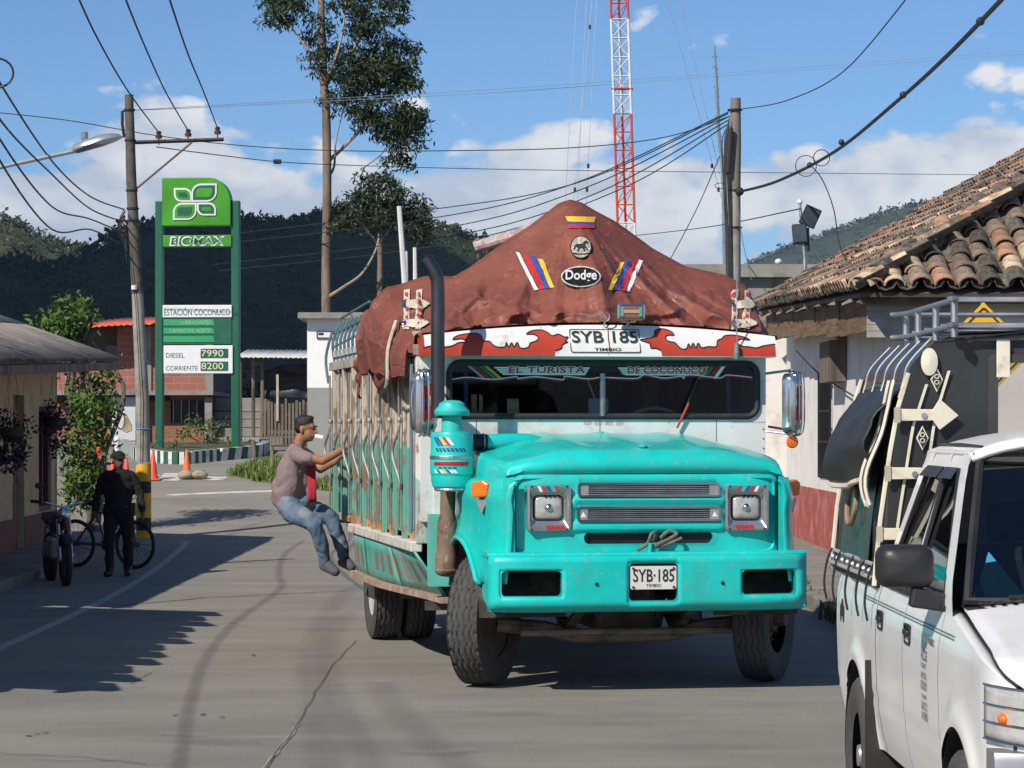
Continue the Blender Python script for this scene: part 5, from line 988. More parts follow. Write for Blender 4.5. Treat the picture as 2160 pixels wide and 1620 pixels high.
# --- cab front wall, windscreen
U0, U1, VF = -1.41, 1.32, .75
ol = rr((U0 + U1) / 2, 1.84, U1 - U0, 1.30, .01, 7); gl = rr(.03, 2.205, 2.47, .445, .10, 7)
cab = MB(); cab.loft([[V((x, VF + d, z)) for x, z in p] for p, d in ((ol, .05), (ol, 0), (gl, 0), (gl, .05))], True, False); cab = cab.build('cab_front', body_white, truck, smooth=True, ang=30)
ws_f = MB().tube([(x, VF - .005, z) for x, z in rr(.03, 2.205, 2.44, .415, .09, 9)], .024, 8, closed=True).build('windscreen_seal', black_rubber, truck, smooth=True)
MB().add([(x, VF + .012, z) for x, z in gl], [tuple(range(len(gl)))]).build('windscreen', glass_mat('windscreen glass', (.50, .60, .66), .012, .8), truck)
MB().tube([(.01, VF - .02, 2.0), (.01, VF - .02, 2.33)], .022, 8).build('centre_bar', mat('dull chrome', (.3, .31, .33), .3, .8, var=.2), truck)
for u in (-1.05, 1.035): MB().bb(u - .016, u + .016, VF + .06, VF + .1, 1.99, 2.42).build('cab_post', mat('blue grey post', (.10, .14, .25), .5), truck)
px_u = lambda x: (x - 1267) / 268; px_w = lambda y: EYE - (y - 905) / 272
sun_b = MB().bb(-1.16, 1.22, VF + .016, VF + .020, 2.345, 2.425).build('sun_strip', mat('dark tinted strip', (.012, .025, .028), .3), truck)
ban_r = mat('banner red', (.42, .01, .03), .6); ban_w = mat('banner white ink', (.80, .82, .84), .6)
VB = VF - .006
for (a, b, tx, l, r_) in ((1072, 1233, 'EL TURISTA', 1042, 1244), (1323, 1491, 'DE COCONUCO', 1303, 1497)):
    g = MB(); x0, x1 = px_u(l), px_u(r_)
    for k in range(4): zc = px_w(775 + k * 4.4); g.add([(x0 + .02 * k * (1 if l < 1200 else .4), VB + .003, zc), (x1 - .01 * k, VB + .003, zc), (x1 - .01 * k - .01, VB + .003, zc - .012), (x0 + .02 * k + .005, VB + .003, zc - .012)], [(0, 1, 2, 3)])
    g.build('banner_lines', ban_w, sun_b); text(tx, px_u(b) - px_u(a) + .012, .062, ban_w, sun_b, face_front(px_u((a + b) / 2), VB, px_w(781)), bold=.05, shear=.06, space=1.05); text(tx, px_u(b) - px_u(a), .052, ban_r, sun_b, face_front(px_u((a + b) / 2), VB - .003, px_w(781)), bold=.015, shear=.06, space=1.05)
for x0, sg in ((985, 1), (1533, -1)):
    for k, m in enumerate((mat('strip grey', (.25, .3, .36), .5) if sg > 0 else ban_w, ban_r, mat('strip green', (.01, .18, .10), .5), mat('strip yellow', (.55, .36, .03), .5))):
        a = px_u(x0 + sg * k * 11.5); MB().add([(a, VB, px_w(773)), (a + sg * .032, VB, px_w(773)), (a + sg * .13 + sg * .032, VB, px_w(802)), (a + sg * .13, VB, px_w(802))] if sg > 0 else [(a, VB, px_w(772)), (a - .032, VB, px_w(772)), (a - .032 - .07, VB, px_w(798)), (a - .07, VB, px_w(798))], [(0, 1, 2, 3)]).build('banner_stripe', m, sun_b)
for dz_, m in ((0, ban_w), (-.012, ban_r)):
    MB().tube(smooth_line([(px_u(x), VB, px_w(y) + dz_) for x, y in ((945, 803), (985, 797), (1040, 801), (1088, 795), (1092, 799), (1130, 795), (1185, 801), (1192, 794), (1240, 799), (1270, 796), (1340, 798), (1360, 790), (1400, 797), (1437, 793), (1443, 797), (1455, 790), (1520, 796), (1537, 790), (1590, 795))], 5), .0045, 5).build('banner_wave', m, sun_b)
# wiper, rivets, hood seam and faint old lettering on the cowl
MB().tube([(px_u(1427), VF - .03, px_w(903)), (px_u(1450), VF - .04, px_w(850)), (px_u(1474), VF - .03, px_w(793))], .006, 6).build('wiper', dark_metal, truck); MB().tube([(px_u(1427), VF - .035, px_w(903)), (px_u(1452), VF - .045, px_w(850))], .009, 6).build('wiper_arm', mat('wiper red', (.4, .05, .04), .5), truck)
for k in range(4): x = -.14 + k * .085; MB().add([(x, VF - .004, 1.93), (x + .06, VF - .004, 1.93), (x + .066, VF - .004, 1.965), (x + .004, VF - .004, 1.965)], [(0, 1, 2, 3)]).build('faded_mark', stain_mat('faded red lettering', (.6, .22, .2), .5, 60), truck)
g = MB()
for k in range(9): g.ball((1.30, VF - .003, 1.30 + k * .075), .006, 6, 4)
for k in range(14): g.ball((1.05 + k * .02, VF - .003, 1.955), .004, 6, 4)
o = g.build('rivets', dark_metal, cab); o['kind'] = 'stuff'
for u in (-.98, -.01, .92): tb('panel_seam', u, u + .004, VF - .002, VF + .01, 1.80, 1.985, dark_metal, cab)
MB().tube(smooth_line([(.98, VF - .004, 1.55), (1.05, VF - .004, 1.60), (1.12, VF - .004, 1.58), (1.19, VF - .004, 1.61), (1.27, VF - .004, 1.57)], 5), .004, 5).build('red_scallop', ban_r, cab)
# --- inside the cab: dark seats, steering wheel
tb('bench_seat', -1.2, 1.15, 1.75, 1.95, 1.2, 1.98, dark_in, bevel=.04); tb('dashboard', -1.25, 1.2, .85, 1.15, 1.5, 1.96, dark_in, bevel=.04); tb('rear_bench', -1.2, 1.15, 2.9, 3.0, 1.2, 1.85, dark_in, bevel=.04)
tb('cab_floor', -1.3, 1.25, .8, 6.6, .94, .98, dark_in)
Ms = Matrix.Translation((.50, 1.22, 1.93)) @ Matrix.Rotation(R(-35), 4, 'X')
MB().tube([Ms @ V((.23 * math.cos(a * .2618), .23 * math.sin(a * .2618), 0)) for a in range(24)], .014, 8, closed=True).build('steering_wheel', mat('cream plastic', (.62, .58, .46), .35), truck, smooth=True)
tag(MB().bb(-.03, .13, 0, .02, -.12, .0).xf(TI.inverted() @ Matrix.Translation((-.02, .98, 2.14))).build('dust_pan', white_ink, bevel=.02), 'white plastic dustpan hanging inside the windscreen centre', 'dustpan'); dp = bpy.data.objects['dust_pan']
MB().tube([TI.inverted() @ V((-.0, .99, 2.14)), TI.inverted() @ V((-.06, .99, 2.30))], .008, 6).build('handle', white_ink, dp)
# --- visor with flames and the number
VZ0 = 2.455
vtop = lambda u: 2.70 - .085 * (abs(u + .02) / 1.38) ** 2.0
vis_v = lambda w_: .46 + (w_ - VZ0) * .42
def visor_pt(a, b): u = lerp(U0 - .01, U1 + .01, a); w_ = lerp(VZ0, vtop(u), b); return V((u, vis_v(w_) - .02 * math.sin(b * 3.1), w_))
vis = MB(); vis.grid(40, 6, visor_pt); vis.grid(40, 2, lambda a, b: V((lerp(U0 - .01, U1 + .01, a), vis_v(vtop(lerp(U0, U1, a))) + .5 * b, vtop(lerp(U0 - .01, U1 + .01, a)) + .01 * b))); vis.grid(40, 1, lambda a, b: V((lerp(U0 - .01, U1 + .01, a), lerp(.46, .76, b), VZ0 + .03 * b)))
vis = vis.build('visor', mat('visor white', (.72, .72, .71), .4, var=.04, coat=.2, dirt=(.5, .46, .4), ds=6, da=.15), truck, smooth=True, ang=40)
for u, sgn in ((U0 - .01, -1), (U1 + .01, 1)): MB().add([(u, .46, VZ0), (u, .76, VZ0), (u, .98, vtop(u)), (u, vis_v(vtop(u)), vtop(u))], [(0, 1, 2, 3)]).build('visor_end', visor_red if sgn < 0 else vis.data.materials[0], vis, solid=.005)
def vmap(x, y, d): X, Yp = 840 + x * .3796, 660 + y * .3796; u = (X - 1279) / 270.5; w_ = max(VZ0 + .001, EYE - (Yp - 905) / 274.6); b = (w_ - VZ0) / (vtop(u) - VZ0); return V((u, vis_v(w_) - .02 * math.sin(min(1, b) * 3.1) - d, w_))
left_f = [(138, 245), (136, 203), (180, 192), (240, 197), (295, 190), (330, 172), (372, 168), (350, 150), (300, 155), (330, 132), (395, 120), (450, 124), (466, 160), (500, 163), (522, 186), (550, 196), (585, 192), (592, 168), (604, 196), (622, 170), (634, 196), (652, 168), (664, 196), (690, 202), (716, 192), (724, 172), (762, 158), (772, 138), (745, 122), (708, 122), (735, 104), (790, 97), (825, 112), (850, 130), (885, 120), (915, 136), (936, 136), (918, 160), (932, 164), (900, 180), (894, 200), (862, 212), (856, 245)]
right_f = [(1455, 240), (1448, 208), (1418, 196), (1394, 196), (1390, 172), (1362, 160), (1336, 150), (1380, 142), (1418, 130), (1428, 98), (1468, 86), (1515, 100), (1530, 122), (1500, 122), (1480, 134), (1492, 156), (1530, 165), (1548, 186), (1570, 202), (1596, 196), (1606, 170), (1618, 194), (1632, 166), (1646, 194), (1662, 166), (1678, 192), (1720, 186), (1762, 186), (1772, 152), (1800, 140), (1818, 124), (1870, 120), (1930, 132), (1955, 148), (1905, 142), (1882, 160), (1905, 182), (1945, 186), (1990, 192), (2030, 180), (2096, 170), (2096, 240)]
from mathutils.geometry import tessellate_polygon
for poly in (left_f, right_f):
    tri = tessellate_polygon([[V((x, y, 0)) for x, y in poly]])
    # cut into finer faces so that the paint follows the curved sheet
    bm = bmesh.new(); vs = [bm.verts.new((x, y, 0)) for x, y in poly]; [bm.faces.new([vs[i] for i in t_]) for t_ in tri]
    bmesh.ops.subdivide_edges(bm, edges=bm.edges[:], cuts=3, use_grid_fill=True); bmesh.ops.triangulate(bm, faces=bm.faces[:])
    bm.verts.ensure_lookup_table(); bm.verts.index_update(); g = MB().add([vmap(v.co.x, v.co.y, .003) for v in bm.verts], [tuple(v.index for v in f.verts) for f in bm.faces]); bm.free()
    fl_ = g.build('flame_paint', visor_red, vis, fix=False)
    pts = [vmap(x, y, .004) for x, y in poly]; g = MB().tube([p for p in smooth_line(pts[1:-1], 3)], .0055, 4); g.build('flame_outline', ink, vis)
vp = MB().add([vmap(x, y, .006) for x, y in rr(1141, 157, 392, 132, 12)], [tuple(range(20))]).build('roof_number_plate', plate_w, vis); g = MB(); g.ring([vmap(x, y, .007) for x, y in rr(1141, 157, 392, 132, 12)], [vmap(x, y, .007) for x, y in rr(1141, 157, 382, 123, 10)]); g.build('plate_edge', ink, vp)
def vtext(body, cx, cy, w_, h_, m, d, **k): vs, fs = text_geo(body, w_, h_, **k); return MB().add([vmap(cx + x, cy - y, d) for x, y in vs], fs).build('lettering', m, vp, fix=False)
vtext('SYB 185', 1140, 134, 368, 66, mat('green black ink', (.012, .03, .028), .6), .009, bold=.014); vtext('TIMBIO', 1152, 205, 150, 18, ink, .009, bold=.02)
for x in (480, 810, 1155, 1480, 1770): MB().tube([vmap(x, 236, .002), vmap(x - 20, 80 if 700 < x < 1500 else 105, .002)], .003, 4).build('sheet_seam', mat('seam rust', (.35, .24, .18), .7), vis)
MB().tube([vmap(1163, 90, .008), vmap(1158, 150, .008), vmap(1166, 222, .008)], .004, 4).build('rust_streak', mat('rust', (.2, .09, .04), .8, var=.4), vp)
# spot lamp and its ring on the visor
spl = tb('spot_lamp', .055, .27, .40, .50, 2.73, 2.86, mat('lamp case', (.05, .055, .055), .4), bevel=.012); g = MB(); g.ring([V((x, .397, z)) for x, z in rr(.1625, 2.795, .215, .13, .02)], [V((x, .393, z)) for x, z in rr(.1625, 2.795, .185, .10, .015)]); g.build('lamp_trim', chrome, spl); tb('lamp_cover', .075, .25, .394, .398, 2.75, 2.84, mat('lamp cover', (.30, .10, .08), .5, var=.2), spl)
for x in (.09, .235): MB().prism([(x - .012, 2.76), (x + .012, 2.76), (x + .012, 2.83), (x - .012, 2.83)], .388, .393, FRONT).build('lamp_mark', mat('mark teal', (.1, .35, .33), .5), spl)
tb('lamp_mark', .1, .225, .388, .393, 2.785, 2.81, mat('mark sand', (.45, .33, .22), .6), spl)
MB().tube([(.16, .46, 2.73), (.16, .52, 2.69)], .012, 6).build('lamp_stalk', steel, spl); MB().tube([(-.02 + .035 * math.cos(a * .4), .5, 2.76 + .035 * math.sin(a * .4)) for a in range(16)], .006, 5, closed=True).build('tie_ring', steel, vis); MB().tube([(-.02, .5, 2.725), (-.02, .54, 2.69)], .007, 5).build('ring_stalk', steel, vis)
MB().tube([(1.01, .45, 2.52), (1.0, .43, 2.70), (1.005, .45, 2.90), (1.01, .45, 3.15)], .005, 5).build('aerial', steel, vis); MB().lathe([(.018, 0), (.022, .05), (.012, .12)], 8, Matrix.Translation((1.0, .43, 2.44))).build('aerial_base', mat('aerial base', (.12, .25, .25), .5), vis)
# --- body: roof, walls, planks, posts and bars
ROOF = 2.50
tb('roof', U0, U1, .80, 6.75, ROOF, ROOF + .10, body_white); tb('side_wall', U1 - .04, U1, .80, 6.7, .98, ROOF, body_white); rwl = holes_plate(U0 + .04, U1, .98, ROOF, [(-1.02, -.72, 1.93, 2.22), (-.06, .12, 1.93, 2.24), (.30, .42, 2.0, 2.2)], lambda u, w_: 6.68, .2).build('rear_wall', teal_old, truck, solid=.03)
for u in (-.95, -.87, -.79, .0, .06): tb('window_bar', u, u + .02, 6.66, 6.68, 1.93, 2.24, dark_in, rwl)
for z in (2.02, 2.12): tb('window_bar', -1.02, -.72, 6.655, 6.675, z, z + .015, dark_in, rwl); tb('gap_shade_sheet', U0 + .05, U0 + .07, .80, 6.7, 1.0, ROOF, dark_in)  # dark sheet behind the planks, shade of the gaps put into its colour
def split_paint(name, zs_, jag, up, low, wood, wear):
    m = mat(name, up, .65, var=.14, vs=5, stretch=(3, 3, .5)); t = m.node_tree; L = t.links.new; b = t.nodes['Principled BSDF']; src = b.inputs['Base Color'].links[0].from_socket
    tcn = t.nodes.new('ShaderNodeTexCoord'); sp_ = t.nodes.new('ShaderNodeSeparateXYZ'); L(tcn.outputs['Object'], sp_.inputs[0]); n = t.nodes.new('ShaderNodeTexNoise'); n.inputs['Scale'].default_value = 4; n.inputs['Detail'].default_value = 8; L(tcn.outputs['Object'], n.inputs['Vector'])
    def mth(op, x, y, z=None, cl=False):
        k = t.nodes.new('ShaderNodeMath'); k.operation = op; k.use_clamp = cl
        for i, q_ in enumerate((x, y, z)):
            if q_ is None: continue
            if isinstance(q_, (int, float)): k.inputs[i].default_value = q_
            else: L(q_, k.inputs[i])
        return k.outputs[0]
    def mx(f, a, c):
        k = t.nodes.new('ShaderNodeMix'); k.data_type = 'RGBA'; L(f, k.inputs[0])
        for i, q_ in ((6, a), (7, c)):
            if isinstance(q_, tuple): k.inputs[i].default_value = (*q_, 1)
            else: L(q_, k.inputs[i])
        return k.outputs[2]
    z = mth('ADD', sp_.outputs[2], mth('MULTIPLY', mth('SUBTRACT', n.outputs[0], .5), jag)); f = mth('MULTIPLY', mth('SUBTRACT', zs_, z), 60, None, True); o1 = mx(f, src, low)
    n2 = t.nodes.new('ShaderNodeTexNoise'); n2.inputs['Scale'].default_value = 5; n2.inputs['Detail'].default_value = 10; n2.inputs['Roughness'].default_value = .72; mp_3 = t.nodes.new('ShaderNodeMapping'); mp_3.inputs['Scale'].default_value = (2.5, 2.5, .6); L(tcn.outputs['Object'], mp_3.inputs[0]); L(mp_3.outputs[0], n2.inputs['Vector'])
    f2 = mth('MULTIPLY', mth('SUBTRACT', n2.outputs[0], .62 - wear * .2), 22, None, True); low_w = mth('MULTIPLY', mth('SUBTRACT', 1.32, z), 9, None, True); f2b = mth('MULTIPLY', mth('SUBTRACT', mth('ADD', n2.outputs[0], mth('MULTIPLY', low_w, .12)), .62), 18, None, True)
    o2 = mx(f2b, o1, (.52, .50, .45)); o3 = mx(f2, o2, wood); L(o3, b.inputs['Base Color']); return m
plank_m = split_paint('peeling plank paint', 1.76, .16, (.50, .47, .42), (.07, .36, .30), (.26, .18, .12), .50); post_m = split_paint('peeling post paint', 1.80, .18, (.48, .42, .34), (.12, .33, .26), (.22, .155, .10), .60)
orange_p = mat('orange primer', (.62, .16, .03), .7, var=.3, vs=8, dirt=(.4, .36, .3), ds=6, da=.4)
rt = random.Random(77); k = 0; v = .86
while v < 6.62:
    w_ = rt.uniform(.19, .27); d = rt.uniform(-.012, .012); z0 = 1.06 + (rt.uniform(.0, .10) if rt.random() < .4 else 0); tb('plank', U0 - .0 + d, U0 + .03 + d, v, min(v + w_ - rt.choice((.012, .03, .06)), 6.66), z0, ROOF - .04, plank_m, bevel=.004)
    if rt.random() < .6: tb('kick_board', U0 - .004, U0 + .02, v + .02, v + w_ - .03, 1.03, 1.10, orange_p)
    v += w_
for vpst in (1.47, 2.09, 2.74, 3.40, 4.14, 4.88, 5.64, 6.47):
    tb('post', U0 - .045, U0 + .0, vpst - .045, vpst + .045, 1.03, ROOF + .0, post_m, bevel=.006)
    rod = MB().tube([(U0 - .075, vpst - .03, 1.12), (U0 - .075, vpst - .03, 2.42)], .010, 7).build('rod', steel, truck)
    MB().tube(smooth_line([(U0 - .07, vpst - .03, 1.98), (U0 - .08, vpst - .03, 1.88), (U0 - .11, vpst + .06, 1.76), (U0 - .11, vpst + .05, 1.66), (U0 - .08, vpst - .05, 1.52), (U0 - .07, vpst - .05, 1.42)], 5), .012, 8).build('grab_handle', mat('worn handle steel', (.30, .30, .30), .6, .5, var=.2, vs=20), truck, smooth=True)
    for z in (1.97, 1.44): MB().ball((U0 - .07, vpst - .03, z), (.022, .022, .03), 10, 7).build('handle_boss', MATS['worn handle steel'], truck, smooth=True)
tb('corner_post', U0 - .03, U0 + .10, .79, .93, 1.02, ROOF, split_paint('peeling corner paint', 1.55, .3, (.58, .57, .54), (.30, .42, .42), (.3, .22, .16), .4), bevel=.008); MB().tube([(U0 - .06, .84, 1.1), (U0 - .06, .84, 2.4)], .014, 7).build('rod', mat('blue grey rod', (.18, .24, .32), .5, .4), truck); tb('corner_trim', U0 + .10, U0 + .16, .735, .80, 1.15, 2.46, body_white)
tb('roof_rail', U0 - .05, U0 + .02, .78, 6.75, ROOF - .03, ROOF + .05, mat('grimy rail', (.36, .33, .30), .8, var=.25, vs=7, dirt=(.16, .12, .10), ds=6, da=.4)); tb('roof_deck', U0 - .02, U0 + .5, 1.0, 6.74, ROOF + .10, ROOF + .16, mat('pale deck', (.45, .44, .42), .8, var=.2))
tb('rub_rail', U0 - .07, U0 + .02, .80, 5.0, .955, 1.035, mat('rub rail', (.55, .53, .48), .7, var=.2, vs=8, dirt=(.3, .25, .2), ds=5, da=.35), bevel=.01)
skirt_m = mat('worn teal skirt', (.08, .40, .34), .5, var=.25, vs=3, dirt=(.22, .36, .30), ds=2.5, da=.4, d2=((.30, .30, .26), 9, .25), coat=.15)
def skirt(a, b, v0, v1, off=0): v = lerp(v0, v1, a); return V((lerp(U0 - .05, lerp(-1.20, -1.42, ss(.4, 3.2, v)), b) - off, v, lerp(.955, .60, b)))
for v0, v1 in ((.72, 2.2), (2.215, 4.0), (4.02, 4.75)): MB().grid(10, 4, lambda a, b: skirt(a, b, v0, v1)).build('skirt_panel', skirt_m, truck, smooth=True, solid=.012)
rq2 = random.Random(3)
for k in range(9):
    c = .95 + k * .36 if k < 7 else 4.15 + (k - 7) * .3; g = MB()
    for j in range(2): a0 = c + j * .07; g.add([skirt(0, .25 + .05 * rq2.random(), a0, a0, .004) + V((0, 0, 0)), skirt(0, .25, a0 + .06, a0 + .06, .004), skirt(0, .72, a0 + .10, a0 + .10, .004), skirt(0, .70 + .08 * rq2.random(), a0 + .03, a0 + .03, .004)], [(0, 1, 2, 3)])
    g.build('faded_mark', stain_mat('faded red paint', (.50, .09, .06), .75, 18), truck, fix=False)
MB().add([skirt(0, .12, 1.62, 1.62, .004), skirt(0, .12, 1.86, 1.86, .004), skirt(0, .82, 1.92, 1.92, .004), skirt(0, .80, 1.66, 1.66, .004)], [(0, 1, 2, 3)]).build('faded_mark', stain_mat('faded white paint', (.6, .6, .58), .6, 14), truck, fix=False)
g = MB(); g.loft([[V((lerp(-1.20, -1.42, ss(.4, 3.2, v)) + x, v, z)) for x, z in ((-.07, .615), (.05, .615), (.05, .57), (-.07, .57))] for v in [lerp(.62, 4.75, k / 14) for k in range(15)]]); g.build('running_board', mat('worn step wood', (.30, .20, .15), .8, var=.3, vs=7, dirt=(.40, .36, .30), ds=5, da=.4, d2=((.40, .10, .06), 12, .25)), truck)
for v in (.9, 2.3, 3.7, 4.5): tb('step_bracket', -1.35, -.5, v, v + .05, .50, .57, under_m)
tb('engine_side', -1.10, -1.06, .45, .80, .55, 1.7, teal); tb('cowl_side', -1.36, -1.14, .62, .74, .70, 1.25, teal_old)
# --- exhaust stack, air cleaner, intake pipe
MB().tube(smooth_line([(-1.36, .20, 1.98), (-1.36, .20, 2.6), (-1.36, .20, 2.95), (-1.375, .20, 3.05), (-1.41, .21, 3.12), (-1.445, .22, 3.17)], 6), .052, 16).build('exhaust_stack', mat('blackened steel', (.10, .10, .11), .3, .8, var=.2, vs=4), truck, smooth=True); MB().lathe([(.046, 0), (.046, .004)], 14, Matrix.Translation((-1.45, .223, 3.176)) @ Matrix.Rotation(R(-48), 4, 'Y')).build('stack_bore', black_paint, truck)
MB().tube(smooth_line([(-1.28, .30, .84), (-1.28, .30, .95), (-1.27, .32, 1.2), (-1.265, .30, 1.48)], 5), [.085] * 6 + [.075] * 5 + [.058] * 5, 16).build('muffler_pipe', rust_pipe, truck, smooth=True); MB().ball((-1.28, .30, .84), (.09, .09, .05)).build('muffler_end', rust_pipe, truck, smooth=True)
AC = Matrix.Translation((-1.275, .06, 0)); ac = MB().lathe([(.13, 1.46), (.145, 1.475), (.155, 1.52), (.155, 1.56), (.162, 1.565), (.162, 1.72), (.158, 1.73), (.158, 1.85), (.15, 1.875), (.08, 1.885)], 30, AC).build('air_cleaner', teal, truck, smooth=True, ang=30)
MB().lathe([(.08, 1.87), (.075, 1.97), (.07, 2.0), (.125, 2.0), (.132, 2.01), (.132, 2.035), (.10, 2.07), (.095, 2.09), (.06, 2.11), (.01, 2.115)], 28, AC).build('intake_cap', mat('teal plastic', (.03, .46, .42), .4, var=.06), ac, smooth=True, ang=40); MB().lathe([(.12, 1.44), (.135, 1.45), (.13, 1.47)], 26, AC).build('clamp_band', steel, ac)
MB().lathe([(.163, 1.675), (.165, 1.68), (.165, 1.70), (.163, 1.705)], 30, AC).build('clamp_band', steel, ac)
def wrap(a0, a1, z0, z1, m, nm='decal', slant=0, r_=.1645): MB().grid(8, 1, lambda a, b: V((-1.275 + r_ * math.sin(R(lerp(a0, a1, a) + slant * (b - .5))), .06 - r_ * math.cos(R(lerp(a0, a1, a) + slant * (b - .5))), lerp(z0, z1, b)))).build(nm, m, ac, fix=False)
for k, m in enumerate((blue_ink, blue_ink, yellow_ink, red_ink, white_ink)): wrap(-58 + k * 10, -50 + k * 10, 1.78, 1.84, m, slant=-16, r_=.162)
for k in range(8): wrap(-55 + k * 11, -48 + k * 11, 1.735, 1.76, mat('violet ink', (.05, .05, .22), .5), slant=-6, r_=.162)
wrap(-62, 40, 1.63, 1.66, red_ink, r_=.1655); 
for k in range(12): wrap(-60 + k * 8, -57 + k * 8, 1.635, 1.65, mat('dark red ink', (.2, .0, .01), .5), r_=.167)
for k, m in enumerate((white_ink, blue_ink, white_ink, yellow_ink, blue_ink, white_ink, white_ink)): wrap(-58 + k * 9, -51 + k * 9, 1.575, 1.60, m, slant=-8, r_=.1655)
for k in range(4): wrap(-45 + k * 13, -36 + k * 13, 1.61, 1.62, blue_ink, r_=.1655)
MB().tube(smooth_line([(-1.13, .22, 1.80), (-1.0, .24, 1.80), (-.98, .24, 1.80)], 3), .062, 16).build('hose_coupling', black_rubber, ac, smooth=True); ip = MB().tube(smooth_line([(-1.0, .24, 1.80), (-.8, .26, 1.81), (-.62, .30, 1.80), (-.50, .36, 1.74)], 5), .058, 16).build('intake_pipe', teal, truck, smooth=True)
for x in (-1.10, -1.01): MB().tube([(x, .23 + .066 * math.cos(a * .4), 1.80 + .066 * math.sin(a * .4)) for a in range(16)], .006, 5, closed=True).build('hose_clip', steel, ac)
# --- mirrors
mir_m = mat('mirror shell', (.60, .60, .60), .15, .9, var=.08, vs=3)
def mirror(u, v, w_, wd, ht, yaw, arm_to, lab):
    M = Matrix.Translation((u, v, w_)) @ Matrix.Rotation(R(yaw), 4, 'Z'); g = MB(); g.loft([[M @ V((x, d, z)) for x, z in rr(0, 0, wd * k, ht * (k + (1 - k) * .5), wd * k * .38, 6)] for k, d in ((1, .05), (1, .02), (.95, -.02), (.75, -.045), (.4, -.055), (.05, -.058))])
    mo = g.build('mirror', mir_m, truck, smooth=True, ang=60); mo['label'] = lab
    for k, (m, x, z0, z1) in enumerate(((red_ink, -.03, -.14, -.02), (blue_ink, -.01, -.06, .06), (red_ink, .01, -.13, .02), (yellow_ink, .02, -.03, .06), (red_ink, -.02, .03, .13), (red_ink, .012, .05, .14))): x *= wd / .2; MB().add([M @ V(p) for p in ((x - .014, -.064, z0), (x + .014, -.064, z0), (x + .02, -.064, z1), (x - .008, -.064, z1))], [(0, 1, 2, 3)]).build('sticker', m, mo)
    for x in (-.05, 0, .05): x *= wd / .2; MB().tube(smooth_line([M @ V(p) for p in ((x * .8, .02, ht * .52), (x, -.07, ht * .46), (x, -.085, 0), (x, -.07, -ht * .46), (x * .8, .02, -ht * .54))], 5), .007, 6).build('guard_bar', chrome, mo, smooth=True)
    MB().tube(smooth_line([M @ V((wd * .5 * math.cos(a) * 1.1, -.01, ht * .5 * math.sin(a) * 1.06)) for a in [k * .3142 for k in range(21)]], 2), .008, 6).build('guard_hoop', chrome, mo, smooth=True)
    for z in (.26, -.24): MB().tube([M @ V((0, 0, z * ht / .47)), V(arm_to) + V((0, 0, w_ + z * .9 - arm_to[2]))], .011, 7).build('mirror_arm', steel, mo)
mirror(-1.43, .40, 2.10, .195, .47, 12, (-1.36, .75, 2.1), 'chrome mirror with red stickers beside the exhaust stack'); mirror(1.50, .62, 2.10, .15, .47, 42, (1.32, .76, 2.1), 'chrome mirror on the white cab side away from the stack')
MB().lathe([(.045, 0), (.05, .01), (.04, .02), (.01, .022)], 16, Matrix.Translation((1.50, .64, 1.80)) @ Matrix.Rotation(R(90), 4, 'X')).build('side_reflector', orange_l, truck); MB().tube([(1.33, .72, 1.92), (1.44, .68, 1.90), (1.50, .66, 1.85)], .010, 6).build('reflector_arm', dark_metal, truck)
# --- tarpaulin
tarp_m = mat('brown tarpaulin', (.205, .064, .043), .56, var=.18, vs=2.5, bump=.55, bs=7, dirt=(.145, .046, .034), ds=2, da=.5, d2=((.28, .12, .085), 14, .25), spec=.4)
CREST = [(-1.66, 2.42), (-1.70, 2.73), (-1.64, 2.93), (-1.52, 3.06), (-1.2, 3.12), (-.97, 3.13), (-.81, 3.24), (-.417, 3.51), (-.10, 3.74), (0, 3.775), (.094, 3.76), (.37, 3.605), (.685, 3.39), (.96, 3.257), (1.315, 3.16), (1.48, 3.08), (1.58, 2.89), (1.57, 2.66), (1.50, 2.48)]
cpos = [0]
for a, b in zip(CREST, CREST[1:]): cpos.append(cpos[-1] + math.hypot(b[0] - a[0], b[1] - a[1]))
cpos = [x / cpos[-1] for x in cpos]; CU = [(p, c[0]) for p, c in zip(cpos, CREST)]; CW = [(p, c[1]) for p, c in zip(cpos, CREST)]
FU = [(0, -1.53), (.08, -1.52), (.22, -1.42), (.5, 0.0), (.80, 1.25), (.92, 1.40), (1, 1.38)]; FW = [(0, 2.36), (.06, 2.46), (.18, 2.60), (.25, 2.66), (.5, 2.735), (.75, 2.68), (.86, 2.64), (.94, 2.55), (1, 2.48)]
NB = 110
CREASE = [((0, 3.78), (-1.25, 2.78), .07, .10), ((0, 3.78), (-.80, 2.72), .05, .06), ((-.02, 3.78), (-.42, 2.72), .06, .09), ((.02, 3.78), (.30, 2.76), .05, .05), ((.03, 3.78), (.72, 2.72), .06, .09), ((.05, 3.78), (1.05, 2.80), .05, .07), ((.30, 3.60), (1.45, 2.98), .10, .07), ((-1.35, 2.74), (-.5, 2.92), .05, .06), ((-.5, 2.92), (.05, 2.80), .05, .05), ((.10, 2.80), (.75, 2.95), .05, .06), ((.75, 2.95), (1.3, 2.74), .05, .06), ((-1.5, 2.95), (-.7, 3.05), .06, .07), ((-.9, 3.1), (-.45, 2.75), .04, .05)]
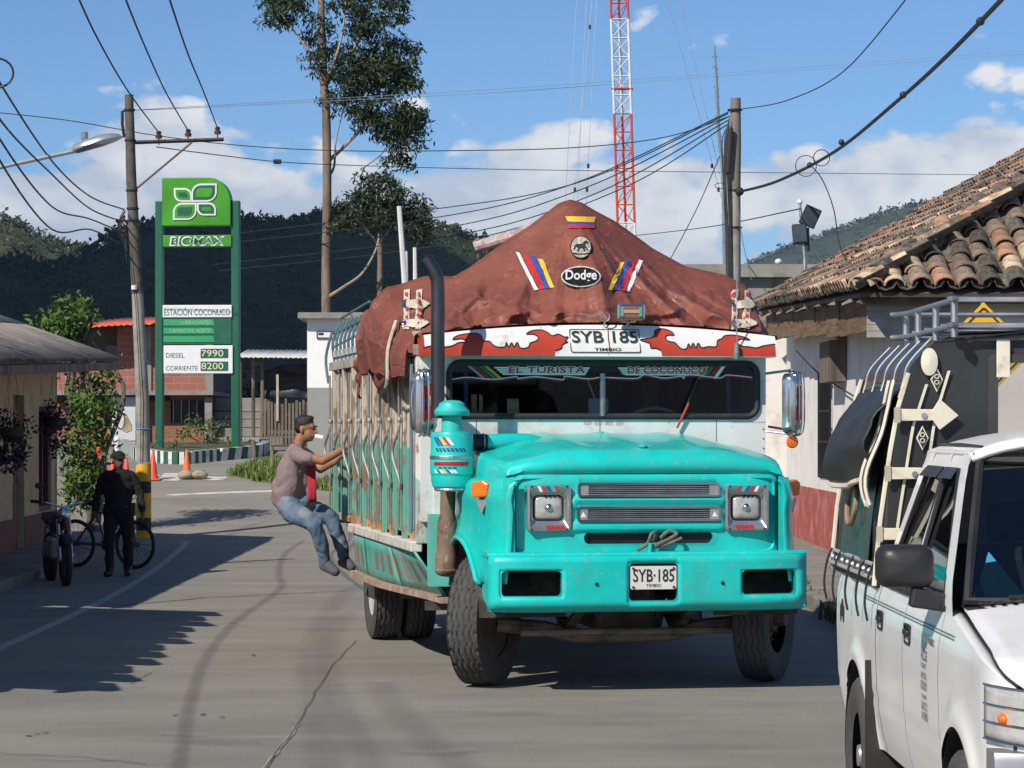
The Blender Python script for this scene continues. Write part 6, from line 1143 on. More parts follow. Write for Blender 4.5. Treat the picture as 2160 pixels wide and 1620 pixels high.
def tarp(a, b):
    if b < .5:
        t = 1 - b / .5; e = t ** 1.15; u = lerp(interp(CU, a), interp(FU, a), e); ed = .62 if .2 < a < .82 else .78; v = lerp(1.95, ed, t ** .85); wc, wf = interp(CW, a), interp(FW, a); w_ = lerp(wc, wf, t * .55 + .45 * (1 - (1 - t) ** 2.0)) if .2 < a < .82 else lerp(wc, wf, t)
        env = math.sin(min(1, t * 1.25) * math.pi * .75) if t > 0 else 0; cen = math.exp(-((u - .05) / .48) ** 4) * ss(2.86, 3.0, w_); env *= 1 - .72 * cen
        for (au, aw), (bu, bw), wd_c, hc_ in CREASE:
            dx, dz = bu - au, bw - aw; L2 = dx * dx + dz * dz; k = max(0, min(1, ((u - au) * dx + (w_ - aw) * dz) / L2)); dd = math.hypot(u - au - k * dx, w_ - aw - k * dz); v -= 2.3 * hc_ * math.exp(-(dd / wd_c) ** 1.3) * (.25 + .75 * math.sin(k * math.pi * .8 + .3)) * env
        v -= .20 * max(0, 1 - abs(u - .02) / .75) ** 1.2 * math.sin(t * math.pi); ang = math.atan2(u, 3.85 - w_); v += env * (.05 * noise.noise(V((ang * 9, t * 1.6, 1))) + .028 * (1 - 2 * abs(noise.noise(V((ang * 15, t * 2.2, 4))))) + .02 * noise.noise(V((u * 9, w_ * 9, 2)))); w_ += .03 * (abs(noise.noise(V((u * 5 + t * 2, t * 3, 3)))) - .15) * math.sin(t * math.pi)
        if abs(u) < .5: v -= .10 * math.exp(-(u / .16) ** 2) * math.sin(t * math.pi) ; w_ += .02 * math.exp(-(u / .2) ** 2) * t
        w_ -= .05 * math.exp(-((abs(u + .05) - .62 - .5 * t) / .07) ** 2) * math.sin(t * math.pi) + .04 * math.exp(-((u - .34 - .9 * t) / .05) ** 2) * math.sin(t * math.pi)
        w_ += .03 * noise.noise(V((u * 3, t * 4, 5))) * math.sin(t * math.pi); v += .05 * noise.noise(V((u * 4, t * 5, 9))) * math.sin(t * math.pi)
        if t > .78: w_ += .022 * abs(math.sin(u * 5.2)) * (t - .78) / .22
    else:
        t = (b - .5) / .5; u = interp(CU, a) * (1 - .04 * t); v = lerp(1.95, 3.1 + 1.4 * ss(.12, .4, a), t); wc = interp(CW, a); hump = min(wc, 3.08 + .04 * math.sin(u * 4) - .05 * u * u); w_ = lerp(wc, hump, ss(0, .35, t)) - .25 * ss(.85, 1, t); w_ += .04 * noise.noise(V((u * 2.5, v * 1.2, 4)))
    return V((u, v, w_))
tg_ = MB().grid(220, NB, tarp)
# slack cloth: the sheet is a little larger than its frame, so it buckles into folds between the points that hold it
import numpy as np
rs_ = np.random.RandomState(5); X = np.array([tuple(p) for p in tg_.v]).reshape(NB + 1, 221, 3); K = NB // 2; X0 = X.copy()
wgt = np.ones((NB + 1, 221, 1)); wgt[K] = 0; wgt[K + 1:K + 3] = .3; wgt[-1] = 0; wgt[0, ::22] = 0; wgt[0:2, 40:180:14] = 0; wgt[:, 0] = .4; wgt[:, -1] = .4
cons = [((slice(None), slice(0, -1)), (slice(None), slice(1, None)), 1.04), ((slice(0, -1), slice(None)), (slice(1, None), slice(None)), 1.03), ((slice(0, -1), slice(0, -1)), (slice(1, None), slice(1, None)), 1.035), ((slice(1, None), slice(0, -1)), (slice(0, -1), slice(1, None)), 1.035)]
rest = [np.linalg.norm(X[b] - X[a], axis=2, keepdims=True) * k for a, b, k in cons]
b2 = [((slice(None), slice(0, -9)), (slice(None), slice(9, None))), ((slice(0, -9), slice(None)), (slice(9, None), slice(None)))]; r2 = [np.linalg.norm(X[b] - X[a], axis=2, keepdims=True) * .965 for a, b in b2]
low = rs_.normal(0, 1, (NB // 22 + 2, 221 // 15 + 2)); ii, jj = np.meshgrid(np.linspace(0, NB // 22, NB + 1), np.linspace(0, 221 // 15, 221), indexing='ij'); i0, j0 = ii.astype(int), jj.astype(int); fi, fj = ii - i0, jj - j0
lown = (low[i0, j0] * (1 - fi) * (1 - fj) + low[i0 + 1, j0] * fi * (1 - fj) + low[i0, j0 + 1] * (1 - fi) * fj + low[i0 + 1, j0 + 1] * fi * fj)
X[..., 1] += lown * .03 * wgt[..., 0]; X[..., 2] += lown * .010 * wgt[..., 0]
for it in range(260):
    acc = np.zeros_like(X)
    for (a, b, _), L0 in zip(cons, rest):
        d = X[b] - X[a]; L_ = np.linalg.norm(d, axis=2, keepdims=True) + 1e-9; c = d * ((L_ - L0) / L_) * .5; acc[a] += c; acc[b] -= c
    for (a, b), L0 in zip(b2, r2):
        d = X[b] - X[a]; L_ = np.linalg.norm(d, axis=2, keepdims=True) + 1e-9; c = d * (np.minimum(L_ - L0, 0) / L_) * .25; acc[a] += c; acc[b] -= c
    X += acc * .24 * wgt; X[..., 2] -= .0007 * wgt[..., 0] * (1 if it < 200 else .3)
    X += (X0 - X) * .004 * wgt
    zf = 2.715 - .085 * (np.abs(X[..., 0]) / 1.38) ** 2; m_ = (X[..., 1] > .50) & (np.abs(X[..., 0]) < 1.42); X[..., 2] = np.where(m_, np.maximum(X[..., 2], zf + .005), X[..., 2])
tg_.v = [V(p) for p in X.reshape(-1, 3).tolist()]
tarp_o = tag(tg_.build('tarpaulin', tarp_m, None, smooth=True, fix=False, ang=180), 'brown tarpaulin tented to a peak over the truck roof', 'tarpaulin'); tarp_o.location = TO; tarp_o.rotation_euler = (0, 0, YAW)
bvh = BVHTree.FromPolygons([tuple(p) for p in tg_.v], tg_.f); CAM = TI @ V((0, 0, EYE))
def onto(x, y, d):
    t_ = TI @ P(x, y, 22); r_ = (t_ - CAM).normalized(); h = bvh.ray_cast(CAM, r_)
    if h[0] is None: return t_
    n = h[1] if h[1].dot(r_) < 0 else -h[1]; return h[0] + n * (d + .002)
cz = lambda p: (680 + p[0] * .4815, 400 + p[1] * .4815)
def badge_plane(cx, cy, rx_, ry_):                      # stiff stick-on badges lie on the mean plane of the cloth under them
    pts = np.array([tuple(onto(*cz((cx + rx_ * a, cy + ry_ * b)), 0)) for a in (-1, -.6, -.2, .2, .6, 1) for b in (-1, -.5, 0, .5, 1)]); A = np.c_[pts[:, 0], pts[:, 2], np.ones(len(pts))]; co = np.linalg.lstsq(A, pts[:, 1], rcond=None)[0]; co[2] -= max(0, (A @ co - pts[:, 1]).max()) * .8
    def f(x, y, d):
        t_ = TI @ P(x, y, 22); r_ = t_ - CAM; k = (co[0] * CAM.x + co[1] * CAM.z + co[2] - CAM.y) / (r_.y - co[0] * r_.x - co[1] * r_.z); return CAM + r_ * k + V((0, -d, 0))
    return f
def dquad(q_, m, d=.006, nm='painted_stripe'): q_ = [cz(p) for p in q_]; return MB().grid(6, 10, lambda a, b: onto(lerp(lerp(q_[0][0], q_[1][0], a), lerp(q_[3][0], q_[2][0], a), b), lerp(lerp(q_[0][1], q_[1][1], a), lerp(q_[3][1], q_[2][1], a), b), d)).build(nm, m, tarp_o, fix=False)
for q_, m in (([(848, 275), (864, 280), (945, 440), (928, 443)], white_ink), ([(880, 290), (905, 290), (975, 435), (952, 440)], red_ink), ([(910, 292), (935, 292), (1000, 432), (978, 437)], blue_ink), ([(945, 305), (966, 308), (1018, 430), (1000, 433)], yellow_ink), ([(1385, 310), (1404, 315), (1346, 450), (1328, 448)], white_ink), ([(1358, 308), (1383, 310), (1324, 447), (1300, 443)], red_ink), ([(1330, 315), (1354, 315), (1298, 443), (1275, 440)], blue_ink), ([(1305, 322), (1324, 320), (1267, 443), (1247, 440)], yellow_ink)): dquad(q_, m)
for q_, m in (([(1065, 120), (1195, 122), (1190, 146), (1075, 142)], yellow_ink), ([(1074, 142), (1192, 146), (1192, 158), (1078, 156)], blue_ink), ([(1078, 156), (1192, 158), (1190, 172), (1080, 172)], red_ink)): dquad(q_, m, .006, 'flag_band')
def ddisc(cx, cy, rx_, ry_, m, d, nm): g = MB(); fb = badge_plane(cx, cy, 47 if cy < 300 else 87, 50 if cy < 300 else 46); rings = [[fb(*cz((cx + rx_ * k * math.cos(a * .19635), cy + ry_ * k * math.sin(a * .19635))), d) for a in range(32)] for k in (1, .75, .5, .25, .02)]; return g.loft(rings).build(nm, m, tarp_o, fix=False)
ddisc(1131, 252, 47, 50, ink, .011, 'badge_ring'); ddisc(1131, 252, 43, 46, mat('badge cream', (.55, .52, .44), .6), .015, 'badge_disc')
horse = [(-32, -2), (-38, 14), (-30, 16), (-24, 4), (-14, 10), (-20, 24), (-12, 26), (-4, 10), (8, 10), (14, 26), (22, 24), (17, 8), (24, 12), (30, 22), (34, 16), (22, -2), (20, -10), (30, -14), (36, -12), (37, -18), (26, -28), (14, -24), (6, -12), (-8, -10), (-24, -12)]
hs = [V((x, y, 0)) for x, y in horse]; fb = badge_plane(1131, 252, 47, 50); g = MB().add([fb(*cz((1131 + p.x * .9, 248 + p.y * .9)), .021) for p in hs], [tuple(t_) for t_ in tessellate_polygon([hs])]); g.build('horse_print', ink, tarp_o, fix=False); MB().tube([fb(*cz((1131 + x, 282 - .004 * x * x + 2)), .020) for x in range(-36, 37, 6)], .006, 5).build('rocker_print', ink, tarp_o)
ddisc(1131, 381, 87, 46, white_ink, .013, 'oval_edge'); ddisc(1131, 381, 82, 41, mat('badge black', (.012, .016, .016), .5), .018, 'oval_badge')
vs_, fs_ = text_geo('Dodge', 136, 56, bold=.02); fb = badge_plane(1131, 381, 87, 46); MB().add([fb(*cz((1131 + x, 380 - y)), .024) for x, y in vs_], fs_).build('lettering', mat('badge silver', (.55, .56, .56), .5), tarp_o, fix=False)
rq3 = random.Random(8); patch_m = mat('tarp patch', (.225, .072, .045), .45, var=.2)
for cx, cy in ((1040, 190), (1020, 300), (1010, 360), (985, 330), (940, 500), (830, 350), (680, 465), (1225, 250), (1285, 310), (1235, 330), (1385, 430), (1430, 330), (1480, 300), (1540, 480), (1455, 500), (1120, 470), (900, 330), (1030, 245), (1250, 200), (1430, 400)):
    r_ = rq3.uniform(10, 15); dquad([(cx - r_, cy - r_), (cx + r_, cy - r_ + 3), (cx + r_, cy + r_), (cx - r_, cy + r_ - 2)], patch_m, .001, 'patch')
leather = mat('cream leather', (.55, .50, .40), .65, var=.15, vs=9, dirt=(.35, .3, .22), ds=8, da=.3); braid = mat('red braid', (.35, .04, .05), .7, var=.3, vs=20)
for cx, cy, sg in ((400, 520, 1), (1835, 520, -1)):
    st_ = None
    for x0 in (-42, 12): dquad([(cx + x0, cy - 75), (cx + x0 + 26, cy - 80), (cx + x0 + 24, cy + 95), (cx + x0 - 2, cy + 95)], leather, .010, 'strap_band')
    for x0 in (-36, 18):
        for k in range(5): dquad([(cx + x0, cy - 66 + k * 32), (cx + x0 + 14, cy - 60 + k * 32), (cx + x0 + 12, cy - 42 + k * 32), (cx + x0 - 1, cy - 48 + k * 32)], braid, .014, 'braid')
    for y0 in (-12, 72): dquad([(cx - 40, cy + y0 - 12), (cx + 30, cy + y0 - 20), (cx + 30, cy + y0 + 20), (cx - 40, cy + y0 + 12)], leather, .018, 'tab'); dquad([(cx + 30, cy + y0 - 22), (cx + 66, cy + y0 - 4), (cx + 66, cy + y0 + 4), (cx + 30, cy + y0 + 22)], leather, .018, 'tab_tip'); dquad([(cx - 46, cy + y0 - 14), (cx - 30, cy + y0 - 14), (cx - 30, cy + y0 + 14), (cx - 46, cy + y0 + 14)], chrome, .022, 'buckle')
fl_p = lambda a, b: V((U0 - .13 - .03 * math.sin(b * 5) - .05 * (1 - b), lerp(1.25 - .1 * (1 - b), 2.7, a) , lerp(2.22 + .25 * abs(a - .35) ** 1.2, 2.75, b) + .03 * math.sin(a * 9)))
MB().grid(22, 12, fl_p).build('hanging_flap', tarp_m, tarp_o, smooth=True, solid=.006, ang=180)
MB().grid(2, 12, lambda a, b: fl_p(lerp(.05, .13, a), b) + V((-.012, -.01, 0))).build('flap_edge', mat('grey webbing', (.10, .10, .08), .8), tarp_o, solid=.004)
MB().tube(smooth_line([fl_p(.0, 1) + V((-.02, 0, 0)), fl_p(.0, .5) + V((-.02, 0, 0)), fl_p(0.02, 0) + V((-.02, 0, 0)), fl_p(.1, 0) + V((-.02, 0, -.06))], 4), .014, 6).build('flap_rope', leather, tarp_o)
# --- cargo on the roof: poles, wrapped ridge pole, rack
def tw(x, y, v_): return TI @ P(x, y, TO.y + v_)
for i, (x0, y0, x1, y1, r_, lab) in enumerate(((860, 620, 842, 435, .028, 'tallest of the three white sticks standing on the truck roof'), (859, 620, 857, 530, .016, 'thin white stick beside the tallest one on the truck roof'), (877, 620, 875, 522, .022, 'white stick nearest the exhaust stack on the truck roof'))):
    o = MB().tube([P(x0, y0 + 60, TO.y + 3.5), P(x1, y1, TO.y + 3.5)], [r_ * 1.1, r_ * .8], 7).build('white_stick', mat('whitewashed stick', (.62, .62, .6), .8, var=.12, vs=6)); tag(o, lab, 'stick', 'white sticks on the roof')
rpole = MB().tube(smooth_line([P(1000, 522, TO.y + 2.2), P(1050, 508, TO.y + 2.2), P(1110, 488, TO.y + 2.2), P(1220, 440, TO.y + 2.2)], 4), .052, 12).build('ridge_pole', mat('taped pole', (.42, .36, .34), .6, var=.5, vs=14, dirt=(.40, .06, .07), ds=9, da=.5, d2=((.12, .2, .3), 16, .3))); tag(rpole, 'pole wrapped in coloured tape sticking out of the tarpaulin peak', 'pole')
g = MB().tube(smooth_line([P(1012, 505, TO.y + 2.2), P(1002, 515, TO.y + 2.2), P(1010, 535, TO.y + 2.2), P(1012, 560, TO.y + 2.2), P(1010, 640, TO.y + 2.4)], 4), .03, 8); g.build('pole_strap', dark_metal, rpole)
rk_m = mat('blue grey rack paint', (.12, .19, .22), .5, .3, var=.2); rack = thing('roof_rack', 'blue grey pipe rack at the rear of the truck roof', 'roof rack', TO, YAW)
for v in [4.7 + k * .33 for k in range(7)]: MB().tube(smooth_line([(U0 + .0, v, 2.55), (U0 - .02, v, 2.75), (U0 + .06, v, 2.95 + .06 * (k % 2))], 4), .014, 6).build('upright', rk_m, rack)
for z, u in ((2.70, U0 - .015), (2.83, U0 + .01), (2.99, U0 + .07)): MB().tube([(u, 4.5, z + .06), (u, 6.75, z)], .013, 6).build('rail', rk_m, rack)
MB().tube(smooth_line([(U0 - .06, 6.7, 2.35), (U0 - .08, 6.75, 2.6), (U0 - .02, 6.75, 2.85)], 4), .014, 6).build('ladder_rail', rk_m, rack)
# ------------------------------------------------------------------ the white pickup; local axes: x across, y rearwards, z up, origin under the front bumper
PO = V((2.46, 9.0, 0)); pick = thing('pickup_truck', 'white double cab pickup with black canvas cover on the bed', 'pickup truck', PO)
car_w = mat('pickup white', (.80, .80, .795), .3, var=.025, vs=2, coat=.4, dirt=(.74, .73, .70), ds=3, da=.2)
blk_p = mat('black plastic trim', (.02, .02, .022), .45, var=.15); canvas = mat('black canvas', (.022, .025, .025), .5, var=.25, vs=3, bump=.15, bs=8); cream_t = mat('cream vinyl trim', (.66, .62, .50), .5, var=.08, dirt=(.45, .4, .3), ds=8, da=.25)
def pb_(name, x0, x1, y0, y1, z0, z1, m, parent=pick, bevel=0): return MB().bb(x0, x1, y0, y1, z0, z1).build(name, m, parent, bevel=bevel)
FW_, RW_, AR = .85, 3.75, .45
def side_x(y, z):
    x = interp([(.40, .775), (.55, .812), (.70, .838), (.95, .846), (1.08, .842), (1.16, .826), (1.25, .80)], z)
    x -= .13 * (1 - min(1, y / .42)) ** 2.2 + .03 * ss(4.5, 4.8, y)
    for c in (FW_, RW_):
        d = math.hypot(y - c, z - .37); x += .022 * math.exp(-((d - .47) / .06) ** 2)
    x -= .007 * math.exp(-((z - .70) / .018) ** 2) * (1 if 1.2 < y < 4.6 else 0); return x
def zbot(y):
    b = .46
    for c in (FW_, RW_):
        if abs(y - c) < AR: b = max(b, .37 + math.sqrt(AR * AR - (y - c) ** 2))
    return b
ztop_ = lambda y: interp([(0, .92), (.06, 1.02), (.3, 1.09), (1.15, 1.20), (1.35, 1.215), (3.08, 1.225), (3.12, 1.225), (4.8, 1.20)], y)
def body_side(s, y0, y1, nm, n):
    return MB().grid(n, 22, lambda a, b: (lambda y: (lambda z: V((s * side_x(y, z), y, z)))(lerp(zbot(y), ztop_(y), b)))(lerp(y0, y1, a))).build(nm, car_w, pick, smooth=True, ang=50)
for s in (-1, 1):
    fs = body_side(s, .05, 1.32, 'fender', 60); fd = body_side(s, 1.328, 2.262, 'door', 30); rd = body_side(s, 2.270, 3.085, 'door', 30); bd = body_side(s, 3.10, 4.78, 'bed_side', 70)
    fd['label'] = 'front door'; rd['label'] = 'rear door'
    for dr, y in ((fd, 2.12), (rd, 2.94)):
        x = side_x(y, 1.06); hh = MB(); hh.loft([[V((s * (x + d), y + a * k, 1.062 + b * k)) for a, b in rr(0, 0, .17, .085, .025)] for k, d in ((1, .0), (1, .006), (.8, .008), (.75, -.012))]); hh.build('handle', blk_p, dr); MB().bb(s * x - .004, s * x + s * .02 + .004, y - .06, y + .06, 1.055, 1.08).build('handle_grip', blk_p, dr, bevel=.006)
    for y0, y1 in ((1.0, 1.318), (1.335, 2.255), (2.275, 3.08), (3.12, 3.5)):
        for z in (1.125, 1.137): MB().tube([(s * (side_x(lerp(y0, y1, k / 8), z) + .003), lerp(y0, y1, k / 8), z - .012 * ss(1.2, .9, lerp(y0, y1, k / 8)) * 0) for k in range(9)], .0028, 4).build('pinstripe', mat('pinstripe grey', (.16, .18, .19), .5), pick)
    for nm, c in (('front', FW_), ('rear', RW_)):
        MB().grid(20, 3, lambda a, b: V((s * lerp(.845, .55, b), c + (AR + .005) * math.cos(lerp(-.1, math.pi + .1, a)), .37 + (AR + .005) * math.sin(lerp(-.1, math.pi + .1, a))))).build('wheel_well', blk_p, pick, solid=.01)
        M = Matrix.Translation((s * .74, c, .37)); prof = [(-.1, .2), (-.115, .25), (-.12, .31), (-.11, .345), (-.095, .365), (-.05, .371), (0, .372), (.05, .371), (.095, .365), (.11, .345), (.12, .31), (.115, .25), (.1, .2)]; nr = 72; g = MB(); n = len(prof)
        vs = [M @ V((x, (r_ - (.012 if (i % 3 == 0 and 3 < j < 9) or j == 6 else 0)) * math.sin(i * 6.2832 / nr), (r_ - (.012 if (i % 3 == 0 and 3 < j < 9) or j == 6 else 0)) * math.cos(i * 6.2832 / nr))) for i in range(nr) for j, (x, r_) in enumerate(prof)]
        wl = g.add(vs, [(i * n + j, i * n + j + 1, ((i + 1) % nr) * n + j + 1, ((i + 1) % nr) * n + j) for i in range(nr) for j in range(n - 1)]).build('wheel', ty_m, pick, smooth=True, ang=45)
        MB().lathe([(.20, -.06), (.215, .02), (.20, .03), (.17, .0), (.13, .01), (.10, .05), (.06, .06), (.05, .10), (.01, .105)], 26, M @ (YR_ if s > 0 else Matrix.Rotation(R(-90), 4, 'Y'))).build('rim', mat('alloy', (.45, .45, .45), .4, .7, var=.15), wl, smooth=True)
    pb_('mud_flap', s * .78 - .09, s * .78 + .09, RW_ - .50, RW_ - .49, .18, .86, black_rubber)
    # greenhouse: side frame with two windows
    gx = lambda z: interp([(1.20, .815), (1.3, .80), (1.72, .665), (1.80, .63)], z)
    yf = lambda z: interp([(1.2, 1.18), (1.80, 1.86)], z); yr = lambda z: interp([(1.2, 3.07), (1.80, 2.93)], z)
    def pil(nm, f0, f1, z0=1.2, z1=1.815, m=car_w, d=0, par=pick): return MB().grid(4, 10, lambda a, b: (lambda z: V((s * (gx(z) + d), lerp(f0(z), f1(z), a), z)))(lerp(z0, z1, b))).build(nm, m, par, smooth=True, ang=60)
    pil('a_pillar', lambda z: yf(z) - .02, lambda z: yf(z) + .15); pil('b_pillar', lambda z: interp([(1.2, 2.225), (1.8, 2.25)], z), lambda z: interp([(1.2, 2.29), (1.8, 2.30)], z)); pil('c_pillar', lambda z: yr(z) - interp([(1.2, .10), (1.8, .22)], z), lambda z: yr(z)); pil('roof_rail', lambda z: yf(1.74), lambda z: yr(z), 1.735, 1.815)
    for f0, f1, dr in ((lambda z: yf(z) + .145, lambda z: interp([(1.2, 2.23), (1.8, 2.255)], z), fd), (lambda z: interp([(1.2, 2.285), (1.8, 2.295)], z), lambda z: yr(z) - interp([(1.2, .095), (1.8, .215)], z), rd)):
        MB().grid(4, 10, lambda a, b: (lambda z: V((s * (gx(z) - .016), lerp(f0(z), f1(z), a), z)))(lerp(1.2, 1.745, b))).build('window', glass_mat('side glass', (.4, .45, .45), .03, .4), dr)
        pts = [(f0, 1.215), (f0, 1.735), (f1, 1.735), (f1, 1.215)]; MB().tube([(s * (gx(z) + .003), f(z) + (.012 if f is f0 else -.012), z) for f, z in pts], .011, 6, closed=True).build('window_seal', blk_p, dr)
        MB().grid(6, 3, lambda a, b: (lambda z: V((s * (gx(z) + .012 + .02 * (1 - b)), lerp(f0(z) + (.0), f1(z), a), z)))(lerp(1.70, 1.745, b))).build('rain_guard', mat('smoked plastic', (.012, .016, .025), .35, var=.1), dr)
    MB().tube([(s * side_x(y, 1.2) * .995 + s * .004, y, ztop_(y) + .004) for y in [1.33 + k * .175 for k in range(11)]], .009, 5).build('belt_seal', blk_p, pick)
# door mirror
for s in (-1, 1):
    mm = MB(); mm.loft([[V((s * (.955 + x), 1.42 + d, 1.375 + z)) for x, z in rr(0, 0, .22 * k, .165 * k, .045 * k, 5)] for k, d in ((.98, .06), (1, .03), (1, -.01), (.9, -.05), (.65, -.07), (.1, -.075))]); mm = mm.build('mirror', blk_p, pick, smooth=True, ang=60); MB().prism([(.80, 1.20), (.94, 1.22), (.93, 1.30), (.80, 1.27)], 1.38, 1.46, Matrix.Scale(s, 4, (1, 0, 0)) @ FRONT).build('mirror_foot', blk_p, mm, bevel=.01); MB().add([V((s * (.955 + x), 1.482, 1.375 + z)) for x, z in rr(0, 0, .19, .135, .035, 5)], [tuple(range(20))]).build('mirror_glass', chrome, mm)
# hood, cowl, roof, windscreen
hz_ = lambda x, y: ztop_(y) + .055 * (1 - (x / .8) ** 2) * ss(.02, .5, y) + .0
hd_ = MB().grid(24, 24, lambda a, b: (lambda y: (lambda xm: V((lerp(-xm, xm, a), y + .05 * (1 - b) * (2 * a - 1) ** 2, hz_(lerp(-xm, xm, a), y) + .006)))(side_x(y, ztop_(y)) - .045 * ss(0, .5, y) - .006))(lerp(.06, 1.22, b))).build('hood', car_w, pick, smooth=True, solid=-.01, ang=60)
for s in (-1, 1): MB().tube([(s * (side_x(y, ztop_(y)) - .045 * ss(0, .5, y)), y, ztop_(y) + .003) for y in [.1 + k * .09 for k in range(13)]], .005, 5).build('hood_gap', blk_p, pick); MB().grid(12, 2, lambda a, b: (lambda y: V((s * lerp(side_x(y, ztop_(y)) - .05 * ss(0, .5, y), side_x(y, ztop_(y)) + .0, b), y, ztop_(y) - .002)))(lerp(.06, 1.34, a))).build('fender_top', car_w, pick, smooth=True, solid=.008)
MB().grid(20, 3, lambda a, b: V((lerp(-.76, .76, a), lerp(1.16, 1.30, b) - .03 * (1 - (2 * a - 1) ** 2), 1.225 + .03 * (1 - (2 * a - 1) ** 2) + .01 * b))).build('cowl', blk_p, pick, smooth=True, solid=.01)
for k in range(34): pb_('cowl_rib', -.72 + k * .0424, -.72 + k * .0424 + .014, 1.145, 1.19, 1.245 + .028 * (1 - ((k - 17) / 17) ** 2), 1.253 + .03 * (1 - ((k - 17) / 17) ** 2), blk_p)
wsy = lambda z: interp([(1.235, 1.20), (1.78, 1.80)], z); wsx = lambda z: interp([(1.235, .755), (1.78, .60)], z)
MB().grid(14, 10, lambda a, b: (lambda z: V((lerp(-wsx(z), wsx(z), a), wsy(z) - .07 * (1 - (2 * a - 1) ** 2) + .02, z)))(lerp(1.25, 1.785, b))).build('windscreen', glass_mat('pickup windscreen', (.45, .5, .5), .08, .45), pick, smooth=True)
wl_ = [V((lerp(-wsx(z), wsx(z), a), wsy(z) - .07 * (1 - (2 * a - 1) ** 2) + .012, z)) for a, z in [(k / 8, 1.25) for k in range(9)] + [(1, 1.42), (1, 1.6)] + [(1 - k / 8, 1.775) for k in range(9)] + [(0, 1.6), (0, 1.42)]]
MB().tube(wl_, .020, 6, closed=True).build('windscreen_seal', black_rubber, pick, smooth=True)
MB().tube([(-.6, 1.19, 1.27), (-.2, 1.15, 1.285), (.05, 1.16, 1.30)], .008, 5).build('wiper', blk_p, pick)
rf = MB().grid(20, 20, lambda a, b: (lambda s: V((s * .64, lerp(1.78, 2.97, b) - .05 * (1 - s * s) * (1 - b), 1.805 + .095 * (1 - s ** 4) * (1 - .25 * (2 * b - 1) ** 2) - .02 * (1 if b in (0, 1) else 0) - .004 * math.exp(-((abs(s) - .86) / .03) ** 2))))(2 * a - 1)).build('roof', car_w, pick, smooth=True, solid=.02, ang=60)
for s in (-1, 1): MB().tube([(s * .585, 1.84, 1.825), (s * .595, 2.3, 1.833), (s * .585, 2.93, 1.828)], .010, 5).build('drip_strip', blk_p, rf)
MB().prism([(-.79, .9), (.79, .9), (.79, 1.22), (.62, 1.80), (-.62, 1.80), (-.79, 1.22)], 2.95, 3.02, FRONT).build('cab_back', car_w, pick); pb_('rear_window', -.5, .5, 3.03, 3.036, 1.28, 1.66, dark_glass); pb_('cab_floor', -.75, .75, 1.1, 3.0, .5, .56, blk_p)
seat_m = mat('seat cloth', (.05, .05, .055), .9)
for x in (-.38, .38): pb_('seat', x - .26, x + .26, 2.05, 2.25, .8, 1.42, seat_m, bevel=.05); pb_('headrest', x - .13, x + .13, 2.13, 2.22, 1.44, 1.60, seat_m, bevel=.03)
pb_('rear_seat', -.65, .65, 2.75, 2.95, .8, 1.40, seat_m, bevel=.05); pb_('dash', -.72, .72, 1.22, 1.5, .9, 1.22, blk_p, bevel=.03); tag(MB().loft([[PO + V((-.60 + x * k, 1.38, 1.30 + z * k)) for x, z in ((-.10, -.05), (.12, -.06), (.05, .02), (-.04, .13))] for k in (1,)] + [[PO + V((-.60 + x, 1.40, 1.30 + z)) for x, z in ((-.10, -.05), (.12, -.06), (.05, .02), (-.04, .13))]]).build('blue_bag', mat('blue plastic bag', (.06, .3, .5), .4)), 'blue plastic bag on the pickup dashboard', 'bag')
tag(MB().tube([PO + V((-.42, 1.72, 1.66)), PO + V((.1, 1.70, 1.67))], .004, 4).build('cable', blue_ink), 'thin blue cord across the pickup windscreen top', 'cord') if False else None
# front: headlights, grille, bumper
def hcorner(a): return (lerp(.40, .735, a / .5), .030) if a < .5 else (side_x(lerp(.036, .30, (a - .5) / .5), .95) + .010, lerp(.036, .30, (a - .5) / .5))
for s in (-1, 1):
    hl = MB().grid(16, 6, lambda a, b: (lambda p_: V((s * p_[0], p_[1], lerp(.845, 1.03, b))))(hcorner(a))).build('headlight', mat('headlight glass', (.58, .58, .57), .1, .25, var=.2, vs=14, coat=1), pick, smooth=True, solid=.02)
    MB().ball((s * (hcorner(.74)[0] - .006), hcorner(.74)[1] - .004, .925), (.02, .032, .022), 12, 8).build('amber_bulb', orange_l, hl, smooth=True)
    for z in (.845, .905, .965, 1.03): MB().tube([(s * (hcorner(k / 16)[0] + .002), hcorner(k / 16)[1] - .002, z) for k in range(17)], .004, 4).build('lens_rib', chrome, hl)
pb_('grille', -.40, .40, .03, .06, .84, 1.02, blk_p, bevel=.01); 
for k in range(4): pb_('grille_bar', -.39, .39, .015, .03, .86 + k * .042, .872 + k * .042, chrome)
g = MB(); g.loft([[V((x, .03 - .07 * (1 - (abs(x) / .86) ** 4) + a, z)) for a, z in ((0, .60), (-.01, .64), (-.01, .80), (0, .825), (.15, .825), (.15, .60))] for x in [lerp(-.86, .86, k / 24) for k in range(25)]]); g.build('bumper', mat('bumper silver', (.35, .35, .36), .35, .6, var=.1), pick, smooth=True, ang=40)
pb_('front_apron', -.78, .78, .10, .14, .5, .86, blk_p); pb_('chassis', -.4, .4, .3, 4.7, .38, .5, blk_p); pb_('engine_block', -.4, .4, .35, 1.1, .5, .95, blk_p)
for y in (FW_, RW_): MB().tube([(-.72, y, .37), (.72, y, .37)], .05, 8).build('axle', blk_p, pick)
pb_('bed_floor', -.76, .76, 3.12, 4.75, .66, .70, blk_p); pb_('bed_front', -.8, .8, 3.11, 3.14, .6, 1.2, car_w); pb_('tailgate', -.8, .8, 4.74, 4.78, .6, 1.2, car_w)
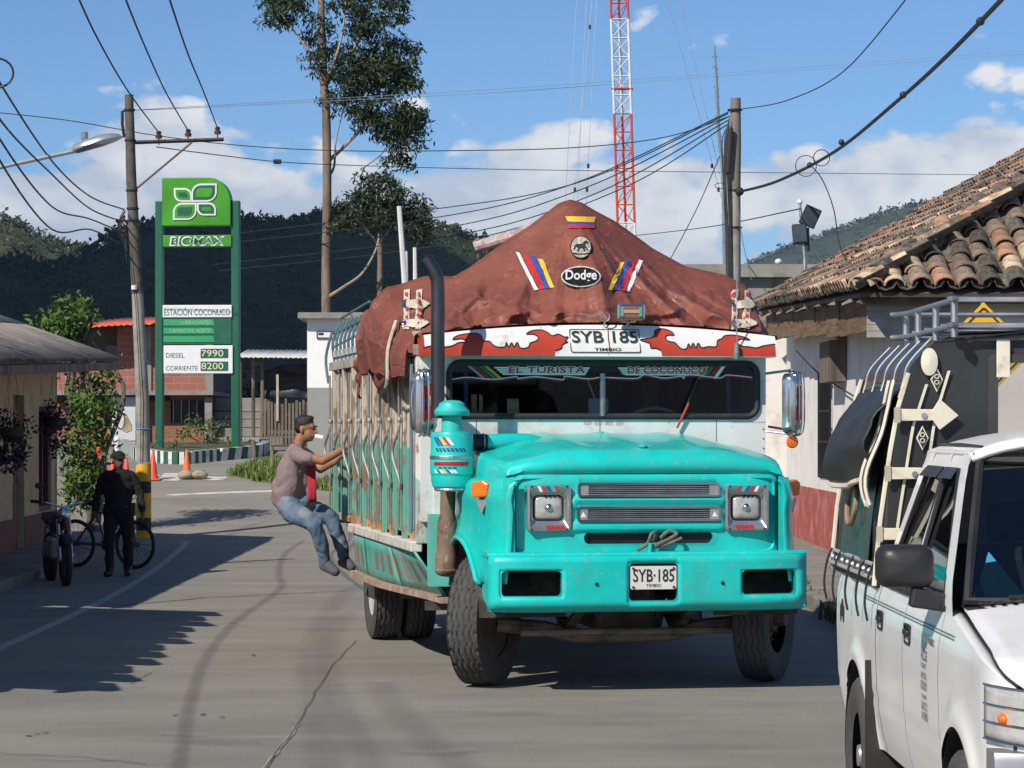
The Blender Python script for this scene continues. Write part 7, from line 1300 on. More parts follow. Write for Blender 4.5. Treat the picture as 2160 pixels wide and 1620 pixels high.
# lettering on the front door and emblems on the bed
SIDE = Matrix(((0, 0, 1, 0), (-1, 0, 0, 0), (0, 1, 0, 0), (0, 0, 0, 1)))
for k, (tx, h_, w_) in enumerate((('ACCSE', .042, .15), ('FOLARIT', .022, .12), ('ANYL PNE', .028, .13), ('SEGUNDO', .034, .15), ('el comer', .022, .12), ('BADO CO', .034, .14), ('NICHEBRE', .032, .15))):
    z = 1.015 - k * .040; text(tx, w_, h_, mat('door lettering', (.07, .07, .08), .6), pick, Matrix.Translation((-(side_x(1.66, z) + .004), 1.66, z)) @ SIDE, bold=.01)
text('HILUX', .12, .026, ink, pick, Matrix.Translation((-(side_x(1.48, 1.09) + .004), 1.48, 1.082)) @ SIDE, bold=.02) if False else MB().bb(-(side_x(1.48, 1.08) + .006), -side_x(1.48, 1.08), 1.42, 1.54, 1.070, 1.092).build('side_badge', steel, pick)
for k in range(3): MB().ball((-(side_x(4.3, 1.0) + .002), 4.3 + .05 * (k - 1), 1.0 + .03 * (k % 2)), (.004, .03, .045), 8, 6).build('bed_emblem', ink, pick)
# canopy
CSEC = [(-.83, 1.19), (-.80, 1.5), (-.735, 1.95), (-.66, 2.20), (-.58, 2.29), (-.45, 2.335), (0, 2.35), (.45, 2.335), (.58, 2.29), (.66, 2.20), (.735, 1.95), (.80, 1.5), (.83, 1.19)]
can = thing('bed_canopy', 'black canvas canopy with cream straps over the pickup bed', 'canopy', PO)
nC = len(CSEC)
roofc = MB().grid(40, 14, lambda a, b: (lambda x: (lambda i, f: V((lerp(CSEC[i][0], CSEC[i + 1][0], f), lerp(3.16, 4.80, b), lerp(CSEC[i][1], CSEC[i + 1][1], f) - .025 * math.sin(b * 9.4) ** 2 * (1 if 3 < x < 9 else .3))))(min(11, int(x)), x - min(11, int(x))))(a * 4 + 4 if False else lerp(2.6, 9.4, a))).build('canopy_top', mat('glossy canvas', (.025, .03, .04), .28, var=.2), can, smooth=True, solid=.006, ang=50)
win_c = (-.30, .62, 1.86, 2.20)
fpan = holes_plate(-.83, .83, 1.19, 2.35, [win_c], lambda u, w_: 3.155, .05)
def inside(p): 
    lim = interp(sorted([(z, -x) for x, z in CSEC[:7]]), p.z); return lim
fpan.v = [V((max(-inside(p), min(inside(p), p.x)), p.y + .012 * noise.noise(p * 4), p.z)) for p in fpan.v]; fpo = fpan.build('front_sheet', canvas, can, smooth=True, solid=.005)
MB().add([(win_c[0], 3.15, win_c[2]), (win_c[1], 3.15, win_c[2]), (win_c[1], 3.15, win_c[3]), (win_c[0], 3.15, win_c[3])], [(0, 1, 2, 3)]).build('clear_window', glass_mat('clear vinyl', (.8, .8, .78), .06, .8, .15), can)
g = MB(); g.ring([V((x, 3.145, z)) for x, z in rr(.16, 2.03, .99, .41, .02)], [V((x, 3.145, z)) for x, z in rr(.16, 2.03, .90, .33, .02)]); g.build('window_hem', mat('hem black', (.04, .042, .045), .5), can)
MB().grid(8, 4, lambda a, b: V((lerp(-.15, .55, a), 3.12 - .03 * math.sin(b * 3.1), 2.20 - .12 * (1 - b) * (1 - .6 * abs(2 * a - 1)) + .02 * b))).build('rolled_blind', canvas, can, smooth=True, solid=.01); MB().bb(-.30, -.24, 3.125, 3.135, 2.13, 2.30).build('blind_strap', cream_t, can, bevel=.003)
for x in (.02, .06): MB().tube(smooth_line([(x, 3.10, 2.28), (x + .01, 3.09, 2.2), (x + .04, 3.09, 2.14), (x + .03, 3.09, 2.08)], 4), .007, 6).build('hook', chrome, can)
MB().tube([(.05, 3.1, 2.12), (.25, 3.08, 1.98)], .02, 6).build('blind_roll_end', mat('grey sleeve', (.2, .2, .2), .6), can)
sxc = lambda z: interp(sorted([(b, a) for a, b in CSEC[:6]]), z)
def on_side(y, z, d=.01): return V((sxc(z) - d, y, z))
side_s = MB().grid(20, 14, lambda a, b: on_side(lerp(3.16, 4.80, a), lerp(1.19, 2.10, b), .0) + V((.02 * noise.noise(V((a * 5, b * 4, 2))), 0, 0))).build('side_sheet', canvas, can, smooth=True, solid=.005); MB().grid(20, 14, lambda a, b: V((-sxc(lerp(1.19, 2.10, b)), lerp(3.16, 4.80, a), lerp(1.19, 2.10, b)))).build('side_sheet', canvas, can, smooth=True, solid=.005)
MB().grid(6, 6, lambda a, b: on_side(lerp(3.45, 4.45, a), lerp(1.27, 1.72, b), .012 + .01 * math.sin(a * 9))).build('side_window', mat('dull vinyl', (.035, .045, .04), .25, var=.4, vs=6), can, smooth=True)
flapoff = lambda a, b: .02 + .15 * math.sin(math.pi * min(1, .22 + .80 * b)) * (.6 + .4 * math.sin(a * 3.14)) + .045 * noise.noise(V((a * 4, b * 3.5, 6)))
flap = MB().grid(24, 12, lambda a, b: on_side(lerp(3.32, 4.65, a), lerp(1.68 - .05 * math.sin(a * 3.1), 2.08, b), flapoff(a, b))).build('side_flap', canvas, can, smooth=True, solid=.008, ang=70)
MB().tube([on_side(lerp(3.32, 4.65, a), 1.68 - .05 * math.sin(a * 3.1), flapoff(a, 0) + .004) for a in [k / 20 for k in range(21)]], .014, 6).build('flap_trim', cream_t, can, smooth=True)
MB().grid(3, 14, lambda a, b: on_side(lerp(3.22, 3.36, a), lerp(1.56, 2.12, b), .05 + .05 * math.sin(b * 6) * (1 - b) + .01)).build('hanging_strap', canvas, can, smooth=True, solid=.008)
for y in (3.215, 3.365): MB().tube([on_side(y, lerp(1.56, 2.12, b), .062 + .05 * math.sin(b * 6) * (1 - b)) for b in [k / 14 for k in range(15)]], .010, 5).build('strap_trim', cream_t, can, smooth=True)
MB().grid(3, 1, lambda a, b: on_side(lerp(3.22, 3.36, a), lerp(1.55, 1.59, b), .068)).build('strap_trim', cream_t, can, solid=.004)
for k in range(5): y0 = 3.24 + k * .33; MB().tube(smooth_line([on_side(y0, 2.04, .015), on_side(y0 + .02, 2.12, .012), on_side(y0 - .01, 2.2, .015), V((-.575, y0 + .02, 2.305))], 5), .008, 6, flat=.5).build('roof_piping', cream_t, can, smooth=True)
MB().tube([on_side(y, 1.23, .012) for y in (3.2, 4.0, 4.78)], .022, 6, flat=.35).build('bottom_trim', mat('grey trim', (.35, .36, .35), .5), can)
MB().tube([on_side(y, 1.29, .012) for y in (3.2, 4.0, 4.78)], .010, 6).build('bottom_trim', mat('grey trim', (.35, .36, .35), .5), can)
for k in range(8): MB().ball(on_side(3.3 + k * .2, 1.26, .02), .016, 8, 6).build('eyelet', steel, can)
for y in (3.18, 3.5, 3.9, 4.4, 4.76): MB().tube(smooth_line([on_side(y, 1.30, .02), on_side(y, 1.24, .04), on_side(y + .01, 1.13, .05), on_side(y + .03, 1.04, .035)], 4), .006, 5).build('lace', black_rubber, can)
MB().tube([on_side(3.16, z, .012) for z in (1.2, 1.5, 1.8, 2.0, 2.15)], .012, 6).build('corner_trim', cream_t, can); MB().tube([on_side(4.79, z, .012) for z in (1.2, 1.5, 1.8, 2.0, 2.15)], .012, 6).build('corner_trim', cream_t, can)
MB().tube(smooth_line([on_side(3.95 + .15 * math.cos(a * .4), 1.55 + .10 * math.sin(a * .4), .05) for a in range(17)], 2), .014, 7).build('rope_ring', mat('brown rope', (.25, .17, .11), .9, var=.3), can)
# trims and straps on the front sheet
fx = lambda z, o: sxc(z) + o
for o in (.055, .155): MB().grid(1, 14, lambda a, b: V((fx(lerp(1.22, 2.16, b), o + .013 * a), 3.140, lerp(1.22, 2.16 if o > .1 else 2.1, b)))).build('trim_band', cream_t, can, solid=.003)
for z in (1.52, 1.86, 2.12, 2.22):
    if z == 2.22: continue
    c = fx(z, .118); dm = MB().prism([(c - .028, z), (c, z + .055), (c + .028, z), (c, z - .055)], 3.134, 3.139, FRONT).build('diamond_patch', cream_t, can); MB().prism([(c - .021, z), (c, z + .044), (c + .021, z), (c, z - .044)], 3.130, 3.1335, FRONT).build('diamond_core', canvas, dm)
    for dz in (-.012, .014): MB().tube([(c + .010 * math.cos(a * .6), 3.128, z + dz + .009 * math.sin(a * .6)) for a in range(10)], .0025, 4, closed=True).build('diamond_print', cream_t, dm)
for z in (1.70, 1.96, 1.43):
    c = fx(z + .02, 0); tb2 = MB().prism([(c - .03, z - .025), (c + .14, z - .022), (c + .17, z - .065), (c + .255, z), (c + .17, z + .075), (c + .14, z + .028), (c - .03, z + .03)], 3.112, 3.120, FRONT).build('leather_tab', cream_t, can, bevel=.003); MB().prism(rr(c - .02, z + .002, .028, .07, .006), 3.104, 3.111, FRONT).build('buckle', mat('brass', (.5, .45, .33), .45, .4), can); MB().lathe([(.013, 0), (.013, .004)], 10, Matrix.Translation((c + .10, 3.109, z)) @ Matrix.Rotation(R(90), 4, 'X')).build('rivet', steel, can)
MB().loft([[V((fx(2.10, .09) + .038 * k * math.cos(a), 3.128 - .01 * (1 - k), 2.20 + .062 * k * math.sin(a))) for a in [j * .3142 for j in range(20)]] for k in (1, .7, .05)]).build('corner_patch', cream_t, can, smooth=True)
# roof rack of pipe
rk = thing('canopy_rack', 'galvanised pipe rack on top of the black canopy', 'roof rack', PO)
for z in (2.36, 2.475): MB().tube(smooth_line([(.50, 3.08, z), (-.44, 3.08, z), (-.49, 3.12, z), (-.49, 4.5, z), (-.47, 4.7, z), (.5, 4.72, z)], 5), .013, 8).build('rail', steel, rk, smooth=True)
for x, y in ((-.49, 3.12), (-.49, 3.65), (-.49, 4.2), (-.48, 4.68), (.0, 3.08), (.5, 3.08), (.5, 4.7)): MB().tube([(x, y, 2.31), (x, y, 2.475)], .016, 8).build('upright', steel, rk)
for y in (3.5, 4.0, 4.4): MB().tube([(-.49, y, 2.37), (.5, y, 2.37)], .014, 8).build('crossbar', steel, rk)
MB().tube([(.5, 3.08, 2.36), (.52, 3.5, 2.36), (.5, 4.7, 2.36)], .017, 8).build('rail', steel, rk); MB().tube([(.5, 3.08, 2.475), (.5, 4.7, 2.475)], .017, 8).build('rail', steel, rk)
# ------------------------------------------------------------------ people
def caps(g, a, ra, b, rb, n=14):
    a, b = V(a), V(b); d = (b - a); L_ = d.length
    if L_ < 1e-5: g.ball(a, ra, n, 10); return
    t = d / L_; pts = []; rs = []
    for k in (-.98, -.8, -.5, 0): pts.append(a + t * ra * k); rs.append(ra * math.sqrt(max(.002, 1 - k * k)))
    for k in (0, .5, .8, .98): pts.append(b + t * rb * k); rs.append(rb * math.sqrt(max(.002, 1 - k * k)))
    g.tube(pts, rs, n)
def chain(g, pts):
    for (a, ra), (b, rb) in zip(pts, pts[1:]): caps(g, a, ra, b, rb)
def flesh(name, g, m, parent, vox=.013, it=5, fold=0):
    o = g.build(name, m, parent, smooth=True, fix=False, ang=180); k = o.modifiers.new('r', 'REMESH'); k.mode = 'VOXEL'; k.voxel_size = vox; k.use_smooth_shade = True; k = o.modifiers.new('s', 'SMOOTH'); k.iterations = it; k.factor = .5
    if fold:
        tx = bpy.data.textures.get('folds') or bpy.data.textures.new('folds', 'CLOUDS'); tx.noise_scale = .15; tx.noise_depth = 1; tx.noise_type = 'HARD_NOISE'; k = o.modifiers.new('f', 'DISPLACE'); k.texture = tx; k.strength = fold; k.mid_level = .45; k.texture_coords = 'LOCAL'
    return o
def head(g, hair, c, f, s=1.0, cap=False):             # c: centre of the skull, f: the way the face looks
    f = V(f).normalized(); r_ = f.cross(V((0, 0, 1))).normalized(); u = r_.cross(f); B = Matrix((r_, f, u)).transposed(); q_ = lambda x, y, z: c + B @ (V((x, y, z)) * s)
    g.ball(q_(0, -.012, .035), (.073 * s, .092 * s, .088 * s), 16, 12, B); g.ball(q_(0, .022, -.035), (.060 * s, .068 * s, .080 * s), 16, 12, B); g.ball(q_(0, .055, -.085), (.032 * s, .026 * s, .025 * s), 10, 8, B)
    caps(g, q_(0, .088, .018), .012 * s, q_(0, .108, -.022), .016 * s, 8); caps(g, q_(-.035, .078, .032), .013 * s, q_(.035, .078, .032), .013 * s, 8)
    for x in (-1, 1): g.ball(q_(x * .074, -.012, -.005), (.012 * s, .02 * s, .034 * s), 8, 6, B)
    caps(g, q_(-.022, .086, -.052), .010 * s, q_(.022, .086, -.052), .010 * s, 8)
    if hair is not None:
        hair.ball(q_(0, -.020, .060), (.079 * s, .094 * s, .080 * s), 16, 12, B)
        if not cap: hair.ball(q_(0, -.05, .02), (.075 * s, .062 * s, .07 * s), 14, 10, B); hair.ball(q_(0, .03, .112), (.05 * s, .045 * s, .022 * s), 12, 8, B)
    return q_, B
def hand(g, w_, d, palm, s=1.0, curl=.9):               # w_: wrist, d: along the hand, palm: the way the palm faces
    w_ = V(w_); d = V(d).normalized(); p = V(palm); p = (p - d * p.dot(d)).normalized(); x = d.cross(p); s *= .92
    caps(g, w_, .026 * s, w_ + d * .03 * s, .027 * s)
    for k in (-1, -.33, .33, 1): caps(g, w_ + d * .02 * s + x * k * .018 * s, .016 * s, w_ + d * .085 * s + x * k * .026 * s, .0135 * s, 8)
    for k, L_ in ((-1, .058), (-.33, .074), (.33, .078), (1, .068)):
        a = w_ + d * .085 * s + x * k * .026 * s; b = a + (d * math.cos(curl * .6) + p * math.sin(curl * .6)) * L_ * .45 * s; c = b + (d * math.cos(curl * 1.6) + p * math.sin(curl * 1.6)) * L_ * .35 * s; e = c + (d * math.cos(curl * 2.4) + p * math.sin(curl * 2.4)) * L_ * .28 * s; chain(g, [(a, .0105 * s), (b, .0095 * s), (c, .009 * s), (e, .0075 * s)])
    a = w_ + d * .03 * s + x * -.026 * s; b = a + (d * .6 - x * .55 + p * .5).normalized() * .042 * s; c = b + (d * .6 + p * .75).normalized() * .032 * s; chain(g, [(a, .015 * s), (b, .012 * s), (c, .0095 * s)])
skin = mat('tanned skin', (.30, .145, .085), .55, var=.12, vs=20, spec=.35); skin_d = mat('dark skin', (.08, .042, .028), .6, var=.12, vs=20); hair_m = mat('black hair', (.012, .010, .010), .6, var=.3, vs=40, bump=.4, bs=120)
shirt_m = mat('faded mauve shirt', (.215, .160, .162), .9, var=.10, vs=6, bump=.3, bs=14, dirt=(.20, .13, .135), ds=5, da=.25); denim = mat('worn jeans', (.085, .13, .20), .9, var=.25, vs=5, bump=.3, bs=16, dirt=(.23, .25, .26), ds=3.5, da=.4); shoe_m = mat('grey suede shoe', (.075, .075, .085), .85, var=.2, vs=20); sole_m = mat('shoe sole', (.16, .15, .12), .8)
CY_ = 25.35
man = thing('person', 'person in mauve shirt and jeans clinging to the side of the truck', 'person', V((P(700, 905, CY_).x, CY_, .62))); MO_ = V(man.location); m_ = lambda x, y, d=0: P(x, y, CY_ + d) - MO_
sk, hr, sh_, jn, so = MB(), MB(), MB(), MB(), MB()
hc = m_(645, 906, .02); qh, Bh = head(sk, hr, hc, (.93, -.30, -.06), 1.0); chain(sk, [(hc + V((-.03, .02, -.05)), .055), (m_(626, 950, .05), .062)])
nr_, fr_ = m_(627, 955, -.14), m_(640, 957, .20)
chain(sk, [(m_(640, 960, -.16), .048), (m_(656, 966, -.22), .046), (m_(680, 972, -.24), .041), (m_(712, 955, -.20), .036), (m_(735, 940, -.16), .027)]); hand(sk, m_(735, 940, -.16), (.9, .15, .42), (.1, .9, -.2), 1.0, .8)
chain(sk, [(m_(650, 965, .22), .045), (m_(676, 990, .16), .040), (m_(706, 974, .06), .033), (m_(716, 964, .04), .026)]); hand(sk, m_(716, 964, .04), (.85, .1, .5), (0, -.9, -.2), 1.0, .9)
chain(sk, [(m_(626, 950, .05), .06), (m_(622, 975), .06), (m_(612, 1040), .07)]); chain(sk, [(m_(622, 968), .05), (m_(640, 960, -.16), .045)]); chain(sk, [(m_(626, 968, .02), .05), (m_(650, 965, .22), .042)])
for p_, r_ in (((628, 958, .03), .07), ):
    pass
chain(sh_, [(m_(620, 962, -.04), .095), (m_(612, 990, -.03), .125), (m_(608, 1020, -.03), .13), (m_(606, 1048, -.02), .125)]); chain(sh_, [(m_(636, 966, .08), .085), (m_(634, 1000, .05), .11), (m_(626, 1030, .04), .12), (m_(618, 1052, .03), .115)])
chain(sh_, [(m_(622, 950, .0), .075), (m_(630, 946, .04), .062)]); chain(sh_, [(m_(626, 958, -.10), .082), (m_(640, 966, -.17), .074), (m_(655, 968, -.215), .066)]); chain(sh_, [(m_(640, 958, .14), .078), (m_(652, 968, .21), .070), (m_(660, 978, .20), .060)])
chain(sh_, [(m_(612, 985, -.02), .10), (m_(600, 1025, -.02), .12), (m_(596, 1050, 0), .115)]); chain(sh_, [(m_(592, 1040, -.05), .09), (m_(600, 1060, -.05), .10)]); chain(sh_, [(m_(655, 1010, .02), .055), (m_(652, 1040, .02), .06)])
chain(jn, [(m_(604, 1058, -.04), .115), (m_(612, 1074, -.10), .115), (m_(640, 1092, -.20), .098), (m_(664, 1106, -.26), .080), (m_(674, 1140, -.22), .070), (m_(681, 1165, -.18), .064), (m_(685, 1182, -.16), .062)]); chain(jn, [(m_(628, 1058, .08), .11), (m_(655, 1075, .10), .10), (m_(698, 1092, .08), .080), (m_(712, 1130, .06), .070), (m_(722, 1160, .05), .064), (m_(725, 1172, .05), .062)]); chain(jn, [(m_(604, 1050, -.02), .12), (m_(628, 1052, .06), .115)]); chain(jn, [(m_(640, 1058, .0), .08), (m_(620, 1060, 0), .09)])
for ank, toe, d0, d1 in (((688, 1188), (708, 1206), -.16, -.24), ((727, 1180), (742, 1196), .05, -.02)):
    a, b = m_(*ank, d0), m_(*toe, d1); chain(so, [(a, .048), (a.lerp(b, .4) + V((0, 0, -.005)), .050), (b, .042)]); chain(so, [(a + V((-.03, .01, -.03)), .04), (b + V((0, 0, -.01)), .036)])
flesh('body', sk, skin, man, .0085, 3); flesh('hair', hr, hair_m, man, .010, 2); flesh('shirt', sh_, shirt_m, man, .011, 7, .022); flesh('jeans', jn, denim, man, .011, 6, .028); flesh('shoes', so, shoe_m, man, .011, 3)
for x in (-.03, .03): MB().ball(qh(x, .083, .012), (.010, .006, .006), 8, 6).build('eye', ink, man)
MB().tube([qh(-.04, .094, .034), qh(0, .098, .032), qh(.04, .094, .034)], .007, 6).build('eyebrows', hair_m, man)
MB().grid(4, 10, lambda a, b: m_(lerp(651, 668, a) - 3 * b, lerp(930, 1062, 1 - b) if False else lerp(1058, 965, b), -.06 - .02 * math.sin(b * 7))).build('red_cloth', mat('red cloth', (.33, .012, .022), .85, var=.25, vs=8), man, smooth=True, solid=.02)
MB().grid(4, 6, lambda a, b: m_(lerp(599, 620, b) - 2 + 3 * a, lerp(965, 934, b) - 3, .0 + .1 * a)).build('red_cloth_shoulder', MATS['red cloth'], man, smooth=True, solid=.03)
tag(MB().box(V((0, 0, 0)), (.11, .012, .03), Matrix.Rotation(R(10), 3, 'Y') @ Matrix.Rotation(R(-20), 3, 'Z')).xf(Matrix.Translation(MO_ + qh(.0, .125, -.055))).build('paper_ticket', white_ink, bevel=.002), 'white slip of paper held in the climbing person\'s mouth', 'paper')
# the officer walking in the shade
olive = mat('dark uniform', (.006, .008, .007), .9, var=.2, vs=6); boot = mat('black boots', (.012, .012, .012), .5)
OY = 35.1; off = thing('person', 'person in dark uniform and cap walking in the house shade', 'person', V((P(250, 905, OY).x, OY, 0))); oo = V(off.location); k_ = 1.60 / 1.75
sk, hr, sh_, jn, so, cp = MB(), MB(), MB(), MB(), MB(), MB(); S = lambda x, y, z: V((x, y, z)) * k_
qh, Bh = head(sk, hr, S(0, -.02, 1.62), (.5, -.85, -.08), .98, True); chain(sk, [(S(0, 0, 1.58), .055), (S(0, .01, 1.45), .065)])
for s in (-1, 1):
    e, w_ = S(s * .30, .02, 1.14), S(s * .33 + (.02 if s > 0 else 0), -.08, .90); chain(sh_, [(S(s * .17, .01, 1.42), .078), (S(s * .25, .02, 1.32), .066), (e, .058), (e.lerp(w_, .85), .048)]); hand(sk, w_, (0.05 * s, -.15, -1), (-s, 0, 0), .95, .5); chain(sk, [(S(0, .01, 1.42), .06), (S(s * .17, .01, 1.42), .05), (S(s * .25, .02, 1.32), .045), (e, .042), (e.lerp(w_, .7), .036), (w_, .028)])
    f = -.10 if s < 0 else .10; chain(jn, [(S(s * .10, 0, .92), .115), (S(s * .115, f * .5, .70), .095), (S(s * .115, f, .48), .074), (S(s * .115, f + .03, .26), .068), (S(s * .115, f + .04, .12), .062)]); chain(so, [(S(s * .115, f + .04, .12), .055), (S(s * .118, f - .0, .05), .05), (S(s * .13, f - .14, .045), .044)])
chain(sh_, [(S(-.12, 0, 1.40), .10), (S(.12, 0, 1.40), .10)]); chain(sh_, [(S(0, 0, 1.38), .15), (S(0, -.02, 1.18), .165), (S(0, -.02, 1.0), .16), (S(0, 0, .92), .15)]); chain(sh_, [(S(-.08, -.01, 1.25), .13), (S(-.06, 0, 1.0), .12)]); chain(sh_, [(S(.08, -.01, 1.25), .13), (S(.06, 0, 1.0), .12)])
chain(jn, [(S(-.06, 0, .93), .14), (S(.06, 0, .93), .14)])
cp.ball(qh(0, -.01, .075), (.092, .108, .065), 16, 10, Bh); cp.ball(qh(0, .10, .055), (.07, .075, .012), 14, 8, Bh)
flesh('body', sk, skin_d, off, .010, 3); flesh('hair', hr, hair_m, off, .012, 2); flesh('jacket', sh_, olive, off, .013, 4, .035); flesh('trousers', jn, olive, off, .013, 4, .04); flesh('boots', so, boot, off, .013, 3); flesh('cap', cp, olive, off, .009, 2)
MB().tube([S(.17 * math.cos(a * .4), .16 * math.sin(a * .4), .99) for a in range(16)], .022, 6, closed=True).build('belt', boot, off); MB().bb(.15, .22, -.06, .06, .78, .95).build('holster', boot, off, bevel=.01)
# driver and passengers behind the windscreen
Tm = TI.inverted()
for i, (u, v, z, m2, lab) in enumerate(((.58, 1.55, 2.24, 'd', 'person driving, one hand on the cream steering wheel'), (-.72, 1.62, 2.20, 'g', 'passenger in dim green shirt at the stack side of the cab'), (-.28, 1.66, 2.22, 'k', 'passenger in dark clothes in the middle of the cab'), (.20, 1.70, 2.24, 'k', 'passenger in dark clothes beside the driver'))):
    pr_ = thing('person', lab, 'person', Tm @ V((u, v, 1.3)), YAW, 'people seen through the truck windscreen'); sk, hr, sh_, jn = MB(), MB(), MB(), MB(); c = V((0, 0, z - 1.3)); head(sk, hr, c, (0, -1, -.05), .95); chain(sk, [(c, .055), (c + V((0, .02, -.17)), .065), (c + V((0, .03, -.5)), .07)]); [chain(sk, [(c + V((0, .02, -.24)), .05), (c + V((s * .17, .02, -.26)), .045), ((c + V((s * .24, -.14, -.46))) if i == 0 else (c + V((s * .22, -.05, -.52))), .044)]) for s in (-1, 1)]
    chain(sh_, [(c + V((-.15, .02, -.26)), .08), (c + V((.15, .02, -.26)), .08)]); chain(sh_, [(c + V((0, .03, -.28)), .14), (c + V((0, .02, -.72)), .15)])
    for s in (-1, 1):
        if i == 0 and s > 0 or i == 0: w_ = c + V((-.08 + (.16 if s > 0 else -.10), -.37, -.29 + (.04 if s > 0 else -.10))); el = c + V((s * .24, -.14, -.46))
        else: w_ = c + V((s * .10, -.30, -.62)); el = c + V((s * .22, -.05, -.52))
        chain(sh_, [(c + V((s * .17, .02, -.26)), .07), (el, .055)]); chain(sk, [(el, .045), (w_, .03)]); hand(sk, w_, (-.2 * s, -.7, .5 if i == 0 else -.2), (0, -.4, -1), 1, .9)
    chain(jn, [(c + V((-.08, .0, -.74)), .13), (c + V((-.1, -.42, -.78)), .09)]); chain(jn, [(c + V((.08, .0, -.74)), .13), (c + V((.1, -.42, -.78)), .09)])
    flesh('body', sk, skin, pr_, .011, 3); flesh('hair', hr, hair_m, pr_, .012, 2); flesh('shirt', sh_, {'d': mat('driver shirt', (.10, .12, .16), .9), 'g': mat('green shirt', (.06, .20, .04), .9), 'k': mat('dark shirt', (.05, .045, .05), .9)}[m2], pr_, .016, 4); flesh('trousers', jn, olive, pr_, .018, 3)
# ------------------------------------------------------------------ motorcycle and bicycle in the shade
mb_ = thing('motorcycle', 'parked motorcycle with blue side panel by the cream house wall', 'motorcycle', V((P(122, 905, 33.6).x, 33.6, 0)), R(18))
spoke = mat('spoke steel', (.06, .06, .06), .5, .5)
def bike_wheel(parent, c, r_, tw_, m=black_rubber, n=14):
    wl = MB().tube([(c[0], c[1] + r_ * math.cos(a * .1963), c[2] + r_ * math.sin(a * .1963)) for a in range(32)], tw_, 8, closed=True).build('wheel', m, parent, smooth=True); MB().tube([(c[0], c[1] + (r_ - tw_) * math.cos(a * .1963), c[2] + (r_ - tw_) * math.sin(a * .1963)) for a in range(32)], .012, 6, closed=True).build('rim', spoke, wl)
    for k in range(n): a = k * 6.2832 / n; MB().tube([(c[0] + (.02 if k % 2 else -.02), c[1], c[2]), (c[0], c[1] + (r_ - tw_) * math.cos(a), c[2] + (r_ - tw_) * math.sin(a))], .003, 4).build('spoke', spoke, wl)
    MB().tube([(c[0] - .06, c[1], c[2]), (c[0] + .06, c[1], c[2])], .035, 8).build('hub', spoke, wl); return wl
bike_wheel(mb_, (0, -.63, .29), .27, .045); bike_wheel(mb_, (0, .63, .29), .27, .055)
for s in (-1, 1): MB().tube([(s * .07, -.63, .29), (s * .07, -.45, .80)], .022, 8).build('fork', chrome, mb_); MB().tube([(s * .09, .35, .68), (s * .09, .60, .32)], .02, 8).build('shock', chrome, mb_)
MB().tube(smooth_line([(0, -.42, .78), (0, -.1, .66), (0, .3, .62), (0, .62, .66)], 4), .025, 8).build('frame', dark_metal, mb_); MB().ball((0, -.12, .76), (.13, .25, .12), 16, 10).build('fuel_tank', mat('tank red', (.06, .008, .010), .4), mb_, smooth=True); MB().loft([[V((x * w_, y, z + h_)) for x, z in ((-.11, -.03), (.11, -.03), (.12, .03), (-.12, .03))] for y, h_, w_ in ((.08, .76, .8), (.25, .75, 1.1), (.5, .78, 1.1), (.72, .83, .8))]).build('seat', black_rubber, mb_, bevel=.02)
MB().bb(-.12, .12, -.2, .2, .30, .58).build('engine', steel, mb_, bevel=.04); MB().tube(smooth_line([(-.36, -.30, 1.02), (-.2, -.40, 1.0), (0, -.43, .95), (.2, -.40, 1.0), (.36, -.30, 1.02)], 4), .014, 8).build('handlebar', chrome, mb_)
for s in (-1, 1): MB().tube([(s * .25, -.37, 1.01), (s * .37, -.29, 1.02)], .02, 8).build('grip', black_rubber, mb_); MB().tube([(s * .24, -.38, 1.0), (s * .28, -.38, 1.18)], .006, 5).build('mirror_stalk', dark_metal, mb_); MB().ball((s * .28, -.38, 1.21), (.06, .015, .04), 10, 7).build('mirror', dark_metal, mb_)
MB().ball((0, -.50, .86), (.09, .07, .09), 12, 8).build('headlight', chrome, mb_, smooth=True); MB().grid(10, 3, lambda a, b: V((lerp(-.06, .06, b), -.63 + .33 * math.cos(lerp(.3, 2.4, a)), .30 + .33 * math.sin(lerp(.3, 2.4, a))))).build('front_mudguard', blk_p, mb_, smooth=True, solid=.006); MB().bb(.11, .14, -.05, .25, .55, .78).build('side_panel', mat('panel blue', (.08, .22, .6), .4), mb_, bevel=.02); MB().tube(smooth_line([(.13, -.25, .35), (.16, 0, .28), (.17, .6, .36)], 4), .035, 8).build('exhaust', chrome, mb_, smooth=True); MB().ball((0, .78, .72), (.05, .03, .04)).build('tail_light', red_ink, mb_)
by = thing('bicycle', 'bicycle leaning in the shade behind the person in uniform', 'bicycle', V((P(222, 905, 37.2).x, 37.2, 0)), R(62))
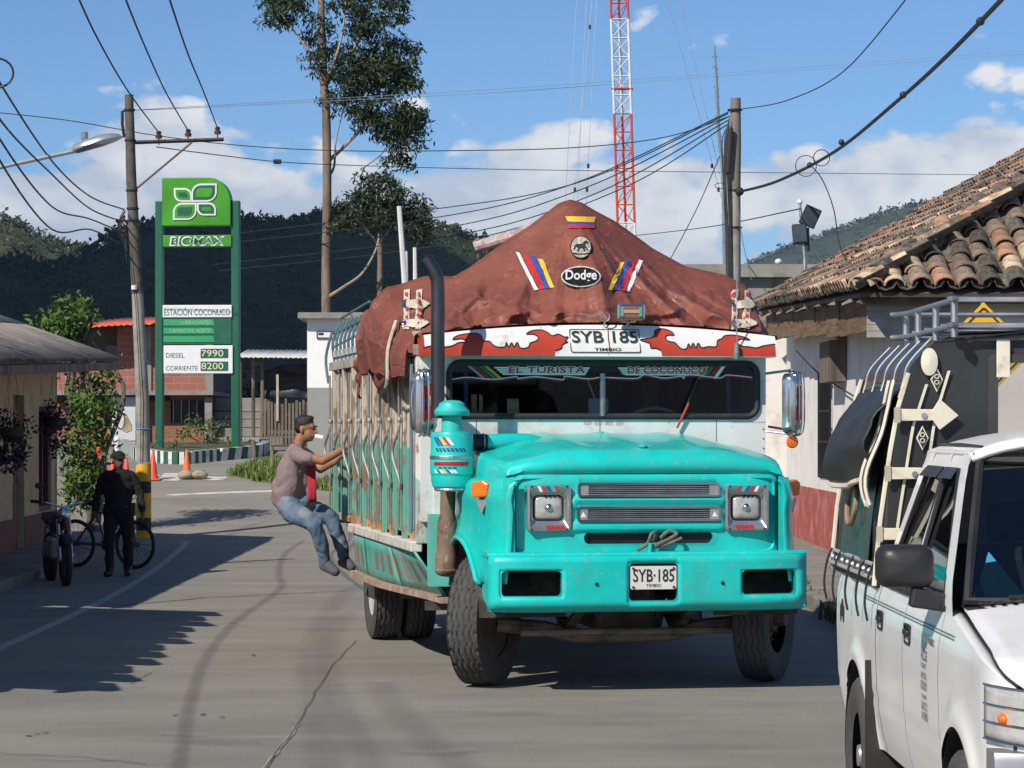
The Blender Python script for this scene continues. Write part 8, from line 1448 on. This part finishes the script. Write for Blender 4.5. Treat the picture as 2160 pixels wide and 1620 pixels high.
bike_wheel(by, (0, -.5, .33), .31, .022, n=18); bike_wheel(by, (0, .5, .33), .31, .022, n=18)
for a, b in (((0, -.42, .78), (0, -.10, .34)), ((0, -.40, .72), (0, .15, .76)), ((0, .17, .84), (0, 0, .32)), ((0, .15, .74), (0, .5, .33)), ((0, 0, .32), (0, .5, .33)), ((0, -.44, .86), (0, -.5, .33))): MB().tube([a, b], .017, 7).build('frame_tube', mat('bicycle paint', (.05, .07, .09), .4), by)
MB().tube(smooth_line([(-.26, -.32, .98), (-.1, -.44, .97), (0, -.45, .95), (.1, -.44, .97), (.26, -.32, .98)], 4), .012, 7).build('handlebar', chrome, by); MB().ball((0, .2, .88), (.07, .13, .035), 12, 8).build('saddle', black_rubber, by); MB().lathe([(.09, -.01), (.1, 0), (.09, .01)], 18, Matrix.Translation((.04, 0, .32)) @ YR_).build('chainring', spoke, by)
rc = thing('red_chair', 'red metal chair frame by the shrub near the cones', 'chair', G(194, 1032) + V((0, 0, 0)))
for x, y in ((-.2, -.2), (.2, -.2), (-.2, .2), (.2, .2)): MB().tube([(x, y, 0), (x * .9, y * .9, .44)], .016, 6).build('leg', cone_r, rc)
MB().bb(-.2, .2, -.2, .2, .43, .46).build('seat', cone_r, rc, bevel=.01); MB().bb(-.19, .19, .17, .2, .5, .85).build('backrest', cone_r, rc, bevel=.02)

# ------------------------------------------------------------------ the air
hz = MB().bb(-9500, 9500, -4200, 8200, -3, 560).build('haze', None); hz['kind'] = 'stuff'; hz['label'] = 'thin bluish haze over the valley'; hz['category'] = 'haze'
hm = bpy.data.materials.new('haze air'); hm.use_nodes = True; t = hm.node_tree; t.nodes.clear(); o = t.nodes.new('ShaderNodeOutputMaterial'); vnode = t.nodes.new('ShaderNodeVolumePrincipled')
vnode.inputs['Color'].default_value = (.62, .80, 1, 1); vnode.inputs['Density'].default_value = 5.5e-5; vnode.inputs['Anisotropy'].default_value = .2; t.links.new(vnode.outputs[0], o.inputs['Volume']); hz.data.materials.append(hm)
